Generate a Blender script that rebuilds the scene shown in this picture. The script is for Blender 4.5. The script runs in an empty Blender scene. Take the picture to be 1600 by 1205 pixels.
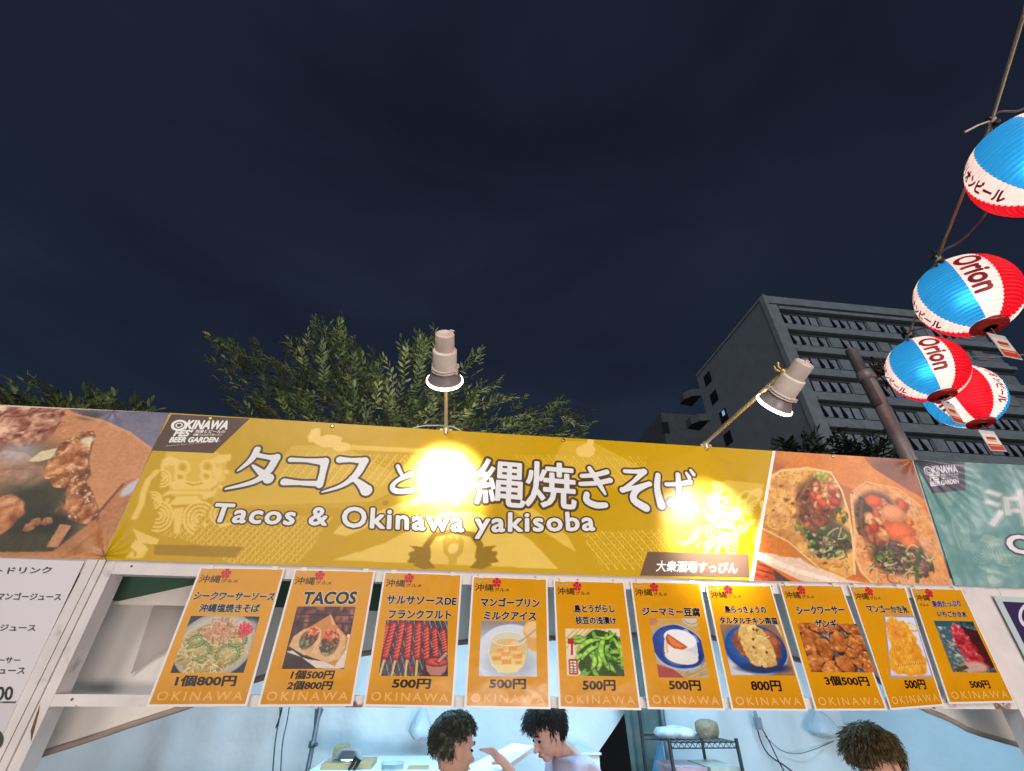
import bpy, bmesh, math, random
import numpy as np
from mathutils import Vector, Matrix
S = bpy.context.scene
COL = S.collection
rad = math.radians
random.seed(7)

# ------------------------------------------------------------------ camera
F_PX, YAW, PITCH, ROLL = 700.0, rad(6.74), rad(33.2), rad(0.53)
CAMP = np.array([0.0, -2.0, 1.75])
_f = np.array([math.sin(YAW) * math.cos(PITCH), math.cos(YAW) * math.cos(PITCH), math.sin(PITCH)])
_r = np.array([math.cos(YAW), -math.sin(YAW), 0.0])
_u = np.cross(_r, _f)
CR = math.cos(ROLL) * _r + math.sin(ROLL) * _u
CU = -math.sin(ROLL) * _r + math.cos(ROLL) * _u
CF = _f
cam_data = bpy.data.cameras.new("camera")
cam_data.sensor_width = 36.0
cam_data.lens = 36.0 * F_PX / 1600.0
cam_data.clip_start = 0.05
cam_data.clip_end = 2000.0
cam = bpy.data.objects.new("camera", cam_data)
COL.objects.link(cam)
_m = Matrix.Identity(4)
for _k in range(3):
    _m[_k][0], _m[_k][1], _m[_k][2], _m[_k][3] = CR[_k], CU[_k], -CF[_k], CAMP[_k]
cam.matrix_world = _m
S.camera = cam

# ------------------------------------------------------------------ night sky, lamps behind the viewer, exposure
S.view_settings.view_transform = 'Standard'
S.view_settings.look = 'None'
S.view_settings.exposure = 0.0
S.view_settings.gamma = 1.0
try:
    S.cycles.use_denoising = True
    S.cycles.sample_clamp_indirect = 6.0
    S.cycles.max_bounces = 8
except Exception:
    pass
W = bpy.data.worlds.new("World")
S.world = W
W.use_nodes = True
_nt = W.node_tree
_bg = _nt.nodes["Background"]
_tc = _nt.nodes.new("ShaderNodeTexCoord")
_sep = _nt.nodes.new("ShaderNodeSeparateXYZ")
_nt.links.new(_tc.outputs["Generated"], _sep.inputs[0])
_rmp = _nt.nodes.new("ShaderNodeValToRGB")
_rmp.color_ramp.elements[0].position = 0.0
_rmp.color_ramp.elements[0].color = (0.0140, 0.0255, 0.0410, 1)
_rmp.color_ramp.elements[1].position = 0.95
_rmp.color_ramp.elements[1].color = (0.0088, 0.0112, 0.0232, 1)
_e = _rmp.color_ramp.elements.new(0.45)
_e.color = (0.0108, 0.0162, 0.0318, 1)
_nt.links.new(_sep.outputs["Z"], _rmp.inputs[0])
_map = _nt.nodes.new("ShaderNodeMapping")
_map.inputs["Rotation"].default_value = (rad(-35), rad(38), rad(-12))
_map.inputs["Scale"].default_value = (1.2, 1.8, 4.2)
_nt.links.new(_tc.outputs["Generated"], _map.inputs[0])
_nz = _nt.nodes.new("ShaderNodeTexNoise")
_nz.inputs["Scale"].default_value = 1.15
_nz.inputs["Detail"].default_value = 6.0
_nz.inputs["Roughness"].default_value = 0.52
_nz.inputs["Distortion"].default_value = 0.5
_nt.links.new(_map.outputs[0], _nz.inputs[0])
_mr = _nt.nodes.new("ShaderNodeMapRange")
_mr.inputs["From Min"].default_value = 0.34
_mr.inputs["From Max"].default_value = 0.70
_mr.inputs["To Min"].default_value = 0.80
_mr.inputs["To Max"].default_value = 1.32
_nt.links.new(_nz.outputs["Fac"], _mr.inputs["Value"])
_mul = _nt.nodes.new("ShaderNodeMixRGB")
_mul.blend_type = 'MULTIPLY'
_mul.inputs[0].default_value = 1.0
_nt.links.new(_rmp.outputs[0], _mul.inputs[1])
_nt.links.new(_mr.outputs[0], _mul.inputs[2])
_nt.links.new(_mul.outputs[0], _bg.inputs["Color"])
_bg.inputs["Strength"].default_value = 1.08


def aim(ob, target):
    d = Vector(target) - ob.location
    ob.rotation_euler = d.to_track_quat('-Z', 'Y').to_euler()


def area_light(name, loc, target, size, power, color, size_y=None):
    ld = bpy.data.lights.new(name, 'AREA')
    ld.energy = power
    ld.color = color
    ld.size = size
    if size_y:
        ld.shape = 'RECTANGLE'
        ld.size_y = size_y
    o = bpy.data.objects.new(name, ld)
    COL.objects.link(o)
    o.location = loc
    aim(o, target)
    return o


# lit stall fronts and floodlights of the festival square behind the viewer
area_light("festival_light", (2.2, -8.0, 0.55), (0.3, 0.0, 2.2), 4.6, 400.0, (1.0, 0.91, 0.86), 1.0)
area_light("festival_floodlight", (12.5, -10.0, 7.2), (1.2, 0.0, 2.1), 2.6, 330.0, (1.0, 0.90, 0.86))
area_light("festival_floodlight", (-4.5, -12.0, 11.5), (0.8, 3.5, 4.6), 4.0, 720.0, (1.0, 0.91, 0.80))
area_light("tree_fill_light", (0.35, 1.7, 3.05), (0.1, 3.7, 5.3), 0.5, 85.0, (1.0, 0.94, 0.82))  # unseen fill light added above the tent to brighten the main tree
area_light("tree_fill_light", (-1.9, 1.5, 3.0), (-2.2, 3.2, 4.6), 0.4, 24.0, (1.0, 0.94, 0.82))  # second unseen fill, added for the smaller tree at the left
# faint glow of the town on everything far off
_sd = bpy.data.lights.new("town_glow", 'SUN')
_sd.energy = 0.78
_sd.angle = rad(40)
_sd.color = (0.88, 0.94, 1.0)
_so = bpy.data.objects.new("town_glow", _sd)
COL.objects.link(_so)
_so.location = (-20, -40, 30)
aim(_so, (12, 40, 6))


# ------------------------------------------------------------------ from a photo point to a point on an upright plane
def pl(u, v, y=0.0):
    d = CF + CR * ((u - 800.0) / F_PX) + CU * ((602.5 - v) / F_PX)
    return CAMP + d * ((y - CAMP[1]) / d[1])


def at(u, v, depth):
    return CAMP + depth * (CF + CR * ((u - 800.0) / F_PX) + CU * ((602.5 - v) / F_PX))


def proj(p):
    d = np.asarray(p, float) - CAMP
    return 800 + F_PX * d.dot(CR) / d.dot(CF), 602.5 - F_PX * d.dot(CU) / d.dot(CF)


def lin(c):
    c = np.asarray(c, float) / 255.0
    return np.where(c <= 0.04045, c / 12.92, ((c + 0.055) / 1.055) ** 2.4)


# ------------------------------------------------------------------ printed pictures: a colour per point of a fine grid
def vnoise(w, h, cell, seed, octv=3, asp=1.0):
    rs = np.random.RandomState(seed)
    out = np.zeros((h, w))
    amp, tot = 1.0, 0.0
    for o in range(octv):
        nx = max(2, int(w / cell * asp) + 2)
        ny = max(2, int(h / cell) + 2)
        g = rs.rand(ny, nx)
        xs = np.linspace(0, nx - 1.001, w)
        ys = np.linspace(0, ny - 1.001, h)
        xi, yi = xs.astype(int), ys.astype(int)
        fx, fy = xs - xi, ys - yi
        fx, fy = fx * fx * (3 - 2 * fx), fy * fy * (3 - 2 * fy)
        a = g[yi][:, xi] * (1 - fx) + g[yi][:, np.minimum(xi + 1, nx - 1)] * fx
        b = g[np.minimum(yi + 1, ny - 1)][:, xi] * (1 - fx) + g[np.minimum(yi + 1, ny - 1)][:, np.minimum(xi + 1, nx - 1)] * fx
        out += amp * (a * (1 - fy)[:, None] + b * fy[:, None])
        tot += amp
        amp *= 0.55
        cell = max(1.01, cell * 0.5)
    return out / tot


class Pic:
    """a print: coordinates run 0..1 to the right and 0..1 down unless conv turns other points into these"""

    def __init__(self, w, h, base, conv=None, seed=1):
        self.w, self.h = w, h
        self.a = np.zeros((h, w, 3)) + np.array(base, float)
        self.X, self.Y = np.meshgrid((np.arange(w)) / (w - 1.0), (np.arange(h)) / (h - 1.0))
        self.asp = h / float(w)
        self.conv = conv
        self.rs = np.random.RandomState(seed)
        self.seed = seed

    def P(self, pts):
        if self.conv:
            return np.array([self.conv(*p) for p in pts])
        return np.array(pts, float)

    def noise(self, cell, octv=3, asp=1.0):
        self.seed += 1
        return vnoise(self.w, self.h, cell, self.seed, octv, asp)

    def mix(self, m, c):
        c = np.asarray(c, float)
        self.a = self.a * (1 - m[..., None]) + c * m[..., None]

    def box(self, pts, pad):
        x0, y0 = pts.min(0) - pad
        x1, y1 = pts.max(0) + pad
        i0, i1 = max(0, int(x0 * self.w) - 1), min(self.w, int(x1 * self.w) + 3)
        j0, j1 = max(0, int(y0 * self.h) - 1), min(self.h, int(y1 * self.h) + 3)
        return slice(j0, max(j0, j1)), slice(i0, max(i0, i1))

    def put(self, sl, m, c):
        if m.size:
            c = np.asarray(c, float)
            self.a[sl] = self.a[sl] * (1 - m[..., None]) + c * m[..., None]

    def polymask(self, q, sl):
        X, Y = self.X[sl], self.Y[sl]
        m = np.zeros(X.shape)
        for ox in (-.25, .25):
            for oy in (-.25, .25):
                x, y = X + ox / self.w, Y + oy / self.h
                ins = np.zeros(X.shape, bool)
                n = len(q)
                for i in range(n):
                    x0, y0 = q[i]
                    x1, y1 = q[(i + 1) % n]
                    if y0 == y1:
                        continue
                    c = ((y0 > y) != (y1 > y)) & (x < (x1 - x0) * (y - y0) / (y1 - y0) + x0)
                    ins ^= c
                m += ins * 0.25
        return m

    def poly(self, pts, c, k=1.0, tex=None):
        q = self.P(pts)
        sl = self.box(q, 0.01)
        m = self.polymask(q, sl) * k
        if tex is None:
            self.put(sl, m, c)
        else:
            t = tex[sl][..., None]
            cc = np.asarray(c[0], float) * (1 - t) + np.asarray(c[1], float) * t
            self.put(sl, m, cc)

    def ell(self, cx, cy, rx, ry, c, ang=0.0, soft=0.12, k=1.0, wob=0.0):
        if self.conv:
            p = self.P([(cx, cy), (cx + rx, cy), (cx, cy + ry)])
            cx, cy = p[0]
            rx, ry = abs(p[1][0] - cx), abs(p[2][1] - cy)
        R = max(rx, ry / 1.0) * 1.5
        sl = self.box(np.array([[cx, cy]]), max(R, R / self.asp if self.asp < 1 else R))
        dx, dy = self.X[sl] - cx, (self.Y[sl] - cy) * self.asp
        ca, sa = math.cos(ang), math.sin(ang)
        x, y = dx * ca + dy * sa, -dx * sa + dy * ca
        d = np.sqrt((x / rx) ** 2 + (y / (ry * self.asp)) ** 2)
        if wob:
            t = np.arctan2(y, x)
            ph = self.rs.rand(3) * 6.28
            d = d * (1 + wob * (np.sin(3 * t + ph[0]) + .7 * np.sin(5 * t + ph[1]) + .5 * np.sin(8 * t + ph[2])))
        m = np.clip((1 - d) / max(soft, 1e-3) + .5, 0, 1) * k
        self.put(sl, m, c)

    def stroke(self, pts, wd, c, k=1.0, soft=0.35, taper=0.0, hi=None):
        """a brush line; wd is a share of the picture's width"""
        q = self.P(pts)
        sl = self.box(q, max(wd, wd / self.asp))
        X, Y = self.X[sl], self.Y[sl] * self.asp
        if not X.size:
            return
        best = np.full(X.shape, 9.0)
        n = len(q) - 1
        for i in range(n):
            ax, ay = q[i][0], q[i][1] * self.asp
            bx, by = q[i + 1][0], q[i + 1][1] * self.asp
            L = (bx - ax) ** 2 + (by - ay) ** 2 + 1e-12
            t = np.clip(((X - ax) * (bx - ax) + (Y - ay) * (by - ay)) / L, 0, 1)
            d = np.hypot(X - ax - t * (bx - ax), Y - ay - t * (by - ay))
            if taper:
                s = (i + t) / n
                d = d / np.maximum(1 - taper * np.abs(2 * s - 1), .08)
            best = np.minimum(best, d)
        r = wd / 2
        m = np.clip((1 - best / r) / soft + .3, 0, 1) * k
        self.put(sl, m, c)
        if hi is not None:
            m2 = np.clip(1 - best / (r * .55), 0, 1) * k * .8
            self.put(sl, m2, hi)

    def lump(self, cx, cy, rx, ry, dark, light, ang=0.0, wob=.06, tex=.5, spec=None):
        """a rounded crusty lump as printed: crust texture between two tones"""
        if self.conv:
            p = self.P([(cx, cy), (cx + rx, cy), (cx, cy + ry)])
            cx, cy = p[0]
            rx, ry = abs(p[1][0] - cx), abs(p[2][1] - cy)
        R = max(rx, ry) * 1.6
        sl = self.box(np.array([[cx, cy]]), max(R, R / self.asp if self.asp < 1 else R))
        dx, dy = self.X[sl] - cx, (self.Y[sl] - cy) * self.asp
        if not dx.size:
            return
        ca, sa = math.cos(ang), math.sin(ang)
        x, y = dx * ca + dy * sa, -dx * sa + dy * ca
        t = np.arctan2(y, x)
        ph = self.rs.rand(3) * 6.28
        d = np.sqrt((x / rx) ** 2 + (y / (ry * self.asp)) ** 2) * (1 + wob * (np.sin(3 * t + ph[0]) + .8 * np.sin(5 * t + ph[1]) + .6 * np.sin(9 * t + ph[2])))
        n = vnoise(dx.shape[1], dx.shape[0], max(2.2, dx.shape[1] / 9.0), self.rs.randint(9999), 3)
        up = -(dy / (ry * self.asp) * .6 + dx / rx * .35)
        s = np.clip(.55 + .45 * up * np.minimum(d, 1) + tex * (n - .5) * 1.8 - .25 * np.clip(d - .6, 0, 1), 0, 1)
        cc = np.asarray(dark, float) * (1 - s[..., None]) + np.asarray(light, float) * s[..., None]
        m = np.clip((1 - d) / .12 + .5, 0, 1)
        self.put(sl, m, cc)
        if spec is not None:
            m2 = m * np.clip((n - .66) * 9, 0, 1) * np.clip(up + .6, 0, 1)
            self.put(sl, m2 * .8, spec)

    def grain(self, amp, cell=2.0):
        n = self.noise(cell, 3) - .5
        self.a = np.clip(self.a * (1 + amp * n[..., None]), 0, 255)


def curve(p0, bend, p1, n=6):
    """points of a bent line from p0 to p1"""
    out = []
    for i in range(n + 1):
        t = i / n
        x = p0[0] + (p1[0] - p0[0]) * t
        y = p0[1] + (p1[1] - p0[1]) * t
        s = math.sin(math.pi * t) * bend
        out.append((x - (p1[1] - p0[1]) * s, y + (p1[0] - p0[0]) * s))
    return out


def arc(cx, cy, r, a0, a1, n=9, ry=None):
    ry = r if ry is None else ry
    return [(cx + r * math.cos(a0 + (a1 - a0) * i / n), cy + ry * math.sin(a0 + (a1 - a0) * i / n)) for i in range(n + 1)]


def pic_noodles():
    p = Pic(104, 96, (44, 44, 54), seed=3)
    R = p.rs
    p.ell(.48, .52, .56, .60, (172, 166, 150), soft=.03)
    p.ell(.48, .52, .50, .53, (196, 186, 164), soft=.1)
    p.ell(.86, .20, .16, .14, (206, 202, 196), soft=.5, k=.7)
    p.ell(.45, .58, .45, .44, (150, 122, 62), soft=.12, wob=.03)
    for i in range(420):
        a, r = R.rand() * 6.28, math.sqrt(R.rand()) * .42
        x, y = .45 + r * math.cos(a) * 1.02, .57 + r * math.sin(a)
        b = R.rand() * 6.28
        L = .05 + R.rand() * .10
        t = R.rand()
        c = np.array([176, 144, 78]) * (1 - t) + np.array([244, 222, 160]) * t
        p.stroke(curve((x, y), R.uniform(-.45, .45), (x + L * math.cos(b), y + L * math.sin(b))), .022, c * .9, hi=np.minimum(c * 1.1, 255))
    for cx, cy, r, a0 in ((.27, .62, .15, 3.4), (.70, .68, .15, 2.6), (.78, .43, .11, 4.6), (.20, .46, .09, 2.9)):
        p.stroke(arc(cx, cy, r, a0, a0 + 4.6, 16), .05, (112, 132, 74), hi=(176, 190, 122))
        for k in range(14):
            an = a0 + 4.6 * k / 13
            p.ell(cx + (r + .022) * math.cos(an), cy + (r + .022) * math.sin(an), .012, .012, (66, 98, 44), soft=.6)
        p.ell(cx, cy, r * .45, r * .45, (206, 180, 112), soft=.7, k=.6)
    for i in range(230):
        a, r = R.rand() * 6.28, R.rand() ** .7
        x, y = .50 + r * math.cos(a) * .24, .27 + r * math.sin(a) * .22
        b = R.rand() * 6.28
        L = .03 + R.rand() * .05
        t = R.rand()
        c = np.array([158, 92, 62]) * (1 - t) + np.array([240, 186, 146]) * t
        p.stroke(curve((x, y), R.uniform(-.6, .6), (x + L * math.cos(b), y + L * math.sin(b)), 4), .024, c, taper=.6)
    for i in range(90):
        a, r = R.rand() * 6.28, R.rand() ** .6
        x, y = .845 + r * math.cos(a) * .09, .25 + r * math.sin(a) * .13
        b = R.rand() * 6.28
        t = R.rand()
        c = np.array([180, 26, 40]) * (1 - t) + np.array([242, 86, 84]) * t
        p.stroke([(x, y), (x + .06 * math.cos(b), y + .06 * math.sin(b))], .02, c)
    p.grain(.10, 3)
    return p


def taco_fill(p, pts, seed):
    pass


def pic_tacos_small():
    p = Pic(104, 104, (88, 44, 40), seed=5)
    R = p.rs
    for i in range(70):
        x, y = R.rand(), R.rand() * .40
        c = [(150, 60, 52), (190, 96, 70), (70, 34, 34), (120, 80, 90), (40, 24, 28), (176, 120, 96)][R.randint(6)]
        p.ell(x, y, .02 + R.rand() * .025, .03 + R.rand() * .05, c, soft=.9, k=.75)
    for y in (.13, .27):
        p.stroke([(0, y), (1, y + .02)], .03, (54, 30, 28), k=.8, soft=.8)
    p.ell(.6, .95, .75, .36, (66, 44, 40), soft=.3)
    p.poly([(0, .74), (.10, .72), (.55, .99), (.9, 1.0), (1, .98), (1, .46), (.95, .46), (.8, .9), (.4, .86)], (226, 206, 190))
    p.poly([(.60, .13), (.72, .30), (.97, .52), (.97, .70), (.84, .96), (.50, .84), (.02, .66), (.05, .55), (.18, .42)], (206, 132, 66))
    p.poly([(.585, .14), (.60, .13), (.71, .30), (.66, .31)], (234, 176, 108))
    n = p.noise(9)
    p.poly([(.03, .64), (.06, .50), (.20, .38), (.40, .33), (.50, .40), (.50, .55), (.40, .80), (.30, .79), (.12, .70)], ((206, 150, 96), (240, 202, 150)), tex=n)
    p.poly([(.46, .70), (.52, .52), (.64, .38), (.78, .38), (.92, .50), (.95, .66), (.88, .86), (.70, .90), (.48, .84), (.36, .80)], ((208, 150, 94), (240, 198, 142)), tex=n)
    def fill(cx, cy, w, h, ang):
        ca, sa = math.cos(ang), math.sin(ang)
        for i in range(120):
            u, v = R.uniform(-1, 1), R.uniform(-1, 1)
            if u * u + v * v > 1:
                continue
            x, y = cx + u * w * ca - v * h * sa, cy + u * w * sa + v * h * ca
            if v < -.2:
                c = [(222, 96, 50), (236, 140, 76), (200, 60, 40), (240, 170, 110)][R.randint(4)]
            elif v < .25:
                c = [(110, 62, 44), (146, 88, 60), (84, 56, 46), (176, 100, 60)][R.randint(4)]
            else:
                c = [(86, 104, 52), (122, 136, 70), (60, 70, 44), (176, 170, 104), (96, 66, 84)][R.randint(5)]
            p.ell(x, y, .016 + .014 * R.rand(), .012 + .012 * R.rand(), c, ang=R.rand() * 3, soft=.6)
    p.ell(.32, .53, .13, .18, (96, 66, 48), ang=.5, soft=.2)
    fill(.32, .52, .12, .19, .45)
    p.ell(.68, .60, .15, .20, (90, 60, 46), ang=.2, soft=.2)
    fill(.67, .58, .14, .21, .1)
    p.stroke([(.49, .40), (.50, .55), (.42, .78)], .03, (226, 176, 118), hi=(246, 214, 168))
    p.grain(.12, 3)
    return p


def pic_sausages():
    p = Pic(108, 100, (60, 52, 58), seed=9)
    R = p.rs
    p.mix(p.noise(10) * .5, (150, 140, 150))
    for i in range(16):
        x = i * .085 - .15
        p.stroke([(x, 0), (x + .30, 1)], .012, (196, 190, 198), k=.7)
        p.stroke([(x + .30, 0), (x, 1)], .012, (34, 30, 36), k=.8)
    for i in range(30):
        p.ell(R.rand(), .74 + R.rand() * .26, .03, .02, (168, 66, 70), ang=R.rand() * 3, soft=.8, k=.5)
    tops = [(.02, .12), (.13, .08), (.27, .08), (.39, .10), (.53, .07), (.66, .14), (.79, .17), (.92, .19)]
    bots = [(-.04, .64), (.06, .66), (.22, .67), (.39, .66), (.54, .66), (.68, .68), (.82, .64), (.97, .60)]
    sticks = [0, 1, 3, 4, 5]
    for i, (t, b) in enumerate(zip(tops, bots)):
        if i in (1, 2, 3, 4, 5):
            dx = (b[0] - t[0]) * .45
            p.stroke([b, (b[0] + dx - .01, 1.0)], .035, (206, 176, 96), hi=(240, 220, 150))
        w = .118 if i < 6 else .105
        p.stroke([t, ((t[0] + b[0]) / 2 + .006, (t[1] + b[1]) / 2), b], w, (132, 22, 26), soft=.2)
        p.stroke([t, b], w * .78, (186, 42, 40), soft=.4)
        p.stroke([(t[0] + .012, t[1]), (b[0] + .012, b[1])], w * .34, (216, 84, 72), soft=.9)
        for k in range(9):
            s = (k + .5) / 9
            x, y = t[0] + (b[0] - t[0]) * s, t[1] + (b[1] - t[1]) * s
            p.stroke([(x - .038, y + .028), (x + .034, y - .012)], .013, (238, 150, 122), k=.85)
            p.stroke([(x - .036, y + .045), (x + .034, y + .004)], .008, (104, 16, 22), k=.7)
    p.grain(.1, 3)
    # the little drawn mortar of salsa
    p.ell(.83, .93, .21, .16, (70, 40, 40), soft=.05)
    p.poly([(.64, .76), (1.02, .76), (.98, .92), (.90, 1.0), (.74, 1.0), (.67, .92)], (70, 40, 40))
    p.poly([(.665, .77), (1.0, .77), (.96, .91), (.89, .985), (.75, .985), (.69, .91)], (190, 124, 112))
    p.ell(.83, .75, .185, .085, (70, 40, 40), soft=.05)
    p.ell(.83, .75, .165, .068, (196, 60, 56), soft=.06)
    for i in range(14):
        p.ell(.83 + R.uniform(-.12, .12), .75 + R.uniform(-.04, .04), .02, .012, (226, 96, 80), soft=.5)
    p.stroke([(.86, .74), (.98, .60)], .075, (70, 40, 40))
    p.stroke([(.865, .735), (.975, .605)], .05, (206, 140, 126))
    return p


def pic_pudding():
    p = Pic(100, 100, (198, 206, 218), seed=12)
    R = p.rs
    p.mix(np.clip(1.1 - p.Y * 2.6 + p.X * .2, 0, 1), (150, 142, 138))
    p.ell(.55, .62, .62, .56, (222, 228, 238), soft=.06)
    p.ell(.56, .62, .50, .46, (206, 214, 228), soft=.5)
    p.ell(.55, .80, .40, .22, (150, 158, 172), soft=.9, k=.6)
    p.ell(.98, .24, .22, .32, (226, 170, 92), soft=.12)
    p.ell(.98, .15, .20, .16, (240, 200, 140), soft=.3)
    p.ell(.50, .56, .34, .36, (214, 196, 158), soft=.05)
    p.poly([(.18, .62), (.82, .62), (.76, .82), (.66, .92), (.5, .95), (.34, .92), (.23, .82)], (236, 206, 126))
    p.poly([(.2, .8), (.78, .8), (.66, .92), (.5, .95), (.34, .92)], (240, 218, 156))
    p.ell(.50, .33, .31, .13, (222, 212, 190), soft=.1)
    p.ell(.50, .50, .30, .17, (226, 188, 120), soft=.2)
    for x, y, s in ((.30, .66, .085), (.46, .58, .075), (.47, .72, .09), (.66, .62, .09), (.36, .52, .06), (.58, .48, .08), (.68, .74, .06)):
        a = R.uniform(-.3, .3)
        q = [(x - s, y - s * .7), (x + s * .9, y - s * .8), (x + s, y + s * .7), (x - s * .9, y + s * .8)]
        p.poly(q, (226, 156, 76))
        p.poly([(x - s, y - s * .7), (x + s * .9, y - s * .8), (x + s * .6, y - s * .15), (x - s * 1.0, y - s * .1)], (246, 196, 124))
    p.stroke(arc(.50, .33, .31, 0, 6.28, 24, .13), .012, (240, 242, 240))
    p.stroke([(.17, .40), (.15, .60), (.22, .80), (.34, .93)], .012, (244, 236, 214))
    p.stroke([(.83, .40), (.85, .60), (.78, .80)], .012, (190, 176, 150))
    p.stroke([(1.0, .15), (.74, .36), (.60, .41)], .03, (146, 136, 128), hi=(226, 222, 218))
    p.ell(.62, .40, .07, .025, (236, 206, 160), soft=.4)
    p.grain(.05, 4)
    return p


def pic_edamame():
    p = Pic(100, 92, (232, 218, 182), seed=15)
    R = p.rs
    for i in range(7):
        p.stroke([(i * .09 - .2, .45), (i * .09 + .25, -.05)], .035, (216, 164, 80), k=.75)
    for i in range(5):
        p.stroke([(-.1, i * .1), (.45, i * .1 + .08)], .03, (236, 200, 130), k=.5)
    p.ell(.66, .55, .44, .52, (52, 78, 26), soft=.05, wob=.03)
    p.ell(.66, .80, .46, .3, (52, 78, 26), soft=.05)
    def pod(x0, y0, x1, y1, bend, w, light):
        pts = curve((x0, y0), bend, (x1, y1), 7)
        p.stroke(pts, w, (44, 74, 20), taper=.55, soft=.15)
        p.stroke([(x - .006, y - .006) for x, y in pts], w * .84, light, taper=.6, soft=.5)
        for k in (2, 4, 5):
            p.ell(pts[k][0] - .008, pts[k][1] - .008, w * .27, w * .30, np.minimum(np.array(light) * 1.18 + 8, 255), soft=.9)
    for i in range(34):
        x, y = .66 + R.uniform(-.34, .36), .45 + R.uniform(-.42, .5)
        b = R.uniform(0, 3.1)
        t = R.rand()
        pod(x, y, x + .24 * math.cos(b), y + .24 * math.sin(b), R.uniform(-.2, .2), .11, (92 + 50 * t, 142 + 40 * t, 48 + 24 * t))
    for q in ((.20, .52, .62, .24, -.15, .13), (.28, .66, .60, .38, -.12, .12), (.55, .88, .58, .52, .1, .12), (.76, .14, .70, .76, .16, .14),
              (.86, .20, .98, .80, -.12, .13), (.44, .86, .48, .56, .15, .12), (.98, .28, 1.02, .70, 0, .1), (.56, .18, .92, .10, .2, .09)):
        pod(*q, (146, 190, 74))
    for x, y in ((.09, .28), (.10, .75)):
        p.poly([(x - .055, y - .06), (x + .055, y - .06), (x + .055, y + .06), (x - .055, y + .06)], (184, 36, 34))
    p.poly([(.055, .34), (.15, .34), (.14, .58), (.07, .58)], (240, 228, 206))
    p.stroke([(.11, .34), (.10, .56)], .045, (184, 36, 34))
    p.poly([(.035, .66), (.19, .66), (.19, .98), (.035, .98)], (184, 36, 34))
    p.poly([(.06, .70), (.165, .70), (.165, .94), (.06, .94)], (240, 228, 206))
    for y in (.74, .80, .86, .91):
        p.stroke([(.07, y), (.155, y + .005)], .02, (120, 60, 50))
    p.stroke([(.11, .71), (.115, .93)], .02, (120, 60, 50))
    p.grain(.08, 3)
    return p


def pic_tofu():
    p = Pic(96, 108, (214, 172, 92), seed=18)
    R = p.rs
    p.mix(p.noise(7) * .5, (188, 140, 66))
    p.ell(.04, .03, .13, .10, (196, 130, 96), soft=.3)
    p.ell(.88, -.02, .20, .16, (206, 196, 176), soft=.1)
    p.stroke(arc(.88, -.02, .17, .3, 2.8, 10, .12), .012, (120, 112, 100))
    p.poly([(0, .78), (.30, .86), (.55, 1.0), (0, 1.0)], (168, 74, 70))
    p.poly([(.4, .9), (1, .72), (1, 1), (.5, 1)], (196, 170, 122))
    for i in range(40):
        x, y = R.uniform(.4, 1), R.uniform(.82, 1)
        p.stroke([(x, y), (x + .1, y - .05)], .01, (160, 134, 92))
    p.ell(.50, .50, .56, .39, (170, 186, 222), ang=.12, soft=.02, wob=.012)
    p.ell(.50, .49, .535, .365, (44, 66, 140), ang=.12, soft=.03, wob=.012)
    p.ell(.47, .36, .38, .18, (66, 92, 168), ang=.1, soft=.6)
    p.poly([(.66, .20), (.75, .18), (.80, .28), (.72, .30)], (176, 196, 232), k=.8)
    p.poly([(.82, .28), (.92, .30), (.95, .42), (.88, .40)], (160, 182, 226), k=.7)
    p.ell(.58, .64, .40, .17, (30, 46, 108), ang=.1, soft=.3)
    p.ell(.47, .66, .24, .08, (210, 204, 206), ang=.1, soft=.4, k=.7)
    p.poly([(.24, .38), (.90, .40), (.88, .64), (.80, .74), (.62, .79), (.40, .73), (.20, .58)], (216, 212, 222))
    p.poly([(.24, .38), (.60, .5), (.62, .79), (.40, .73), (.20, .58)], (240, 232, 224))
    p.ell(.53, .66, .335, .125, (232, 226, 222), ang=.12, soft=.08)
    p.ell(.42, .60, .20, .16, (244, 236, 228), ang=.2, soft=.8, k=.8)
    p.ell(.57, .36, .33, .16, (246, 242, 242), ang=.16, soft=.05)
    p.poly([(.27, .34), (.33, .27), (.70, .50), (.58, .545), (.40, .52), (.28, .43)], (196, 92, 40))
    p.poly([(.31, .34), (.35, .31), (.62, .49), (.52, .51), (.38, .47)], (226, 132, 70))
    p.stroke([(.27, .44), (.26, .58)], .05, (222, 180, 120), k=.8, soft=.8)
    p.grain(.05, 3)
    return p


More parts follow.
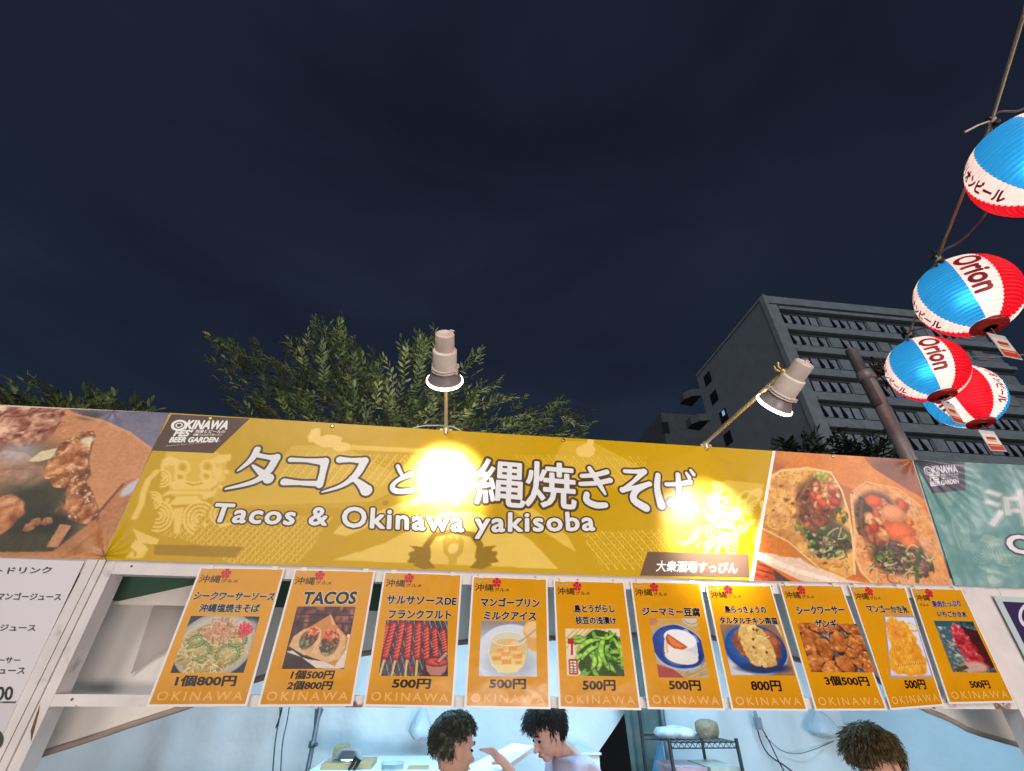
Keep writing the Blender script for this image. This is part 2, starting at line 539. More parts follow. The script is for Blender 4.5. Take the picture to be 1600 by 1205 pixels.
def pic_nanban():
    p = Pic(108, 96, (150, 112, 86), seed=21)
    R = p.rs
    p.poly([(0, .62), (.2, .9), (.4, 1), (0, 1)], (206, 204, 208))
    p.poly([(.94, .0), (1, 0), (1, .3)], (206, 200, 198))
    p.ell(.50, .50, .51, .50, (156, 172, 204), soft=.02)
    p.ell(.50, .48, .50, .48, (30, 58, 124), soft=.03)
    p.ell(.46, .42, .44, .40, (52, 96, 172), soft=.5)
    p.mix(np.clip(p.noise(5) - .45, 0, 1) * .8 * (np.hypot(p.X - .5, p.Y - .5) < .46), (30, 56, 120))
    p.ell(.54, .86, .40, .10, (40, 56, 100), soft=.5)
    p.lump(.34, .38, .18, .28, (112, 56, 36), (192, 116, 74), tex=.8)
    p.lump(.76, .40, .17, .30, (112, 56, 36), (192, 112, 70), tex=.8)
    for x, y, rx, ry in ((.46, .18, .19, .20), (.56, .22, .18, .20), (.46, .42, .19, .2), (.60, .44, .19, .22), (.50, .62, .19, .20), (.62, .64, .18, .20), (.56, .76, .17, .09)):
        p.lump(x, y, rx, ry, (196, 146, 70), (246, 214, 142), tex=.55)
    for i in range(46):
        x, y = R.uniform(.36, .72), R.uniform(.05, .78)
        p.stroke(curve((x, y), R.uniform(-.5, .5), (x + R.uniform(-.06, .06), y + .05), 4), .012, (176, 122, 56), k=.6)
    for x, y in ((.50, .30), (.47, .46), (.66, .56), (.60, .12), (.55, .10)):
        p.ell(x, y, .02, .03, (120, 66, 36), soft=.6)
    p.ell(.62, .11, .03, .015, (80, 110, 60), soft=.5)
    p.stroke([(.52, .82), (.53, .95)], .025, (40, 46, 84))
    p.stroke([(.66, .30), (.78, .24)], .012, (240, 232, 214))
    p.grain(.08, 3)
    return p


def pic_zangi():
    p = Pic(108, 92, (96, 96, 100), seed=24)
    R = p.rs
    for i in range(12):
        p.stroke([(.1 + i * .09, .1), (.2 + i * .09, 1)], .014, (186, 192, 198), k=.8)
        p.stroke([(0, .1 + i * .09), (1, .14 + i * .09)], .010, (52, 50, 54), k=.8)
    p.ell(.46, .36, .06, .14, (150, 160, 166), soft=.5)
    L = [(.10, .12, .16, .14), (.34, .10, .15, .11), (.55, .08, .13, .12), (.86, .09, .17, .12), (.16, .42, .17, .27), (.33, .54, .13, .24), (.60, .40, .16, .22),
         (.88, .40, .16, .18), (.12, .82, .20, .17), (.34, .92, .16, .14), (.58, .84, .15, .18), (.84, .74, .17, .20), (.96, .92, .14, .16), (.73, .62, .1, .1)]
    for x, y, rx, ry in L:
        p.lump(x, y + .01, rx * 1.05, ry * 1.06, (64, 30, 14), (96, 48, 22), tex=.3)
        p.lump(x, y, rx, ry, (134, 62, 22), (232, 148, 76), ang=R.uniform(-.5, .5), tex=.75, spec=(250, 206, 152))
    p.grain(.12, 3)
    return p


def pic_mango_ice():
    p = Pic(84, 112, (150, 140, 190), seed=27)
    R = p.rs
    p.poly([(.03, .025), (.97, .025), (.97, .975), (.03, .975)], (226, 224, 238))
    p.mix(np.clip((p.Y - .9) * 6, 0, .4), (190, 186, 206))
    p.ell(.52, .93, .34, .05, (236, 220, 190), soft=.3)
    p.ell(.80, .20, .2, .07, (206, 170, 120), ang=.2, soft=.2)
    p.ell(.80, .19, .17, .05, (240, 224, 196), ang=.2, soft=.2)
    for x, y, rx, ry in ((.40, .72, .40, .26), (.58, .76, .38, .22), (.48, .54, .40, .26), (.58, .40, .25, .22), (.30, .34, .26, .24), (.24, .18, .20, .17), (.50, .22, .22, .13), (.52, .86, .30, .10)):
        p.lump(x, y, rx, ry, (216, 132, 24), (250, 198, 82), tex=.6)
    for i in range(110):
        x, y = R.uniform(.12, .85), R.uniform(.1, .88)
        p.stroke(curve((x, y), .3, (x + R.uniform(-.12, .12), y + .07), 3), .014, [(238, 160, 40), (250, 206, 100), (222, 126, 24)][R.randint(3)], k=.45)
    p.ell(.30, .26, .16, .14, (226, 120, 60), soft=.9, k=.45)
    for i in range(14):
        p.stroke([(.16 + i * .055, .83 - .003 * i), (.175 + i * .055, .80 + .02 * R.rand() - .003 * i)], .016, (120, 84, 40), k=.8)
    p.grain(.05, 3)
    return p


def pic_berry_ice():
    p = Pic(84, 108, (70, 96, 104), seed=30)
    R = p.rs
    p.mix(np.clip(1 - p.Y * 6, 0, 1), (28, 86, 104))
    p.mix(np.clip((p.noise(9) - .45) * 3, 0, 1) * (p.Y > .12), (190, 196, 186))
    p.mix(np.clip((p.noise(6) - .5) * 4, 0, 1) * (p.Y > .3), (96, 104, 92))
    for i in range(40):
        x, y = R.uniform(0, .5), R.uniform(.35, .95)
        p.stroke([(x, y), (x + .08, y + .06)], .016, [(216, 210, 196), (76, 82, 76), (150, 146, 126)][R.randint(3)], k=.7)
    p.poly([(.62, .10), (1, .2), (1, .9), (.80, .96), (.62, .7)], (76, 28, 26))
    p.mix(np.clip((p.noise(6) - .5) * 3, 0, .6) * (p.X > .66), (44, 22, 20))
    for x, y, rx, ry in ((.50, .22, .17, .16), (.52, .40, .21, .2), (.56, .58, .22, .2), (.62, .74, .22, .14), (.46, .30, .13, .18)):
        p.lump(x, y, rx, ry, (138, 16, 30), (226, 84, 92), tex=.8, spec=(246, 190, 190))
    p.ell(.55, .9, .3, .10, (206, 160, 140), soft=.5)
    p.poly([(.05, .94), (.35, .86), (.4, .92), (.1, 1)], (90, 66, 46))
    p.grain(.1, 3)
    return p


def rect_conv(q):
    """photo points to 0..1 inside the print with photo corners q (top left, top right, bottom right, bottom left)"""
    P = [pl(*c) for c in q]
    A = np.array([[p[0], p[2]] for p in P])
    src = np.array([[0, 0], [1, 0], [1, 1], [0, 1]], float)
    M, b = [], []
    for (x, z), (s, t) in zip(A, src):
        M.append([x, z, 1, 0, 0, 0, -s * x, -s * z]); b.append(s)
        M.append([0, 0, 0, x, z, 1, -t * x, -t * z]); b.append(t)
    hh = np.linalg.solve(np.array(M), np.array(b))

    def f(u, v):
        x, _, z = pl(u, v)
        w = hh[6] * x + hh[7] * z + 1
        return ((hh[0] * x + hh[1] * z + hh[2]) / w, (hh[3] * x + hh[4] * z + hh[5]) / w)
    return f


TACO_Q = [(1210, 704.5), (1425, 718), (1488, 914), (1175, 907)]
CHICK_Q = [(-150, 629), (264, 645), (159, 874), (-300, 862)]
YEL_Q = [(265, 645), (1210, 704.5), (1175, 907), (160, 874)]


def pic_big_tacos():
    f = rect_conv(TACO_Q)
    p = Pic(250, 190, (176, 96, 52), conv=lambda x, y: f(1150 + x / 3.556, 680 + y / 3.556), seed=40)
    R = p.rs
    U = 1 / 1020.0
    n1, n2, n3 = p.noise(30), p.noise(9), p.noise(4)
    p.mix(n1 * .6, (206, 130, 62))
    p.ell(330, 110, 120, 40, (226, 146, 72), soft=.9, k=.7)
    p.ell(860, 190, 120, 80, (112, 66, 60), soft=.9, k=.8)
    p.ell(1020, 260, 120, 90, (150, 84, 66), soft=.8, k=.8)
    p.poly([(340, 110), (420, 90), (700, 110), (760, 170), (1080, 350), (1110, 420), (1000, 400), (560, 240), (250, 180)], ((206, 112, 38), (236, 150, 70)), tex=n1)
    p.poly([(40, 830), (90, 640), (420, 830)], (176, 70, 36))
    for i in range(26):
        x, y = R.uniform(70, 280), R.uniform(680, 810)
        p.stroke([(x, y), (x + 60, y + 22)], 9 * U, [(120, 44, 26), (206, 96, 52), (88, 40, 30)][R.randint(3)], k=.6)
    p.poly([(230, 830), (210, 730), (420, 830)], (88, 62, 56))
    p.poly([(80, 620), (120, 575), (320, 640), (480, 700), (800, 830), (330, 830)], (214, 112, 42))
    p.poly([(80, 618), (92, 650), (350, 800), (420, 830), (780, 830), (620, 800), (360, 650)], (232, 196, 170))
    p.stroke([(85, 615), (330, 735), (560, 815)], 26 * U, (250, 226, 204), k=.8)
    p.poly([(130, 560), (150, 480), (300, 560), (380, 660), (250, 650)], ((196, 100, 30), (222, 136, 54)), tex=n1)
    # left tortilla
    LT = [(140, 450), (160, 330), (190, 205), (260, 175), (400, 170), (530, 190), (590, 280), (625, 400), (650, 560), (662, 760), (610, 792), (470, 730), (380, 680), (300, 560), (150, 480)]
    p.poly(LT, ((214, 144, 66), (248, 196, 112)), tex=n2)
    q = p.P(LT)
    m = p.polymask(q, (slice(None), slice(None)))
    p.mix(np.clip((n1 - .52) * 5, 0, .5) * m, (190, 118, 56))
    p.mix(np.clip((n3 - .62) * 6, 0, .6) * m, (156, 96, 50))
    for x, y, r in ((345, 412, 22), (285, 325, 15), (255, 255, 9), (320, 345, 10), (215, 380, 8), (500, 690, 12), (420, 620, 8)):
        p.ell(x, y, r, r * .7, (126, 66, 36), soft=.9, wob=.1)
    p.stroke([(140, 462), (280, 520), (370, 650), (470, 720), (600, 780)], 14 * U, (190, 120, 60), k=.7)
    # right tortilla
    RT = [(648, 300), (690, 250), (760, 240), (900, 280), (1010, 360), (1080, 420), (1180, 580), (1310, 835), (770, 835), (700, 740), (662, 620), (655, 480)]
    p.poly(RT, ((214, 130, 66), (244, 180, 116)), tex=n2)
    m = p.polymask(p.P(RT), (slice(None), slice(None)))
    p.mix(np.clip((n1 - .5) * 4, 0, .5) * m, (226, 168, 136))
    p.mix(np.clip((n3 - .62) * 5, 0, .5) * m, (176, 104, 60))
    # left filling
    def bits(n, reg, cols, s0, s1):
        for i in range(n):
            a, r = R.rand() * 6.28, math.sqrt(R.rand())
            x, y = reg[0] + r * math.cos(a) * reg[2], reg[1] + r * math.sin(a) * reg[3]
            s = R.uniform(s0, s1)
            c = np.array(cols[R.randint(len(cols))], float)
            p.ell(x, y, s, s * R.uniform(.5, .9), c * .72, ang=R.rand() * 3, soft=.4, wob=.08)
            p.ell(x - s * .12, y - s * .15, s * .72, s * .45, c, ang=R.rand() * 3, soft=.8, wob=.08)
    green = [(70, 92, 44), (110, 132, 56), (46, 60, 36), (168, 170, 92), (206, 190, 130), (96, 70, 60)]
    meat = [(120, 56, 32), (168, 82, 42), (88, 44, 32), (196, 106, 54), (140, 70, 40)]
    tom = [(220, 92, 48), (236, 134, 74), (240, 170, 104), (206, 66, 40), (236, 190, 130)]
    p.ell(470, 330, 125, 160, (112, 74, 46), soft=.3, wob=.04)
    p.ell(530, 540, 115, 110, (92, 76, 46), soft=.3, wob=.04)
    bits(70, (520, 560, 120, 90), green, 12, 30)
    bits(40, (400, 470, 60, 50), [(150, 160, 70), (190, 180, 96), (96, 112, 50)], 12, 24)
    bits(70, (440, 400, 80, 90), meat, 11, 24)
    bits(26, (400, 320, 50, 50), meat, 9, 18)
    bits(46, (500, 290, 75, 80), tom, 14, 32)
    bits(12, (480, 205, 36, 20), [(190, 180, 70), (214, 196, 96)], 10, 20)
    bits(14, (580, 410, 36, 36), [(236, 170, 60), (70, 96, 40)], 12, 24)
    for i in range(34):
        x, y = R.uniform(380, 620), R.uniform(470, 650)
        p.stroke(curve((x, y), R.uniform(-.5, .5), (x + R.uniform(-70, 70), y + R.uniform(10, 60))), 8 * U, [(206, 190, 134), (62, 84, 40), (140, 90, 96), (40, 50, 32)][R.randint(4)], k=.8)
    # right filling
    p.ell(800, 440, 130, 190, (92, 64, 46), ang=-.35, soft=.25, wob=.03)
    p.ell(910, 640, 150, 130, (88, 66, 48), soft=.3, wob=.04)
    bits(60, (725, 420, 46, 110), [(64, 52, 40), (110, 64, 46), (52, 60, 40), (140, 84, 58)], 10, 24)
    bits(60, (900, 640, 120, 80), green + [(120, 84, 92)], 12, 30)
    bits(50, (1020, 690, 70, 80), [(150, 104, 96), (206, 156, 110), (116, 84, 70), (90, 96, 56)], 10, 24)
    bits(22, (800, 490, 70, 70), [(196, 96, 58), (170, 80, 50)], 14, 30)
    bits(34, (850, 430, 110, 110), tom, 18, 40)
    for x, y, rx, ry, c in ((765, 335, 46, 34, (226, 88, 48)), (905, 500, 80, 60, (232, 110, 62)), (870, 400, 64, 50, (236, 146, 96)), (960, 560, 50, 40, (226, 118, 66))):
        p.ell(x, y, rx, ry, np.array(c) * .86, soft=.2, wob=.06)
        p.ell(x - 8, y - 8, rx * .7, ry * .6, np.minimum(np.array(c) * 1.08, 255), soft=.9)
    for i in range(44):
        x, y = R.uniform(760, 1060), R.uniform(580, 770)
        p.stroke(curve((x, y), R.uniform(-.5, .5), (x + R.uniform(-80, 80), y + R.uniform(-10, 70))), 8 * U, [(214, 196, 140), (66, 80, 46), (126, 84, 92), (52, 46, 40), (190, 160, 100)][R.randint(5)], k=.8)
    p.stroke([(1020, 600), (1000, 700), (1010, 810)], 24 * U, (74, 92, 54), k=.8)
    p.stroke([(640, 300), (660, 500), (662, 640), (700, 745), (770, 830)], 16 * U, (238, 184, 120), k=.9)
    p.stroke([(530, 190), (590, 280), (628, 400), (652, 560), (663, 760)], 13 * U, (246, 204, 144), k=.9)
    p.stroke([(650, 285), (720, 236), (900, 272), (1020, 362)], 10 * U, (240, 190, 134), k=.7)
    # folded rims standing up behind the fillings
    p.stroke([(185, 215), (255, 178), (400, 168), (532, 190)], 15 * U, (250, 206, 132), k=.9, soft=.6)
    p.stroke([(420, 215), (350, 330), (345, 430), (390, 560)], 20 * U, (176, 104, 48), k=.55, soft=1.0)
    p.stroke([(700, 330), (690, 440), (730, 600), (800, 730)], 22 * U, (164, 90, 46), k=.6, soft=1.0)
    p.stroke([(150, 480), (300, 560), (470, 725), (610, 790)], 10 * U, (250, 212, 150), k=.7, soft=.7)
    p.grain(.16, 3)
    return p


def pic_big_chicken():
    f = rect_conv(CHICK_Q)
    p = Pic(250, 180, (206, 142, 96), conv=lambda x, y: f(x / 3.81, 620 + y / 3.81), seed=50)
    R = p.rs
    U = 1 / 1700.0
    n1, n2, n3 = p.noise(26), p.noise(8), p.noise(3)
    p.mix(n1 * .5, (190, 124, 78))
    p.poly([(340, 40), (1020, 80), (900, 330), (760, 220), (600, 140), (420, 90)], ((96, 92, 112), (134, 126, 142)), tex=n1)
    p.ell(520, 110, 70, 30, (84, 76, 72), soft=.9)
    p.stroke([(380, 95), (600, 150), (760, 225), (900, 330)], 22 * U, (216, 150, 112), k=.8)
    p.poly([(580, 700), (720, 530), (800, 500), (740, 720), (620, 900), (300, 980), (380, 900)], ((166, 104, 62), (196, 132, 84)), tex=n3)
    p.ell(770, 560, 34, 60, (196, 190, 196), ang=.5, soft=.5)
    p.stroke([(560, 720), (720, 540)], 20 * U, (110, 66, 44), k=.8)
    m = np.clip((n1 - .35) * 2, 0, 1)
    p.poly([(-900, 30), (385, 60), (345, 150), (300, 230), (190, 330), (-900, 420)], ((126, 70, 56), (214, 150, 120)), tex=n2)
    p.ell(60, 560, 330, 290, (112, 92, 70), soft=.5, wob=.04)
    p.ell(60, 560, 280, 230, (150, 118, 92), soft=.9, k=.55)
    for x, y, rx, ry in ((-150, 90, 220, 80), (60, 70, 170, 60), (250, 90, 120, 70), (180, 170, 150, 70), (-20, 190, 180, 80), (-220, 220, 160, 90), (120, 260, 110, 50)):
        p.lump(x, y, rx, ry, (120, 58, 42), (240, 190, 156), ang=-.25, tex=1.1, wob=.05, spec=(252, 222, 192))
    for i in range(60):
        x, y = R.uniform(-260, 340), R.uniform(40, 240)
        p.stroke(curve((x, y), R.uniform(-.3, .3), (x + R.uniform(20, 70), y - R.uniform(0, 40))), R.uniform(8, 20) * U, [(112, 54, 40), (246, 206, 176), (176, 100, 72), (84, 40, 34)][R.randint(4)], k=.55, soft=.9, taper=.6)
    for x0, y0 in ((-200, 150), (20, 120), (180, 90)):
        p.stroke(curve((x0, y0), .1, (x0 + 220, y0 - 60)), 26 * U, (96, 44, 36), k=.6, soft=1.0)
    for x, y, rx, ry in ((-40, 470, 150, 80), (120, 480, 110, 70), (20, 400, 160, 60), (200, 560, 90, 60)):
        p.lump(x, y, rx, ry, (134, 98, 76), (206, 160, 130), tex=.5)
    p.ell(170, 640, 190, 110, (58, 56, 42), soft=.9, k=.95)
    p.ell(300, 560, 90, 120, (74, 66, 50), soft=.9, k=.8)
    p.ell(180, 800, 300, 120, (54, 52, 40), soft=.5, wob=.04)
    p.ell(100, 880, 330, 60, (72, 66, 44), soft=.5)
    p.mix(np.clip((n1 - .52) * 4, 0, .35) * (p.X > .4) * (p.Y > .45) * (p.X < .72), (112, 100, 80))
    p.ell(80, 350, 120, 60, (196, 192, 202), soft=1.0, k=.55)
    p.poly([(140, 400), (220, 340), (320, 320), (290, 380), (200, 405)], (222, 206, 160))
    # crust of the big piece
    BIG = [(470, 215), (545, 215), (520, 300), (500, 380), (515, 470), (480, 510), (520, 560), (560, 660), (570, 720), (540, 775), (470, 770), (390, 740), (370, 640), (380, 560), (300, 560), (240, 500), (240, 430), (300, 360), (330, 300)]
    p.poly([(x + 10, y + 16) for x, y in BIG], (92, 58, 40), .6)
    n4 = p.noise(14)
    p.poly(BIG, ((118, 60, 38), (212, 142, 88)), tex=np.clip((n4 - .25) * 1.7, 0, 1))
    mk = p.polymask(p.P(BIG), (slice(None), slice(None)))
    p.mix(np.clip((n2 - .56) * 5, 0, .85) * mk, (236, 188, 134))
    p.mix(np.clip((.42 - n2) * 5, 0, .8) * mk, (98, 48, 34))
    p.mix(np.clip((n3 - .62) * 6, 0, .8) * mk, (246, 212, 170))
    for x, y, rx, ry in ((300, 450, 60, 50), (400, 360, 60, 60), (430, 660, 60, 50), (500, 700, 50, 44)):
        p.lump(x, y, rx, ry, (140, 74, 44), (222, 156, 98), tex=1.0, wob=.1, spec=(248, 212, 166))
    for i in range(26):
        x, y = R.uniform(330, 520), R.uniform(300, 720)
        p.stroke(curve((x, y), R.uniform(-.4, .4), (x + R.uniform(-40, 40), y + R.uniform(20, 60))), R.uniform(8, 18) * U, [(86, 42, 30), (196, 120, 76)][R.randint(2)], k=.5, soft=.9, taper=.6)
    p.ell(500, 272, 40, 20, (226, 206, 166), ang=-.4, soft=.6)
    p.lump(-20, 720, 130, 110, (136, 74, 46), (226, 156, 104), tex=.9)
    p.lump(20, 640, 70, 40, (150, 90, 60), (236, 176, 124), tex=.9)
    for x, y in ((150, 790), (260, 755), (190, 760)):
        p.lump(x, y, 34, 24, (110, 60, 40), (206, 150, 104))
    p.poly([(260, 900), (340, 770), (410, 780), (330, 900)], ((170, 110, 76), (206, 150, 112)), tex=n3)
    p.poly([(-900, 930), (300, 925), (560, 740), (570, 800), (300, 1000), (-900, 1000)], (196, 128, 82), k=.8)
    p.grain(.18, 2.5)
    return p


def pic_yellow():
    """the yellow field of the banner with its tone-on-tone lion dogs and palace roof"""
    f = rect_conv(YEL_Q)
    Y0, Y1, Y2, DK = (198, 154, 0), (236, 198, 104), (212, 170, 48), (150, 112, 14)
    p = Pic(560, 172, Y0, conv=f, seed=60)
    R = p.rs
    U = 1 / 980.0
    # palace: roof fields ruled with tile rows, left and right of the gable
    def tiles(q, n, slant, k=.75):
        qq = p.P(q)
        m = p.polymask(qq, (slice(None), slice(None)))
        a0 = p.a.copy()
        x0, x1 = min(c[0] for c in q) - 60, max(c[0] for c in q) + 60
        y0, y1 = min(c[1] for c in q), max(c[1] for c in q)
        for i in range(n):
            xa = x0 + (x1 - x0) * i / n
            p.stroke([(xa, y0), (xa - slant, y1)], 1.7 * U, Y1)
            h = y1 - y0
            for j in range(int(h / 5.5)):
                s = (j + .5) * 5.5 / h
                p.stroke(arc(xa - slant * s + 4.5, y0 + h * s, 3.0, 2.6, 6.8, 4), 1.2 * U, Y1, k=.75)
        p.a = a0 * (1 - m[..., None] * k) + (p.a - a0 * (1 - k) * 0) * (m[..., None] * k)
    p.poly([(455, 700), (535, 700), (640, 760), (560, 800), (330, 800), (330, 740), (420, 745)], Y2)
    tiles([(470, 712), (700, 716), (700, 768), (400, 764)], 30, 44)
    p.poly([(530, 698), (700, 706), (700, 713), (527, 706)], Y1, .7)
    p.ell(512, 692, 22, 11, Y1, soft=.1, wob=.05)
    p.ell(490, 682, 9, 13, Y1, soft=.1, wob=.05)
    p.ell(532, 702, 14, 8, Y1, soft=.1)
    p.poly([(270, 800), (580, 790), (520, 880), (260, 878), (210, 850)], (196, 150, 18), .6)
    tiles([(300, 806), (518, 814), (470, 880), (365, 884), (300, 850), (250, 840)], 36, 78)
    p.poly([(240, 853), (380, 857), (366, 872), (240, 868)], DK, .75)
    # the gable: pale sweep, dark bargeboards
    p.poly([(520, 876), (600, 852), (690, 806), (760, 806), (830, 850), (872, 890)], Y1, .8)
    p.poly([(518, 838), (540, 842), (640, 800), (700, 778), (650, 782), (560, 816), (530, 826)], Y1, .8)
    p.poly([(545, 858), (640, 812), (705, 782), (720, 790), (640, 830), (560, 866)], Y0, .9)
    p.poly([(740, 790), (800, 806), (880, 850), (905, 872), (890, 880), (820, 838), (742, 806)], Y0, .9)
    p.poly([(760, 778), (830, 800), (885, 842), (900, 866), (880, 856), (812, 812)], Y1, .7)
    # ornament under the gable
    for sgn in (-1, 1):
        cx = 707
        p.stroke([(cx + sgn * 6, 836), (cx + sgn * 30, 840), (cx + sgn * 42, 856), (cx + sgn * 40, 868), (cx + sgn * 52, 876), (cx + sgn * 64, 868)], 11 * U, DK)
        p.poly([(cx + sgn * 40, 884), (cx + sgn * 72, 880), (cx + sgn * 60, 862), (cx + sgn * 68, 856), (cx + sgn * 48, 858), (cx + sgn * 34, 872)], DK)
        p.poly([(cx + sgn * 26, 888), (cx + sgn * 40, 874), (cx + sgn * 62, 884), (cx + sgn * 46, 890)], DK)
    p.poly([(690, 848), (697, 840), (703, 848), (707, 838), (712, 848), (718, 840), (724, 850), (722, 866), (714, 874), (712, 884), (700, 884), (700, 874), (692, 866)], (202, 162, 44))
    p.ell(707, 860, 8, 8, Y1, soft=.2)
    p.ell(600, 792, 5, 4, DK, soft=.2, k=.6)
    # right wing of the roof
    p.poly([(880, 690), (925, 690), (1010, 740), (1010, 770), (850, 750)], Y2)
    p.ell(915, 706, 15, 12, Y1, soft=.1, wob=.06)
    p.ell(922, 692, 5, 10, Y1, soft=.1)
    tiles([(800, 714), (1010, 716), (1010, 770), (860, 766)], 26, -44, .6)
    tiles([(905, 836), (1080, 832), (1120, 862), (1010, 870), (1000, 892), (940, 892)], 26, -56)
    # two lion dogs, the right one the mirror of the left
    mirror = lambda pts: [((lambda a: (1 - a[0] + .012, a[1]))(f(*q))) for q in pts]

    def lion(tr):
        cv = p.conv
        p.conv = None
        T = (lambda pts: [f(*q) for q in pts]) if not tr else mirror
        L = lambda pts, w, c=Y1, k=.9: p.stroke(T(pts), w * U, c, k=k)
        A = lambda pts, c=Y1, k=.9: p.poly(T(pts), c, k)
        g = lambda x, y: (x / 3.81, 620 + y / 3.81)
        G = lambda *q: [g(*c) for c in q]
        A(G((980, 345), (1280, 345), (1340, 400), (1330, 520), (1240, 560), (1260, 620), (1100, 660), (990, 600), (1000, 500), (960, 420)), Y1, .55)
        for cx, cy, r in ((1075, 445, 40), (1225, 440, 40), (1060, 500, 30), (1215, 495, 30)):
            L([g(*c) for c in arc(cx, cy, r, 0, 6.3, 12)], 4.6)
            A([g(*c) for c in arc(cx, cy, r * .45, 0, 6.3, 8)], Y0)
        A(G((950, 400), (1000, 370), (1060, 400), (1040, 425), (975, 440)))
        A(G((1230, 400), (1300, 365), (1370, 360), (1360, 400), (1290, 425)))
        A(G((985, 540), (1060, 515), (1150, 535), (1260, 510), (1290, 540), (1240, 575), (1020, 580)))
        L(G((1100, 540), (1140, 552), (1190, 540)), 4, Y0)
        A(G((940, 625), (985, 585), (1250, 590), (1285, 560), (1270, 610), (1200, 640), (1190, 605), (1000, 605)))
        A(G((985, 670), (1040, 620), (1160, 615), (1205, 660)))
        A(G((1030, 830), (1020, 690), (1085, 680), (1060, 830)))
        for k in range(4):
            L([g(*c) for c in arc(1180, 745, 24 + k * 24, 2.0, 5.4, 9)], 4.2)
            L([g(*c) for c in arc(930, 730, 20 + k * 22, -1.2, 1.9, 9)], 4.2)
        for k in range(3):
            L([g(*c) for c in arc(950, 510, 16 + k * 18, -1.5, 1.7, 8)], 3.8)
            L([g(*c) for c in arc(900, 640, 16 + k * 16, -1.8, 1.3, 8)], 3.8)
            L([g(*c) for c in arc(1310, 480, 14 + k * 15, 1.4, 4.6, 8)], 3.4)
            L([g(*c) for c in arc(1300, 720, 14 + k * 22, 1.6, 4.6, 8)], 3.8)
        L(G((920, 470), (870, 520), (840, 600), (830, 660), (790, 740)), 9)
        L(G((960, 420), (955, 460)), 7)
        A(G((780, 800), (850, 830), (940, 860), (930, 890), (820, 880)))
        A(G((740, 960), (790, 920), (800, 965)))
        A(G((800, 965), (830, 900), (880, 910), (850, 960)))
        A(G((770, 900), (800, 860), (870, 900), (820, 940)))
        A(G((1280, 760), (1390, 775), (1300, 800)))
        for x, y in ((1300, 560), (1340, 470), (985, 640), (1210, 780), (1130, 790)):
            A([g(*c) for c in arc(x, y, 15, 0, 6.3, 7)])
        p.conv = cv
    lion(False)
    lion(True)
    p.grain(.03, 6)
    return p


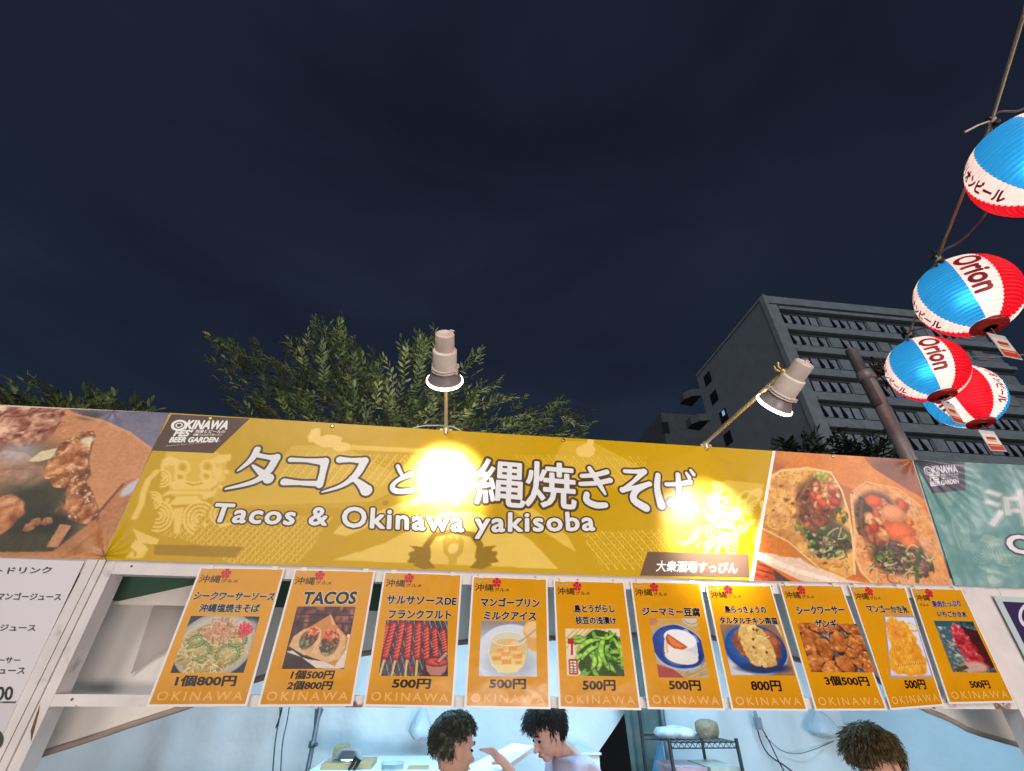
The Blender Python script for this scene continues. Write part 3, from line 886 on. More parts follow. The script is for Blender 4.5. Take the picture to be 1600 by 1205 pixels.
# ------------------------------------------------------------------ materials
def principled(name, rough=.5, spec=.5, color=None, noise=None, bump=None, attr=None, metal=0.0, emit=None, trans=0.0, coat=0.0, folds=None, two=None):
    """noise = (scale, dark share); bump = (scale, strength); folds = corner points of tension folds; two = (colour, scale, low, high) patches"""
    m = bpy.data.materials.new(name)
    m.use_nodes = True
    nt = m.node_tree
    L = nt.links.new
    b = nt.nodes["Principled BSDF"]
    b.inputs["Roughness"].default_value = rough
    b.inputs["Specular IOR Level"].default_value = spec
    b.inputs["Metallic"].default_value = metal
    b.inputs["Coat Weight"].default_value = coat
    b.inputs["Coat Roughness"].default_value = .55
    geo = nt.nodes.new("ShaderNodeNewGeometry")
    pos = geo.outputs["Position"]
    col = None
    if attr:
        at_ = nt.nodes.new("ShaderNodeAttribute")
        at_.attribute_name = attr
        col = at_.outputs["Color"]
    elif color is not None:
        rgb = nt.nodes.new("ShaderNodeRGB")
        rgb.outputs[0].default_value = (*lin(color), 1)
        col = rgb.outputs[0]
    if two:
        n = nt.nodes.new("ShaderNodeTexNoise")
        n.inputs["Scale"].default_value = two[1]
        n.inputs["Detail"].default_value = 5
        L(pos, n.inputs["Vector"])
        mr = nt.nodes.new("ShaderNodeMapRange")
        mr.inputs["From Min"].default_value, mr.inputs["From Max"].default_value = two[2], two[3]
        L(n.outputs["Fac"], mr.inputs["Value"])
        mx = nt.nodes.new("ShaderNodeMixRGB")
        L(mr.outputs[0], mx.inputs[0])
        L(col, mx.inputs[1])
        mx.inputs[2].default_value = (*lin(two[0]), 1)
        col = mx.outputs[0]
    if noise:
        n = nt.nodes.new("ShaderNodeTexNoise")
        n.inputs["Scale"].default_value = noise[0]
        n.inputs["Detail"].default_value = 6
        L(pos, n.inputs["Vector"])
        mr = nt.nodes.new("ShaderNodeMapRange")
        mr.inputs["From Min"].default_value, mr.inputs["From Max"].default_value = .3, .7
        mr.inputs["To Min"].default_value, mr.inputs["To Max"].default_value = 1 - noise[1], 1.0
        L(n.outputs["Fac"], mr.inputs["Value"])
        mx = nt.nodes.new("ShaderNodeMixRGB")
        mx.blend_type = 'MULTIPLY'
        mx.inputs[0].default_value = 1
        L(col, mx.inputs[1])
        L(mr.outputs[0], mx.inputs[2])
        col = mx.outputs[0]
    if col is not None:
        L(col, b.inputs["Base Color"])
    height = None
    if bump:
        n = nt.nodes.new("ShaderNodeTexNoise")
        n.inputs["Scale"].default_value = bump[0]
        n.inputs["Detail"].default_value = 3
        L(pos, n.inputs["Vector"])
        ml = nt.nodes.new("ShaderNodeMath")
        ml.operation = 'MULTIPLY'
        ml.inputs[1].default_value = bump[1]
        L(n.outputs["Fac"], ml.inputs[0])
        height = ml.outputs[0]
    for (corner, count, reach, amp) in (folds or []):
        sub = nt.nodes.new("ShaderNodeVectorMath")
        sub.operation = 'SUBTRACT'
        L(pos, sub.inputs[0])
        sub.inputs[1].default_value = corner
        sp = nt.nodes.new("ShaderNodeSeparateXYZ")
        L(sub.outputs[0], sp.inputs[0])
        ln = nt.nodes.new("ShaderNodeVectorMath")
        ln.operation = 'LENGTH'
        L(sub.outputs[0], ln.inputs[0])
        a2 = nt.nodes.new("ShaderNodeMath")
        a2.operation = 'ARCTAN2'
        L(sp.outputs["Z"], a2.inputs[0])
        L(sp.outputs["X"], a2.inputs[1])
        mu = nt.nodes.new("ShaderNodeMath")
        mu.operation = 'MULTIPLY'
        mu.inputs[1].default_value = count
        L(a2.outputs[0], mu.inputs[0])
        sn = nt.nodes.new("ShaderNodeMath")
        sn.operation = 'SINE'
        L(mu.outputs[0], sn.inputs[0])
        fr = nt.nodes.new("ShaderNodeMapRange")
        fr.interpolation_type = 'SMOOTHSTEP'
        fr.inputs["From Min"].default_value, fr.inputs["From Max"].default_value = 0.0, reach
        fr.inputs["To Min"].default_value, fr.inputs["To Max"].default_value = amp, 0.0
        L(ln.outputs["Value"], fr.inputs["Value"])
        mm = nt.nodes.new("ShaderNodeMath")
        mm.operation = 'MULTIPLY'
        L(sn.outputs[0], mm.inputs[0])
        L(fr.outputs[0], mm.inputs[1])
        if height is None:
            height = mm.outputs[0]
        else:
            ad = nt.nodes.new("ShaderNodeMath")
            L(height, ad.inputs[0])
            L(mm.outputs[0], ad.inputs[1])
            height = ad.outputs[0]
    if height is not None:
        bp = nt.nodes.new("ShaderNodeBump")
        bp.inputs["Strength"].default_value = 1.0
        bp.inputs["Distance"].default_value = 1.0
        L(height, bp.inputs["Height"])
        L(bp.outputs[0], b.inputs["Normal"])
        if coat:
            L(bp.outputs[0], b.inputs["Coat Normal"])
    if emit:
        b.inputs["Emission Color"].default_value = (*lin(emit[0]), 1)
        b.inputs["Emission Strength"].default_value = emit[1]
    if trans:
        tr = nt.nodes.new("ShaderNodeBsdfTranslucent")
        if col is not None:
            L(col, tr.inputs["Color"])
        mxs = nt.nodes.new("ShaderNodeMixShader")
        mxs.inputs[0].default_value = trans
        L(b.outputs[0], mxs.inputs[1])
        L(tr.outputs[0], mxs.inputs[2])
        L(mxs.outputs[0], nt.nodes["Material Output"].inputs["Surface"])
    return m


# ------------------------------------------------------------------ objects
def link(name, me, parent=None):
    o = bpy.data.objects.new(name, me)
    COL.objects.link(o)
    if parent is not None:
        o.parent = parent
    return o


def tag(o, label=None, cat=None, group=None, kind=None):
    if label:
        o["label"] = label
    if cat:
        o["category"] = cat
    if group:
        o["group"] = group
    if kind:
        o["kind"] = kind
    return o


def thing(name, label, cat, group=None, loc=(0, 0, 0)):
    o = bpy.data.objects.new(name, None)
    COL.objects.link(o)
    o.location = loc
    o.empty_display_size = .1
    return tag(o, label, cat, group)


class MB:
    """collects faces; build() links them as one mesh object. Points are in world space, less `org`."""

    def __init__(self, org=(0, 0, 0)):
        self.v, self.f, self.c, self.s = [], [], [], []
        self.org = np.array(org, float)

    def add(self, vs, fs, col=None, smooth=False):
        k = len(self.v)
        self.v.extend(np.asarray(vs, float).tolist())
        for f in fs:
            self.f.append([i + k for i in f])
            self.c.append(col)
            self.s.append(smooth)

    def box(self, a, b, col=None, M=None):
        (x0, y0, z0), (x1, y1, z1) = a, b
        vs = [(x0, y0, z0), (x1, y0, z0), (x1, y1, z0), (x0, y1, z0), (x0, y0, z1), (x1, y0, z1), (x1, y1, z1), (x0, y1, z1)]
        if M is not None:
            vs = [tuple(M @ Vector(q)) for q in vs]
        self.add(vs, [(0, 3, 2, 1), (4, 5, 6, 7), (0, 1, 5, 4), (1, 2, 6, 5), (2, 3, 7, 6), (3, 0, 4, 7)], col)

    def bar(self, p, q, w, h, col=None, up=(0, 0, 1)):
        p, q = Vector(p), Vector(q)
        d = (q - p).normalized()
        s = d.cross(Vector(up)).normalized() * (w / 2)
        t = s.cross(d).normalized() * (h / 2)
        vs = [p - s - t, p + s - t, p + s + t, p - s + t, q - s - t, q + s - t, q + s + t, q - s + t]
        self.add([tuple(x) for x in vs], [(0, 1, 2, 3), (7, 6, 5, 4), (0, 4, 5, 1), (1, 5, 6, 2), (2, 6, 7, 3), (3, 7, 4, 0)], col)

    def tube(self, pts, r, n=8, col=None, smooth=True, cap=True):
        pts = [Vector(p) for p in pts]
        rr = r if isinstance(r, (list, tuple)) else [r] * len(pts)
        vs, fs = [], []
        t0 = (pts[1] - pts[0]).normalized()
        a = t0.orthogonal().normalized()
        for i, p in enumerate(pts):
            t = (pts[min(i + 1, len(pts) - 1)] - pts[max(i - 1, 0)]).normalized()
            a = (a - t * a.dot(t)).normalized()
            b = t.cross(a)
            for k in range(n):
                an = 2 * math.pi * k / n
                vs.append(tuple(p + (a * math.cos(an) + b * math.sin(an)) * rr[i]))
        for i in range(len(pts) - 1):
            for k in range(n):
                fs.append((i * n + k, i * n + (k + 1) % n, (i + 1) * n + (k + 1) % n, (i + 1) * n + k))
        self.add(vs, fs, col, smooth)
        if cap:
            m = (len(pts) - 1) * n
            self.add(vs[:n], [tuple(reversed(range(n)))], col)
            self.add(vs[m:], [tuple(range(n))], col)

    def lathe(self, prof, M, n=32, col=None, smooth=True):
        """prof: (radius, height) pairs turned about the local z axis of M"""
        vs, fs = [], []
        for r, h in prof:
            for k in range(n):
                an = 2 * math.pi * k / n
                vs.append(tuple(M @ Vector((r * math.cos(an), r * math.sin(an), h))))
        for i in range(len(prof) - 1):
            for k in range(n):
                fs.append((i * n + k, i * n + (k + 1) % n, (i + 1) * n + (k + 1) % n, (i + 1) * n + k))
        self.add(vs, fs, col, smooth)
        if prof[0][0] > 1e-4:
            self.add(vs[:n], [tuple(reversed(range(n)))], col)
        if prof[-1][0] > 1e-4:
            self.add(vs[-n:], [tuple(range(n))], col)

    def grid(self, fn, nu, nv, col=None, smooth=True):
        vs = [fn(i / nu, j / nv) for j in range(nv + 1) for i in range(nu + 1)]
        fs = [(j * (nu + 1) + i, j * (nu + 1) + i + 1, (j + 1) * (nu + 1) + i + 1, (j + 1) * (nu + 1) + i) for j in range(nv) for i in range(nu)]
        self.add(vs, fs, col, smooth)

    def build(self, name, mat, parent=None):
        me = bpy.data.meshes.new(name)
        V = np.array(self.v, float).reshape(-1, 3) - self.org
        me.from_pydata(V.tolist(), [], self.f)
        me.polygons.foreach_set("use_smooth", np.array(self.s, bool))
        if any(c is not None for c in self.c):
            at_ = me.attributes.new("Col", 'FLOAT_COLOR', 'CORNER')
            buf = []
            for f, c in zip(self.f, self.c):
                l = list(lin(c if c is not None else (255, 255, 255))) + [1.0]
                buf.extend(l * len(f))
            at_.data.foreach_set("color", np.array(buf, np.float32))
        me.materials.append(mat)
        me.update()
        o = link(name, me, parent)
        if parent is None:
            o.location = self.org
        return o


def nfix(o):
    bm = bmesh.new()
    bm.from_mesh(o.data)
    bmesh.ops.recalc_face_normals(bm, faces=bm.faces[:])
    bm.to_mesh(o.data)
    bm.free()
    return o


def print_grid(name, pic, quad, mat, parent, y=0.0, org=(0, 0, 0)):
    """the picture on a fine grid between four plane corners (top left, top right, bottom right, bottom left), (x, z) each"""
    w, h = pic.w, pic.h
    q = [np.array(c, float) for c in quad]
    s, t = np.meshgrid(np.linspace(0, 1, w), np.linspace(0, 1, h))
    P = (q[0] * ((1 - s) * (1 - t))[..., None] + q[1] * (s * (1 - t))[..., None] + q[2] * (s * t)[..., None] + q[3] * ((1 - s) * t)[..., None])
    V = np.zeros((h * w, 3))
    V[:, 0], V[:, 1], V[:, 2] = P[..., 0].ravel(), y, P[..., 1].ravel()
    V -= np.array(org)
    i = (np.arange(h - 1)[:, None] * w + np.arange(w - 1)[None, :]).ravel()
    F = np.stack([i, i + w, i + w + 1, i + 1], 1)
    me = bpy.data.meshes.new(name)
    me.from_pydata(V.tolist(), [], F.tolist())
    at_ = me.attributes.new("Col", 'FLOAT_COLOR', 'POINT')
    c = np.ones((h * w, 4), np.float32)
    c[:, :3] = lin(np.clip(pic.a, 0, 255).reshape(-1, 3))
    at_.data.foreach_set("color", c.ravel())
    me.materials.append(mat)
    return link(name, me, parent)


# ------------------------------------------------------------------ lettering: outlines of glyphs as flat faces
_glyphs = {}


def glyphs(s, off=0.0, res=3, shear=0.0, space=1.0):
    key = (s, off, res, shear, space)
    if key not in _glyphs:
        cu = bpy.data.curves.new("lettering", 'FONT')
        cu.body = s
        cu.size = 1.0
        cu.offset = off
        cu.resolution_u = res
        cu.shear = shear
        cu.space_character = space
        cu.fill_mode = 'FRONT'
        o = bpy.data.objects.new("lettering", cu)
        COL.objects.link(o)
        dg = bpy.context.evaluated_depsgraph_get()
        me = bpy.data.meshes.new_from_object(o.evaluated_get(dg))
        v = np.array([q.co[:2] for q in me.vertices]).reshape(-1, 2)
        f = [list(p.vertices) for p in me.polygons]
        bpy.data.objects.remove(o)
        bpy.data.curves.remove(cu)
        bpy.data.meshes.remove(me)
        _glyphs[key] = (v, f)
    return _glyphs[key]


def letters(mb, s, bl, br, tl, y, col, bold=0.0, outline=None, shear=0.0, space=1.0, dy=0.0003, box=None):
    """write s so that its own box fills the parallelogram bl, br, tl of plane points (x, z)"""
    v0, _ = glyphs(s, 0.0, 3, shear, space)
    if not len(v0):
        return
    lo, hi = v0.min(0), v0.max(0)
    if box:
        lo, hi = np.array(box[0]), np.array(box[1])
    bl, br, tl = (np.array(q, float) for q in (bl, br, tl))
    v, f = glyphs(s, 0.0, 3, shear, space)

    def stamp(dx, dz, yy, c):
        t = (v + np.array([dx, dz]) - lo) / (hi - lo)
        P = bl + t[:, :1] * (br - bl) + t[:, 1:] * (tl - bl)
        mb.add(np.stack([P[:, 0], np.full(len(P), yy), P[:, 1]], 1), f, c)
    E = 7e-6
    if outline:
        n = 14
        for k in range(n):
            a = 2 * math.pi * k / n
            stamp(outline[0] * math.cos(a), outline[0] * math.sin(a), y - E * k, outline[1])
        y = y - E * n - dy
    if bold:
        for k in range(8):
            a = 2 * math.pi * k / 8
            stamp(bold * math.cos(a), bold * math.sin(a), y - E * k, col)
        y -= E * 8
    stamp(0, 0, y, col)


def xz(u, v, y=0.0):
    p = pl(u, v, y)
    return (p[0], p[2])


def flat(mb, pts, y, col):
    """a flat printed patch from photo points on the plane y = 0"""
    P = [xz(*p) for p in pts]
    mb.add([(a, y, b) for a, b in P], [tuple(range(len(P)))], col)


def flatp(mb, P, y, col):
    mb.add([(a, y, b) for a, b in P], [tuple(range(len(P)))], col)

# ------------------------------------------------------------------ materials of the stall
_TR = pl(1427, 717)
_BL = pl(163, 868)
_TL = pl(268, 648)
M_VINYL = principled("banner vinyl print", rough=.33, spec=.32, coat=.06, attr="Col", bump=(2.2, .016),
                     folds=[((_TR[0], 0, _TR[2]), 9, .24, .0030), ((_BL[0], 0, _BL[2]), 7, .24, .0032), ((_TL[0] - .25, 0, _TL[2]), 7, .22, .0010)])
M_TEAL = principled("creased vinyl print", rough=.34, spec=.7, coat=.3, attr="Col", bump=(2.6, .05), folds=[((_TR[0], 0, _TR[2]), 19, .55, .006)])
M_SHEET = principled("laminated paper print", rough=.20, spec=.5, attr="Col", bump=(4.5, .006), trans=.10)
M_LAM = principled("laminate edge", rough=.3, color=(236, 230, 226), trans=.12)
M_PAINT = principled("white painted timber", rough=.55, color=(222, 211, 207), noise=(9, .16), bump=(60, .0006), two=((150, 136, 126), 7, .62, .74))
M_WORN = principled("worn painted timber", rough=.6, color=(226, 216, 210), noise=(14, .2), two=((128, 92, 66), 16, .60, .66))
M_PANEL = principled("white menu panel print", rough=.4, attr="Col", bump=(2, .006))

# ------------------------------------------------------------------ ground
mb = MB()
mb.box((-400, -60, -.3), (400, 600, 0))
M_GROUND = principled("asphalt", rough=.9, color=(62, 62, 64), noise=(30, .4), bump=(90, .004))
tag(mb.build("ground", M_GROUND), kind="structure")

# ------------------------------------------------------------------ the timber front of the stall
XA = np.mean([pl(u, v)[0] for u, v in ((154, 874), (89, 1003), (5, 1178))])
XS = np.mean([pl(u, v)[0] for u, v in ((151, 895), (107, 1003), (57, 1098))])
XI = np.mean([pl(u, v)[0] for u, v in ((172, 890), (123, 995), (86, 1083))])
XR0 = np.mean([pl(u, v)[0] for u, v in ((1512, 935), (1560, 1040))])
XR1 = XR0 + .135
ZB0, ZB1 = pl(300, 1105)[2], pl(300, 1086)[2]
ZT0 = pl(240, 898)[2]
ZTOP = pl(700, 674)[2]
frame = thing("food_stall", "white painted timber front frame of the taco stall carrying banner and posters", "stall", loc=(.6, .04, 0))
FO = (.6, .04, 0)
mb = MB(FO); mb.box((XA + .002, .004, 0), (XS, .060, ZTOP)); mb.build("post", M_PAINT, frame)
mb = MB(FO); mb.box((XS + .002, .010, 0), (XI, .085, ZTOP)); mb.build("post", M_PAINT, frame)
mb = MB(FO); mb.box((XR0, .010, 0), (XR1, .085, ZTOP)); mb.build("post", M_PAINT, frame)
mb = MB(FO); mb.box((XI, .012, ZB0), (XR0, .060, ZB1)); mb.build("beam", M_WORN, frame)
mb = MB(FO); mb.box((XI, .012, ZT0), (XR0, .060, ZT0 + .09)); mb.build("beam", M_PAINT, frame)
mb = MB(FO); mb.box((XI, .012, ZTOP - .07), (XR0, .060, ZTOP - .005)); mb.build("beam", M_PAINT, frame)
mb = MB(FO); mb.box((XI, .06, .95), (XR0, .50, 1.0)); mb.build("counter", M_PAINT, frame)
mb = MB(FO)
a = pl(48, 1130)
mb.add([(XI - .030, .0088, a[2] + .05), (XI - .022, .0088, a[2] + .03), (XI - .012, .0088, a[2] - .01), (XI - .003, .0088, a[2] - .05), (XI - .020, .0088, a[2] - .02), (XI - .026, .0088, a[2] + .02)], [(5, 4, 3, 2, 1, 0)])
mb.build("splinter", principled("bare split wood", rough=.8, color=(120, 84, 56), noise=(30, .5)), frame)
M_NAIL = principled("nail heads", rough=.4, color=(120, 116, 112), metal=.8)
for k in range(5):
    for z in (ZB0 + .02, ZT0 + .03):
        x = XI + .06 + k * (XR0 - XI - .12) / 4
        mb = MB(FO)
        mb.lathe([(.0045, 0), (.004, .002), (.0, .003)], Matrix.Translation((x, .0118, z)) @ Matrix.Rotation(rad(90), 4, 'X'), 8)
        mb.build("nail", M_NAIL, frame)

nb = thing("food_stall", "white painted timber post of the neighbouring drink stall left of the taco stall", "stall", loc=(XA, .04, 0))
NO = (XA, .04, 0)
XP = np.mean([pl(u, v)[0] for u, v in ((133, 876), (70, 1003), (29, 1095))])
mb = MB(NO); mb.box((XP, .004, 0), (XA - .002, .060, ZTOP)); mb.build("post", M_PAINT, nb)
mb = MB(NO); mb.box((XP - 2.2, .012, ZT0), (XP, .06, ZT0 + .09)); mb.build("beam", M_PAINT, nb)
nb2 = thing("food_stall", "white painted timber front of the neighbouring stall under the teal banner", "stall", loc=(XR1, .04, 0))
RO = (XR1, .04, 0)
mb = MB(RO); mb.box((XR1 + .004, .014, 0), (XR1 + .075, .07, ZTOP - .01)); mb.build("post", M_PAINT, nb2)
mb = MB(RO); mb.box((XR1 + .075, .012, ZT0 - .02), (XR1 + 2.4, .06, ZT0 + .07)); mb.build("beam", M_PAINT, nb2)

# ------------------------------------------------------------------ the main banner
BO = tuple(pl(700, 780))
banner = thing("stall_banner", "long golden yellow vinyl banner reading Tacos & Okinawa yakisoba above the orange menu posters", "banner", "printed banners along the stall fronts", loc=BO)
mb = MB(BO)
q = [xz(*c) for c in ((265, 645), (1425, 718), (1488, 914), (160, 874))]
mb.add([(a, .0045, b) for a, b in q] + [(a, .0020, b) for a, b in q], [(0, 1, 2, 3), (7, 6, 5, 4), (0, 4, 5, 1), (1, 5, 6, 2), (2, 6, 7, 3), (3, 7, 4, 0)], (232, 226, 214))
mb.build("vinyl_sheet", M_VINYL, banner)
YEL = pic_yellow()
print_grid("yellow_print", YEL, [xz(*c) for c in YEL_Q], M_VINYL, banner, 0.0015, BO)
TAC = pic_big_tacos()
print_grid("taco_photo_print", TAC, [xz(*c) for c in TACO_Q], M_VINYL, banner, 0.0012, BO)
mb = MB(BO)
flat(mb, [(1207.5, 704.3), (1212, 704.8), (1177.5, 907.5), (1171, 907.5)], .0006, (244, 238, 226))
mb.build("divider_strip", M_VINYL, banner)
mb = MB(BO)
flat(mb, [(268, 647), (390, 654), (333, 708), (236, 704)], .0008, (86, 60, 46))
mb.build("logo_field", M_VINYL, banner)
mb = MB(BO)
flat(mb, [(1012, 862), (1170, 866), (1171, 902.5), (1000, 899.5)], .0008, (110, 84, 66))
mb.build("name_field", M_VINYL, banner)


def fest_logo(mb, T, y, c, sub):
    """OKINAWA FES' BEER GARDEN; T maps 0..1 (right) x 0..1 (down) to plane points"""
    def L(s, x0, x1, y0, y1, b=.035, sh=.28, skew=0):
        letters(mb, s, T(x0, y1), T(x1, y1 + skew), T(x0, y0), y, c, bold=b, shear=sh)
    L("KINAWA", .24, .99, .04, .40, .05)
    for r, cc in ((.155, c), (.098, sub), (.07, c), (.045, sub)):
        P = [T(.125 + r * math.cos(a) * .92, .26 + r * 1.55 * math.sin(a)) for a in np.linspace(0, 6.283, 25)[:-1]]
        flatp(mb, P, y - .00012 * (1 + .155 / r), cc)
    L("FES'", .07, .40, .46, .72, .05)
    L("泡盛とビールの", .44, .98, .44, .57, .02, .1)
    L("沖縄フェスビアガーデン", .42, .95, .60, .71, .02, .1)
    L("BEER GARDEN", .02, .92, .77, .97, .05)


def quadmap(q):
    P = [np.array(xz(*c)) for c in q]
    return lambda s, t: tuple(P[0] * (1 - s) * (1 - t) + P[1] * s * (1 - t) + P[2] * s * t + P[3] * (1 - s) * t)


mb = MB(BO)
fest_logo(mb, quadmap(((271, 655), (360, 657), (347, 692), (262, 692))), .0003, (238, 232, 226), (86, 60, 46))
letters(mb, "Awamori Beer and Okinawa Festival", xz(258, 698), xz(344, 690), xz(258.5, 695.5), .0003, (190, 178, 166), shear=.2)
mb.build("festival_logo", M_VINYL, banner)
mb = MB(BO)
OUT, INK = (84, 64, 34), (226, 224, 224)


def brush(mb, strokes, ox, oy, z, y, grow, col, step):
    """brush written strokes: lists of (x, y, width) in enlarged photo points, drawn as swelling and tapering bands with round ends"""
    for k, st in enumerate(strokes):
        P = [np.array([xz(ox + p[0] / z, oy + p[1] / z)[i] for i in (0, 1)]) for p in st]
        sc = np.linalg.norm(np.array(xz(ox + 100 / z, oy)) - np.array(xz(ox, oy))) / 100
        Wd = [p[2] * sc * .66 + grow for p in st]
        Q, R = [], []
        n = len(P)
        for i in range(n - 1):
            p0, p1, p2, p3 = P[max(i - 1, 0)], P[i], P[i + 1], P[min(i + 2, n - 1)]
            for m in range(7):
                t = m / 7
                Q.append(.5 * (2 * p1 + (p2 - p0) * t + (2 * p0 - 5 * p1 + 4 * p2 - p3) * t * t + (3 * p1 - p0 - 3 * p2 + p3) * t ** 3))
                R.append(Wd[i] * (1 - t) + Wd[i + 1] * t)
        Q.append(P[-1]); R.append(Wd[-1])
        yy = y - k * step
        for i in range(len(Q) - 1):
            d = Q[min(i + 1, len(Q) - 1)] - Q[i]
            nn = np.array([-d[1], d[0]]) / (np.linalg.norm(d) + 1e-9)
            q = [Q[i] + nn * R[i], Q[i + 1] + nn * R[i + 1], Q[i + 1] - nn * R[i + 1], Q[i] - nn * R[i]]
            mb.add([(c[0], yy - i * 1.5e-6, c[1]) for c in q], [(0, 1, 2, 3)], col)
        for i in range(0, len(Q), 2):
            an = np.linspace(0, 6.283, 13)[:-1]
            mb.add([(Q[i][0] + R[i] * math.cos(t), yy - 8e-5 - i * 1.5e-6, Q[i][1] + R[i] * math.sin(t)) for t in an], [tuple(range(12))], col)
        an = np.linspace(0, 6.283, 13)[:-1]
        mb.add([(Q[-1][0] + R[-1] * math.cos(t), yy - 1.9e-4, Q[-1][1] + R[-1] * math.sin(t)) for t in an], [tuple(range(12))], col)


B1 = [
    [[(298, 118, 30), (262, 178, 26), (185, 240, 6)], [(300, 150, 22), (350, 160, 20), (408, 166, 34)], [(408, 162, 34), (360, 240, 34), (280, 300, 22), (118, 342, 8)], [(272, 208, 10), (310, 240, 26), (362, 284, 46)]],
    [[(486, 176, 22), (580, 180, 18), (680, 188, 38)], [(682, 186, 38), (670, 250, 28), (652, 318, 32)], [(450, 302, 32), (540, 308, 20), (640, 312, 26)]],
    [[(766, 176, 32), (830, 178, 20), (910, 182, 34)], [(908, 182, 36), (860, 262, 32), (780, 322, 18), (666, 360, 6)], [(832, 276, 16), (880, 310, 30), (918, 350, 52)]],
    [[(1096, 212, 18), (1108, 240, 18), (1126, 274, 10)], [(1168, 258, 26), (1098, 292, 18), (1066, 326, 22), (1080, 352, 26), (1130, 356, 22), (1178, 350, 22)]],
]
B2 = [
    [[(668, 236, 16), (730, 232, 18), (795, 216, 20)], [(662, 276, 16), (740, 272, 18), (812, 258, 20)], [(708, 198, 18), (748, 262, 22), (786, 326, 10)], [(694, 328, 22), (694, 360, 24), (740, 382, 24), (788, 382, 20)]],
    [[(884, 212, 16), (930, 214, 16), (982, 214, 22)], [(980, 214, 24), (930, 262, 14), (872, 306, 14)], [(872, 306, 22), (940, 292, 14), (1008, 276, 20)], [(1004, 278, 14), (940, 312, 22), (930, 356, 28), (990, 396, 30)]],
    [[(1050, 232, 20), (1046, 300, 24), (1066, 384, 30)], [(1092, 278, 16), (1150, 276, 16), (1212, 266, 20)], [(1150, 230, 20), (1154, 300, 20), (1158, 362, 18)], [(1158, 360, 20), (1124, 386, 20), (1106, 370, 18), (1136, 352, 14), (1180, 364, 20), (1236, 394, 26)], [(1192, 222, 12), (1206, 244, 16)], [(1214, 208, 12), (1228, 228, 16)]],
]
for grp, ox, oy, z in ((B1, 320, 670, 3.636), (B2, 700, 670, 3.2)):
    for g in grp:
        brush(mb, g, ox, oy, z, .0005, .0098, OUT, 2e-5)
        brush(mb, g, ox, oy, z, .00005, .0, INK, 2e-5)
for ch, bl, br, tl in (("沖", (655, 782), (738, 787), (663, 711)), ("縄", (742, 787), (819, 793), (748, 716)), ("焼", (821, 790), (900, 796), (824, 720))):
    letters(mb, ch, xz(*bl), xz(*br), xz(*tl), .0005, INK, bold=.016, outline=(.066, OUT))
letters(mb, "Tacos", xz(332, 815), xz(459, 820), xz(338, 787), .0005, INK, bold=.028, outline=(.085, OUT), shear=.12, space=1.12)
letters(mb, "&", xz(483, 820), xz(510, 821), xz(485, 793), .0005, INK, bold=.028, outline=(.085, OUT), shear=.1)
letters(mb, "Okinawa", xz(534, 823), xz(724, 831), xz(537, 792), .0005, INK, bold=.028, outline=(.085, OUT), space=1.12)
letters(mb, "yakisoba", xz(742, 841), xz(930, 838), xz(744, 802), .0005, INK, bold=.028, outline=(.085, OUT), space=1.12)
mb.build("heading_lettering", M_VINYL, banner)
mb = MB(BO)
letters(mb, "大衆酒場すっぴん", xz(1025, 893), xz(1152, 896), xz(1027, 876), .0004, (244, 240, 234), bold=.022)
mb.build("shop_lettering", M_VINYL, banner)
mb = MB(BO)
M_EYELET = principled("brass eyelets", rough=.35, color=(186, 160, 100), metal=1.0)
for (u, v) in ((330, 650.5), (520, 662.5), (697, 673), (880, 684.5), (1103, 698), (1300, 710)):
    mb = MB(BO)
    p = pl(u, v)
    mb.lathe([(.010, 0), (.010, .003), (.006, .004)], Matrix.Translation((p[0], .0014, p[2] - .012)) @ Matrix.Rotation(rad(90), 4, 'X'), 14)
    mb.build("eyelet", M_EYELET, banner)


# ------------------------------------------------------------------ neighbours' banners
CO = tuple(pl(60, 750))
ch = thing("stall_banner", "vinyl banner with a large fried chicken photo, left of the yellow banner", "banner", "printed banners along the stall fronts", loc=CO)
mb = MB(CO)
q = [xz(*c) for c in ((-400, 613), (263.5, 645), (158.5, 874), (-600, 851))]
mb.add([(a, .0045, b) for a, b in q] + [(a, .0020, b) for a, b in q], [(0, 1, 2, 3), (7, 6, 5, 4), (0, 4, 5, 1), (1, 5, 6, 2), (2, 6, 7, 3), (3, 7, 4, 0)], (224, 196, 170))
mb.build("vinyl_sheet", M_VINYL, ch)
print_grid("chicken_photo_print", pic_big_chicken(), [xz(*c) for c in CHICK_Q], M_VINYL, ch, .0012, CO)

TO = tuple(pl(1550, 820))
tb = thing("stall_banner", "creased teal vinyl banner with pale lion pattern, right of the yellow banner", "banner", "printed banners along the stall fronts", loc=TO)
mb = MB(TO)
q = [xz(*c) for c in ((1429, 718.5), (1900, 741), (2050, 936), (1493, 915))]
mb.add([(a, .0045, b) for a, b in q] + [(a, .0020, b) for a, b in q], [(0, 1, 2, 3), (7, 6, 5, 4), (0, 4, 5, 1), (1, 5, 6, 2), (2, 6, 7, 3), (3, 7, 4, 0)], (92, 140, 136))
mb.build("vinyl_sheet", M_TEAL, tb)


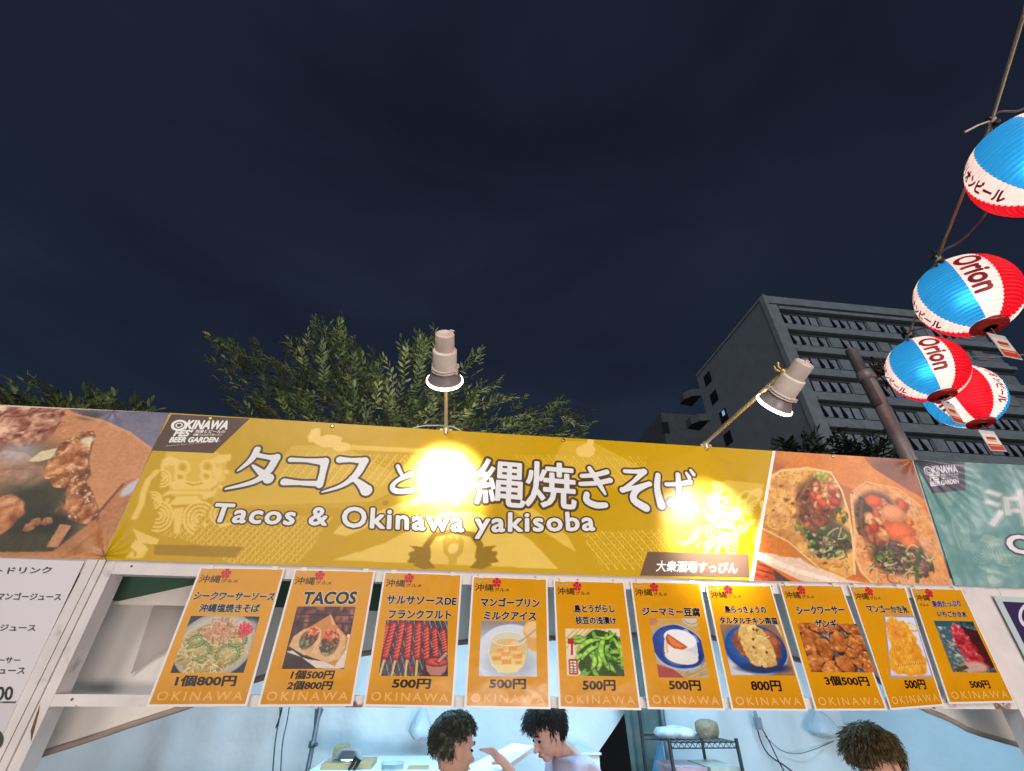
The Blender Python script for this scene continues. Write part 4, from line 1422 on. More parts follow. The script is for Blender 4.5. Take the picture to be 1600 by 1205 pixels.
def pic_teal():
    f = rect_conv(((1429, 718.5), (1640, 729), (1740, 924), (1493, 915)))
    p = Pic(150, 130, (92, 140, 136), conv=lambda x, y: f(1430 + x / 5.24, 700 + y / 5.24), seed=70)
    U = 1 / 1100.0
    a = (150, 172, 160)
    n = p.noise(26)
    p.mix(n * .6, (128, 162, 158))
    p.poly([(200, 380), (270, 350), (330, 420), (300, 470), (230, 450)], a, .5)
    p.poly([(520, 760), (560, 700), (640, 720), (690, 750), (600, 780)], a, .8)
    for k in range(4):
        p.stroke(arc(540, 850, 20 + 24 * k, -1.0, 2.4, 9), 11 * U, a, .8)
        p.stroke(arc(760, 870, 20 + 24 * k, .2, 3.2, 9), 11 * U, a, .7)
        p.stroke([(600 + 24 * k, 780), (640 + 28 * k, 870), (700 + 20 * k, 960)], 11 * U, a, .8)
    p.stroke([(300, 580), (320, 700), (370, 820)], 16 * U, a, .7)
    for k in range(3):
        p.stroke(arc(390, 740, 16 + 18 * k, -1.4, 1.6, 7), 9 * U, a, .7)
    p.poly([(500, 960), (570, 980), (690, 1010), (690, 1040), (590, 1020)], a, .8)
    p.poly([(590, 1050), (630, 1040), (700, 1100), (650, 1115), (600, 1110)], a, .8)
    for i in range(16):
        p.stroke([(420 + i * 34, 900), (400 + i * 34, 1000)], 6 * U, (96, 146, 140), .6)
    p.grain(.05, 4)
    return p


print_grid("teal_print", pic_teal(), [xz(*c) for c in ((1429, 718.5), (1640, 729), (1740, 924), (1493, 915))], M_TEAL, tb, .0012, TO)
mb = MB(TO)
flat(mb, [(1430.5, 719), (1507, 723), (1509, 766), (1457, 771)], .0008, (88, 84, 98))
fest_logo(mb, quadmap(((1441, 728), (1493, 726.5), (1504, 755), (1454, 761))), .0003, (232, 222, 228), (88, 84, 98))
mb.build("festival_logo", M_TEAL, tb)
mb = MB(TO)
letters(mb, "沖", xz(1544, 822), xz(1632, 821), xz(1536, 766), .0005, (206, 202, 204), bold=.010, outline=(.05, (150, 172, 168)))
letters(mb, "縄", xz(1655, 824), xz(1745, 826), xz(1640, 768), .0005, (206, 202, 204), bold=.010, outline=(.05, (150, 172, 168)))
letters(mb, "Okinawa", xz(1578, 864), xz(1800, 872), xz(1571, 836), .0005, (236, 222, 228), bold=.03, outline=(.09, (60, 60, 66)), space=1.1)
mb.build("heading_lettering", M_TEAL, tb)

# ------------------------------------------------------------------ the drink menu panel left, the violet poster right
DO = tuple(pl(40, 980))
dm = thing("menu_sign", "white drink menu panel with dark katakana lettering left of the timber posts", "menu sign", loc=DO)
mb = MB(DO)
q = [xz(*c) for c in ((-420, 856), (131, 877), (27, 1096), (-700, 1096))]
mb.add([(a, .0055, b) for a, b in q] + [(a, .0020, b) for a, b in q], [(0, 1, 2, 3), (7, 6, 5, 4), (0, 4, 5, 1), (1, 5, 6, 2), (2, 6, 7, 3), (3, 7, 4, 0)], (214, 206, 208))
q = [xz(*c) for c in ((-700, 1099), (26, 1099), (-60, 1290), (-900, 1290))]
mb.add([(a, .0055, b) for a, b in q] + [(a, .0020, b) for a, b in q], [(0, 1, 2, 3), (7, 6, 5, 4), (0, 4, 5, 1), (1, 5, 6, 2), (2, 6, 7, 3), (3, 7, 4, 0)], (206, 196, 200))
mb.build("board", M_PANEL, dm)
mb = MB(DO)
K = (52, 46, 50)
for s, x0, x1, yb, yt, sl in (("ソフトドリンク", -51, 79, 897, 887, -1.5), ("マンゴージュース", -6, 94, 937, 926, 1), ("グァバジュース", -46, 54, 986, 975, .5), ("シークワーサー", -56, 30, 1036.5, 1026.5, 0), ("ジュース", -18, 37, 1053, 1042.5, 0), ("500", -21, 18, 1094.5, 1074, -1)):
    mb = MB(DO)
    letters(mb, s, xz(x0, yb), xz(x1, yb + sl), xz(x0 + 3, yt), .0012, K, bold=.028)
    mb.build("lettering", M_PANEL, dm)
mb = MB(DO)
P = [xz(-12 + 17 * math.cos(a), 1155 + 18 * math.sin(a)) for a in np.linspace(0, 6.283, 25)[:-1]]
flatp(mb, P, .0012, (58, 70, 52))
mb.build("picture_print", M_PANEL, dm)

vp = thing("menu_poster", "dark violet poster with a white ring in a clear sleeve right of the timber post", "poster", loc=tuple(pl(1590, 960)))
VO = tuple(pl(1590, 960))
mb = MB(VO)
q = [xz(*c) for c in ((1552, 931), (1690, 938), (1760, 1060), (1618, 1060))]
mb.add([(a, .003, b) for a, b in q] + [(a, .000, b) for a, b in q], [(0, 1, 2, 3), (7, 6, 5, 4), (0, 4, 5, 1), (1, 5, 6, 2), (2, 6, 7, 3), (3, 7, 4, 0)], (196, 206, 206))
mb.build("sleeve", M_SHEET, vp)
mb = MB(VO)
flat(mb, [(1566, 940), (1690, 946), (1755, 1052), (1622, 1050)], -.0006, (58, 46, 84))
mb.build("violet_print", M_SHEET, vp)
mb = MB(VO)
for r in (22, 17):
    P = [xz(1613 + r * math.cos(a), 962 + r * math.sin(a)) for a in np.linspace(0, 6.283, 33)[:-1]]
    flatp(mb, P, -.0010 - (.0004 if r == 17 else 0), (226, 216, 232) if r == 22 else (58, 46, 84))
mb.build("ring_emblem", M_SHEET, vp)

# ------------------------------------------------------------------ the ten menu posters
POST = [((314, 886), (446, 888), (386, 1104), (229, 1104)), ((461, 889), (587, 892), (551, 1104), (402, 1104)), ((600, 893), (722, 897), (709, 1106), (568, 1104)),
        ((738, 900), (855, 904), (860, 1108), (725, 1106)), ((865, 906), (976, 909), (1001, 1110), (872, 1107)), ((985, 908), (1094, 910), (1132, 1110), (1011, 1108)),
        ((1102, 912), (1204, 914), (1261, 1111), (1142, 1110)), ((1216, 913), (1314, 914), (1386, 1110), (1273, 1111)), ((1325, 915), (1413, 917), (1474, 1103), (1391, 1110)),
        ((1421, 918), (1502, 920), (1585, 1098), (1480, 1100))]


def cc(ox, oy, z):
    return lambda x, y: (ox + x / z, oy + y / z)


A_, B_, C_, D_, E_ = cc(220, 880, 4.21), cc(560, 880, 4.706), cc(850, 890, 5.24), cc(1090, 890, 5.24), cc(1300, 890, 5.24)
ARIAL = (20, 18, 24)
SPEC = [
    (A_, pic_noodles, "the noodle photo", [("シークワーサーソース", (345, 240), (870, 248), (372, 188)), ("沖縄塩焼きそば", (385, 322), (775, 325), (402, 268))],
     [(335, 347), (785, 353), (678, 722), (200, 722)], [("1個800円", (228, 808), (620, 808), (248, 738))]),
    (A_, pic_tacos_small, "the photo of two tacos", [("TACOS", (1062, 270), (1408, 268), (1085, 192))],
     [(1032, 285), (1415, 288), (1338, 697), (930, 695)], [("1個500円", (985, 762), (1262, 762), (1005, 705)), ("2個800円", (960, 832), (1250, 832), (980, 775))]),
    (B_, pic_sausages, "the photo of red sausages on sticks", [("サルサソースDE", (205, 300), (715, 310), (215, 240)), ("フランクフルト", (220, 408), (678, 410), (228, 345))],
     [(205, 420), (655, 425), (660, 832), (150, 830)], [("500円", (250, 920), (525, 922), (262, 850))]),
    (B_, pic_pudding, "the photo of a glass of mango pudding", [("マンゴープリン", (900, 318), (1330, 325), (903, 255)), ("ミルクアイス", (920, 415), (1302, 420), (928, 355))],
     [(903, 425), (1305, 430), (1310, 835), (885, 832)], [("500円", (965, 922), (1228, 925), (968, 850))]),
    (C_, pic_edamame, "the photo of green soybean pods", [("島とうがらし", (252, 352), (578, 352), (248, 290)), ("枝豆の浅漬け", (260, 445), (590, 450), (255, 385))],
     [(172, 483), (615, 487), (655, 875), (185, 868)], [("500円", (315, 988), (578, 990), (315, 905))]),
    (C_, pic_tofu, "the photo of white tofu on a blue plate", [("ジーマミー豆腐", (808, 378), (1278, 385), (800, 308))],
     [(858, 398), (1245, 402), (1345, 890), (935, 885)], [("500円", (1025, 985), (1278, 990), (1015, 905))]),
    (D_, pic_nanban, "a photo of sauced chicken on blue", [("島らっきょうの", (228, 355), (560, 358), (215, 298)), ("タルタルチキン南蛮", (185, 445), (655, 450), (172, 388))],
     [(178, 450), (655, 452), (790, 868), (268, 866)], [("800円", (440, 992), (680, 995), (425, 908))]),
    (D_, pic_zangi, "a photo of brown fried chicken", [("シークワーサー", (815, 368), (1205, 360), (795, 305)), ("ザンギ", (965, 475), (1140, 475), (950, 410))],
     [(805, 435), (1295, 445), (1457, 842), (925, 840)], [("3個500円", (1050, 948), (1404, 950), (1025, 872))]),
    (E_, pic_mango_ice, "the photo of yellow mango shaved ice", [("マンゴーかき氷", (300, 352), (630, 360), (265, 290))],
     [(420, 375), (665, 380), (820, 880), (470, 885)], [("500円", (600, 978), (765, 978), (580, 902))]),
    (E_, pic_berry_ice, "the photo of red strawberry shaved ice", [("果肉たっぷり", (822, 310), (1055, 305), (805, 258)), ("いちごかき氷", (865, 388), (1105, 392), (850, 342))],
     [(825, 420), (1150, 425), (1345, 845), (980, 840)], [("500円", (1130, 972), (1290, 972), (1105, 910))]),
]
M_TAPE = principled("clear tape", rough=.2, color=(226, 214, 196))
LAB = ["orange poster with {} under the yellow banner"] * 10
for i, (q, (cv, pic, what, heads, ph, prices)) in enumerate(zip(POST, SPEC)):
    Q = [np.array(xz(*c)) for c in q]
    ctr = sum(Q) / 4
    OO = (ctr[0], -.004, ctr[1])
    tilt = (-.002 - .0012 * ((i * 7) % 3))
    ys = -.0035
    t = thing("menu_poster", LAB[i].format(what), "poster", "orange menu posters under the banner", loc=OO)

    def T(s, u, Q=Q):
        return tuple(Q[0] * (1 - s) * (1 - u) + Q[1] * s * (1 - u) + Q[2] * s * u + Q[3] * (1 - s) * u)
    mb = MB(OO)
    mb.add([(a, ys + .0022, b) for a, b in Q] + [(a, ys, b) for a, b in Q], [(0, 1, 2, 3), (7, 6, 5, 4), (0, 4, 5, 1), (1, 5, 6, 2), (2, 6, 7, 3), (3, 7, 4, 0)])
    mb.build("laminated_sheet", M_LAM, t)
    og = Pic(30, 44, (221, 150, 4), seed=100 + i)
    og.mix(np.clip((og.Y - .80) * 3, 0, .5), (196, 128, 6))  # lower end darkened in the colour, as where the beam stops the backlight
    og.grain(.05, 6)
    print_grid("orange_print", og, [T(.022, .012), T(.978, .012), T(.975, .985), T(.025, .985)], M_SHEET, t, ys - .0004, OO)
    ph2 = [xz(*cv(*c)) for c in ph]
    print_grid("food_photo_print", pic(), ph2, M_SHEET, t, ys - .0009, OO)
    mb = MB(OO)
    for s, bl, br, tl in heads:
        b, r, l = xz(*cv(*bl)), xz(*cv(*br)), xz(*cv(*tl))
        ink = (70, 34, 92) if s.startswith("果") else ARIAL
        letters(mb, s, b, r, l, ys - .0014, ink, bold=.038, outline=(.075, (220, 204, 186)), dy=.0004)
    mb.build("heading_lettering", M_SHEET, t)
    mb = MB(OO)
    for s, bl, br, tl in prices:
        letters(mb, s, xz(*cv(*bl)), xz(*cv(*br)), xz(*cv(*tl)), ys - .0014, (38, 22, 16), bold=.036)
    mb.build("price_lettering", M_SHEET, t)
    mb = MB(OO)
    # the head line every poster shares: Gourmet, then Okinawa gourmet in Japanese
    if i < 9:
        letters(mb, "沖縄", T(.045, .128), T(.285, .128), T(.045, .067), ys - .0012, (56, 36, 22), bold=.012)
        letters(mb, "グルメ", T(.300, .126), T(.49, .126), T(.300, .096), ys - .0012, (56, 36, 22), bold=.018)
    else:
        letters(mb, "沖縄", T(.045, .128), T(.30, .128), T(.045, .070), ys - .0012, (56, 36, 22), bold=.012)
        letters(mb, "グルメ", T(.07, .180), T(.23, .180), T(.07, .152), ys - .0012, (56, 36, 22), bold=.012)
    letters(mb, "Gourmet", T(.035, .058), T(.215, .050), T(.040, .030), ys - .0012, (196, 176, 140), shear=.3)
    mb.build("header_lettering", M_SHEET, t)
    mb = MB(OO)
    letters(mb, "OKINAWA", T(.075, .962), T(.93, .962), T(.075, .905), ys - .0012, (240, 178, 92), bold=.012, space=1.35)
    mb.build("place_lettering", M_SHEET, t)
    mb = MB(OO)
    P0 = np.array(T(.325, .052))
    for k in range(5):
        a = 1.57 + k * 6.283 / 5
        d = np.array([math.cos(a), math.sin(a)])
        e = np.array([-d[1], d[0]])
        R_ = .0185
        P = [P0 + d * .003, P0 + d * R_ * .6 + e * R_ * .42, P0 + d * R_ * 1.05 + e * R_ * .30, P0 + d * R_ * .98, P0 + d * R_ * 1.05 - e * R_ * .30, P0 + d * R_ * .6 - e * R_ * .42]
        flatp(mb, [tuple(z) for z in P], ys - .0016 - .00003 * k, (206, 24, 62))
    flatp(mb, [tuple(P0 + .0042 * np.array([math.cos(a), math.sin(a)])) for a in np.linspace(0, 6.283, 11)[:-1]], ys - .0019, (160, 12, 44))
    mb.build("flower_emblem", M_SHEET, t)
    for s in (.12, .88):
        p = T(s, .010)
        mb = MB(OO)
        mb.box((p[0] - .011, ys - .0032, p[1] - .004), (p[0] + .011, ys - .0024, p[1] + .011))
        mb.build("tape", M_TAPE, t)
    rs_ = np.random.RandomState(40 + i)
    t.rotation_euler = (-rs_.uniform(.002, .022), rs_.uniform(-.004, .004), rs_.uniform(-.012, .012))

# ------------------------------------------------------------------ the two floodlamps on arms over the banner
M_ARM = principled("galvanised arm", rough=.38, color=(214, 196, 160), noise=(40, .2), metal=.35)
M_HOUS = principled("cream lamp housing", rough=.42, color=(238, 220, 204), noise=(25, .12))
M_CAP = principled("grey beige lamp cap", rough=.5, color=(220, 198, 186), noise=(30, .15))
M_SHADE = principled("dark grey reflector lamp glass", rough=.35, color=(138, 124, 122), noise=(18, .2))
M_LENS = principled("lit lamp glass", rough=.3, color=(255, 250, 240), emit=((255, 250, 242), 9.0))
M_CABLE = principled("white cable", rough=.45, color=(210, 204, 196))
M_BLACK = principled("black rubber", rough=.6, color=(24, 24, 26))


def floodlamp(base_uv, face_uv, depth, axis, label, power):
    B = Vector(pl(*base_uv))
    axis = Vector(axis).normalized()
    face = Vector(at(*face_uv, depth))
    t = thing("floodlamp", label, "lamp", "floodlamps on arms above the banner", loc=tuple(B))
    O = tuple(B)
    z = -axis                                     # local z runs from the face back to the cap
    x = Vector((1, 0, 0)) - z * z.x
    x.normalize()
    y = z.cross(x)
    M = Matrix.Translation(face) @ Matrix((x, y, z)).transposed().to_4x4() @ Matrix.Diagonal((1, 1, .86, 1))
    mb = MB(O); mb.lathe([(.0, -.012), (.050, -.008), (.0700, -.004), (.0735, .002), (.0725, .0105), (.066, .011)], M, 48); mb.build("lamp_glass", M_LENS, t)
    mb = MB(O); mb.lathe([(.0690, .011), (.0685, .013), (.060, .030), (.050, .048), (.046, .060)], M, 48); mb.build("reflector", M_SHADE, t)
    mb = MB(O); mb.lathe([(.046, .060), (.0525, .061), (.0525, .067), (.0485, .068), (.0485, .071), (.0515, .072), (.0515, .078), (.047, .079)], M, 40)
    for s in (-.6, .5, 2.6):
        mb.box((.049, -.006, .060), (.060, .006, .076), M=M @ Matrix.Rotation(s, 4, 'Z'))
    mb.build("clamp_ring", M_CAP, t)
    mb = MB(O); mb.lathe([(.0465, .079), (.0465, .158), (.0455, .163), (.040, .166), (.036, .166)], M, 40); mb.build("housing", M_HOUS, t)
    mb = MB(O); mb.lathe([(.0365, .166), (.0365, .238), (.0350, .243), (.031, .246), (.024, .246), (.022, .240), (.006, .240), (.0, .243)], M, 40)
    mb.tube([M @ Vector((.012, .01, .24)), M @ Vector((.02, .02, .250)), M @ Vector((.034, .02, .247))], .0035, 6)
    mb.build("lamp_cap", M_CAP, t)
    # the arm runs straight out of the banner's top and holds the housing by a bracket on its far side
    up = Vector((0, 0, 1))
    back = M @ Vector((0, 0, .150))
    arm_end = Vector((B.x, min(back.y + .02, face.y + .10), B.z))
    return t, O, M, B, arm_end, face, axis


def finish_lamp(r, hinge, power, spot_uv, cone):
    t, O, M, B, arm_end, face, axis = r
    mb = MB(O)
    st = B + Vector((0, .004, -.02))
    mb.tube([st, B + Vector((0, .0, .0)), B + (hinge - B) * .5, hinge], .0095, 12)
    mb.build("arm", M_ARM, t)
    mb = MB(O)
    mb.tube([B + Vector((0, .012, -.03)), B + Vector((0, .0, .006))], .015, 12)
    mb.box((B.x - .03, .004, B.z - .05), (B.x + .03, .012, B.z - .006))
    mb.build("arm_socket", M_ARM, t)
    mb = MB(O)
    h2 = M @ Vector((0, .0, .0))
    c1 = M @ (M.inverted() @ hinge * 1.0)
    loc = M.inverted() @ hinge
    rim = Vector((loc.x, loc.y, 0)).normalized() * .047
    for zz in (.135, .185):
        a = M @ Vector((rim.x * (1 if zz < .16 else .8), rim.y * (1 if zz < .16 else .8), zz))
        mb.tube([hinge, a], .007, 8)
    mb.lathe([(.0, -.016), (.013, -.014), (.013, .014), (.0, .016)], Matrix.Translation(hinge) @ Matrix.Rotation(rad(90), 4, 'Y'), 14)
    mb.tube([hinge + Vector((-.02, 0, 0)), hinge + Vector((-.034, 0, .008)), hinge + Vector((-.036, 0, .024))], .004, 6)
    mb.tube([hinge + Vector((-.004, .0, .0)), hinge + Vector((-.018, 0, .022)), hinge + Vector((-.012, 0, .045))], .005, 6)
    mb.build("bracket", principled("yellow zinc bracket", rough=.35, color=(206, 178, 116), metal=.6), t)
    mb = MB(O)
    p0 = M @ Vector((.02, .02, .247))
    q = [p0 + (hinge - p0) * s + Vector((.012 * math.sin(s * 3.1), 0, -.0 - .02 * math.sin(s * 3.1))) for s in (0, .25, .5, .75, 1)]
    mb.tube(q, .0032, 6)
    mb.build("cable", M_CABLE, t)
    ld = bpy.data.lights.new("floodlamp_light", 'SPOT')
    ld.energy = power
    ld.color = (1.0, .96, .89)
    ld.spot_size = rad(cone)
    ld.spot_blend = 1.0
    ld.shadow_soft_size = .055
    lo = bpy.data.objects.new("floodlamp_light", ld)
    COL.objects.link(lo)
    lo.location = face + axis * .022
    lo.rotation_euler = (Vector(pl(*spot_uv)) - lo.location).to_track_quat('-Z', 'Y').to_euler()
    lo.parent = t
    lo.location = lo.location - Vector(O)


def toward(uv, depth, spot):
    return tuple(np.array(pl(*spot)) - np.array(at(*uv, depth)))


r1 = floodlamp((697, 668), (695, 596), 1.80, toward((695, 596), 1.80, (695, 752)), "cream floodlamp seen upright on the arm at the middle of the yellow banner", 40)
finish_lamp(r1, r1[2] @ Vector((0, .062, .150)), 210, (696, 750), 46)
r2 = floodlamp((1103, 692), (1209, 634), 1.86, toward((1209, 634), 1.86, (1092, 796)), "tilted cream floodlamp on a slanting arm at the right of the yellow banner", 40)
_l = r2[2] @ Vector((-.066, -.02, .165))
B2 = r2[3]
h2 = min((Vector((B2.x, -.002 * k, B2.z)) for k in range(150, 330)), key=lambda p: (p - _l).length)
finish_lamp(r2, h2, 210, (1116, 828), 46)

# a loop of white cable on the banner's top edge at the first lamp
mb = MB(tuple(pl(697, 668)))
mb.tube([Vector(pl(u, v, .03)) for u, v in ((640, 676), (648, 668), (665, 665), (690, 665), (708, 667), (718, 672), (724, 678))], .0028, 6)
tag(mb.build("power_cable", M_CABLE), "thin white cable looped over the banner's top edge at the middle lamp", "cable")

# ------------------------------------------------------------------ the tent behind the timber front
M_CANVAS = principled("white tent canvas", rough=.75, spec=.2, color=(226, 230, 228), noise=(3, .10), bump=(6, .012), trans=.12)
M_WALL = principled("white tarpaulin wall", rough=.6, spec=.3, color=(226, 231, 233), noise=(2.2, .14), bump=(4, .022))
M_VAL = principled("grey white valance canvas", rough=.75, spec=.2, color=(240, 226, 214), noise=(4, .10), bump=(7, .008), trans=.09)
M_GREEN = principled("dark green canvas", rough=.8, spec=.2, color=(70, 100, 80), noise=(6, .2), bump=(9, .006))
M_CURT = principled("grey green curtain cloth", rough=.85, spec=.1, color=(104, 116, 112), noise=(18, .2), bump=(40, .003))
M_STEEL = principled("tent pole steel", rough=.4, color=(120, 132, 140), metal=.6)
M_DARKSTEEL = principled("dark wire steel", rough=.4, color=(60, 62, 66), metal=.7)
YB = 2.35
tent = thing("market_tent", "white canvas tent of the taco stall with bluish lit walls behind the posters", "tent", loc=(.6, 1.3, 0))
TT = (.6, 1.3, 0)
xl, xr = XI - 2.0, XR1 + .85


def folded(name, mat, x0, x1, z0, z1, y, amp, freq, seed, nu=90, nv=30, x0b=None, x1b=None, parent=tent, gather=0.0):
    rs = np.random.RandomState(seed)
    ph = rs.rand(6) * 6.28
    mb = MB(TT)

    def fn(s, t):
        a = x0 + (x1 - x0) * s
        b = (x0b if x0b is not None else x0) + ((x1b if x1b is not None else x1) - (x0b if x0b is not None else x0)) * s
        x = a * (1 - t) + b * t
        w = math.sin(freq * x + ph[0] + .5 * math.sin(t * 3 + ph[3])) + .6 * math.sin(freq * 2.3 * x + ph[1] + t * 2.0) + .35 * math.sin(freq * 4.1 * x + ph[2] - t * 3)
        return (x, y + amp * w * (.5 + .5 * t) + .02 * math.sin(t * 5 + ph[4] + x), z1 + (z0 - z1) * t)
    mb.grid(fn, nu, nv)
    return mb.build(name, mat, parent)


# back wall left of the opening (its free edge pulled aside), and right of it
def run(u0, u1, y, z):
    """x at height z of the line through photo points (u0, 1108) and (u1, 1205) on the plane y"""
    a, b = pl(u0, 1108, y), pl(u1, 1205, y)
    return a[0] + (b[0] - a[0]) * (z - a[2]) / (b[2] - a[2])


folded("back_wall", M_WALL, xl, run(982, 912, YB, 2.75), 0.9, 2.75, YB, .024, 4.6, 4, 170, 50, None, run(982, 912, YB, 0.9))
rw = pl(1030, 1150, YB)[0]
folded("back_wall", M_WALL, rw, xr, .02, 2.75, YB - .02, .026, 5.2, 9, 130, 50)
cu0, cu1 = pl(962, 1108, YB - .1)[0], pl(1040, 1108, YB - .1)[0]
yc = YB - .1
folded("curtain", M_CURT, run(974, 986, yc, 2.4), run(1036, 1016, yc, 2.4), .9, 2.4, yc, .022, 24, 3, 60, 30, run(974, 986, yc, .9), run(1036, 1016, yc, .9))
# side walls
for nm, x, sd in (("side_wall", xl, 1), ("side_wall", xr, 2)):
    rs = np.random.RandomState(sd)
    ph = rs.rand(3) * 6.28
    mb = MB(TT)
    mb.grid(lambda s, t: (x + .014 * (math.sin(9 * s + ph[0]) + .6 * math.sin(23 * s + ph[1] + t)), .12 + (YB - .12) * s, 2.75 + (.02 - 2.75) * t), 60, 20)
    mb.build(nm, M_WALL, tent)
# roof: two slopes
for a, b in (((.10, 2.30), (1.25, 2.62)), ((1.25, 2.62), (YB + .1, 2.55))):
    mb = MB(TT)
    mb.grid(lambda s, t: (xl - .05 + (xr - xl + .1) * s, a[0] + (b[0] - a[0]) * t, a[1] + (b[1] - a[1]) * t - .03 * math.sin(math.pi * t) * (1 + .3 * math.sin(9 * s))), 40, 10)
    mb.build("roof", M_CANVAS, tent)
# valance: hangs inside the front, its lower edge an arch
YV = .30
ARCH = [(-70, 1225), (40, 1190), (165, 1149), (290, 1107), (395, 1066), (490, 1038), (575, 1020), (725, 1002), (860, 996), (1000, 990), (1120, 998), (1205, 1022), (1330, 1052), (1420, 1106), (1510, 1140), (1600, 1168), (1700, 1200)]
AP = [pl(u, v, YV) for u, v in ARCH]
ax_, az_ = np.array([p[0] for p in AP]), np.array([p[2] for p in AP])


def val(s, t):
    x = ax_[0] + (ax_[-1] - ax_[0]) * s
    zb = float(np.interp(x, ax_, az_))
    zt = 2.32
    w = .020 * math.sin(7.5 * x + 2.2 * t) + .012 * math.sin(17 * x - 3 * t + 1) + .05 * t * math.sin(2.1 * x + .6)
    return (x, YV + w * (.3 + t), zt + (zb - zt) * t)


mb = MB(TT); mb.grid(val, 150, 26); mb.build("valance", M_VAL, tent)
mb = MB(TT); mb.tube([val(k / 60, 1.0) for k in range(61)], .011, 8); mb.build("hem_roll", principled("beige hem cord", rough=.7, color=(176, 156, 140), noise=(14, .3)), tent)
# a dark green strip and a loose grey flap high up at the left corner
gz = pl(240, 944, .19)
mb = MB(TT)
mb.grid(lambda s, t: (xl + .3 + (pl(330, 940, .19)[0] + .9 - xl - .3) * s, .19 + .01 * math.sin(8 * s + 2 * t), 2.3 + (gz[2] + .012 * math.sin(4 * s) - 2.3) * t), 40, 6)
mb.build("green_strip", M_GREEN, tent)
mb = MB(TT)
fp = [pl(u, v, .175) for u, v in ((165, 944), (330, 908), (420, 900), (420, 952), (300, 947))]
mb.add([tuple(p) for p in fp], [(0, 4, 3, 2, 1)])
mb.build("loose_flap", M_VAL, tent)
# a brown grey sheet standing in for the cast shadow wedge in the left bay
mb = MB(TT)
fp = [pl(u, v, .225) for u, v in ((240, 946), (330, 946), (330, 980), (262, 1012), (204, 1054))]
mb.add([tuple(p) for p in fp], [tuple(range(5))])
mb.build("shadow_wedge", principled("shadow brown canvas", rough=.8, color=(176, 164, 156), noise=(8, .1)), tent)
# poles
for (u0, u1, y) in ((497, 484, YB - .14), (1032, 1048, YB - .16)):
    a, b = pl(u0, 1100, y), pl(u1, 1210, y)
    x = (a[0] + b[0]) / 2
    mb = MB(TT); mb.tube([(x, y, 0), (x, y, 2.6)], .016 if u0 < 600 else .02, 10); mb.build("pole", M_STEEL, tent)
a = pl(488, 1163, YB - .14)
mb = MB(TT)
mb.lathe([(.02, -.02), (.026, -.015), (.026, .015), (.02, .02)], Matrix.Translation((a[0], YB - .14, a[2])), 12)
mb.tube([(a[0], YB - .15, a[2]), (a[0] + .04, YB - .16, a[2] + .0)], .012, 8)
mb.build("pole_clamp", M_STEEL, tent)
mb = MB(TT)
fp = [pl(u, v, YB - .13) for u, v in ((492, 1108), (506, 1108), (489, 1150))]
mb.add([tuple(p) for p in fp], [(0, 2, 1)])
mb.build("shade_flap", principled("dark blue grey cloth", rough=.8, color=(84, 104, 120)), tent)

# tube light under the roof: it lights the inside cold white
tl = thing("tube_light", "cold white tube light hanging under the tent roof behind the posters", "lamp", loc=(.62, 1.15, 2.40))
mb = MB((.62, 1.15, 2.40)); mb.box((-.05, 1.11, 2.40), (1.29, 1.19, 2.43)); mb.build("batten", M_CANVAS, tl)
mb = MB((.62, 1.15, 2.40)); mb.tube([(-.02, 1.15, 2.375), (1.26, 1.15, 2.375)], .014, 10); mb.build("tube", principled("lit tube", rough=.3, color=(235, 245, 255), emit=((200, 232, 255), 4)), tl)
for x, pw in ((.15, 21), (1.35, 22), (-.75, 17), (2.1, 15)):
    o = area_light("tube_light_glow", (x, 1.15, 2.34), (x, 1.25, 0), .9, pw, (.36, .71, 1.0), .12)

# ------------------------------------------------------------------ things standing and hanging inside
M_BAG = principled("thin white plastic bag", rough=.25, spec=.5, color=(222, 230, 236), bump=(22, .02), trans=.3)
M_CARD = principled("brown cardboard", rough=.8, color=(186, 160, 116), noise=(12, .15))
M_BOWL = principled("steel bowl", rough=.18, color=(206, 212, 214), metal=1.0)
M_FOAM = principled("white styrofoam", rough=.7, color=(232, 236, 238), noise=(20, .06))
M_PLAST = principled("clear grey plastic", rough=.25, color=(196, 212, 220), trans=.3)


def hanging_bag(pts_uv, y, label, seed):
    c = np.mean([pl(u, v, y) for u, v in pts_uv], 0)
    rs = np.random.RandomState(seed)
    P = [pl(u, v, y) for u, v in pts_uv]
    mb = MB(tuple(c))
    n = len(P)
    top = P[0]
    bm_v, fs = [], []
    rings = 9
    for k in range(rings + 1):
        t = k / rings
        for j in range(18):
            a = 2 * math.pi * j / 18
            w = float(np.interp(t, [0, .15, .5, .8, 1], [.10, .35, .75, 1.0, .55]))
            hw = (max(p[0] for p in P) - min(p[0] for p in P)) / 2
            z = max(p[2] for p in P) + (min(p[2] for p in P) - max(p[2] for p in P)) * t
            xm = np.interp(t, [0, 1], [top[0], c[0]])
            jit = 1 + .10 * math.sin(5 * a + 3 * t + seed) + .06 * rs.rand()
            bm_v.append((xm + hw * w * jit * math.cos(a), y - .02 + .10 * w * jit * math.sin(a) - .06, z + .01 * rs.rand()))
    for k in range(rings):
        for j in range(18):
            fs.append((k * 18 + j, k * 18 + (j + 1) % 18, (k + 1) * 18 + (j + 1) % 18, (k + 1) * 18 + j))
    fs.append(tuple(range(rings * 18, rings * 18 + 18)))
    mb.add(bm_v, fs, None, True)
    return tag(mb.build("plastic_bag", M_BAG), label, "bag", "plastic bags hung on the tent wall")


hanging_bag([(662, 1102), (640, 1150), (676, 1155)], YB - .05, "white plastic bag hung on the wall left of the curly haired person", 3)
hanging_bag([(1268, 1110), (1262, 1148), (1306, 1152)], YB - .05, "white plastic bag hung on the wall beside the spiky haired person", 5)


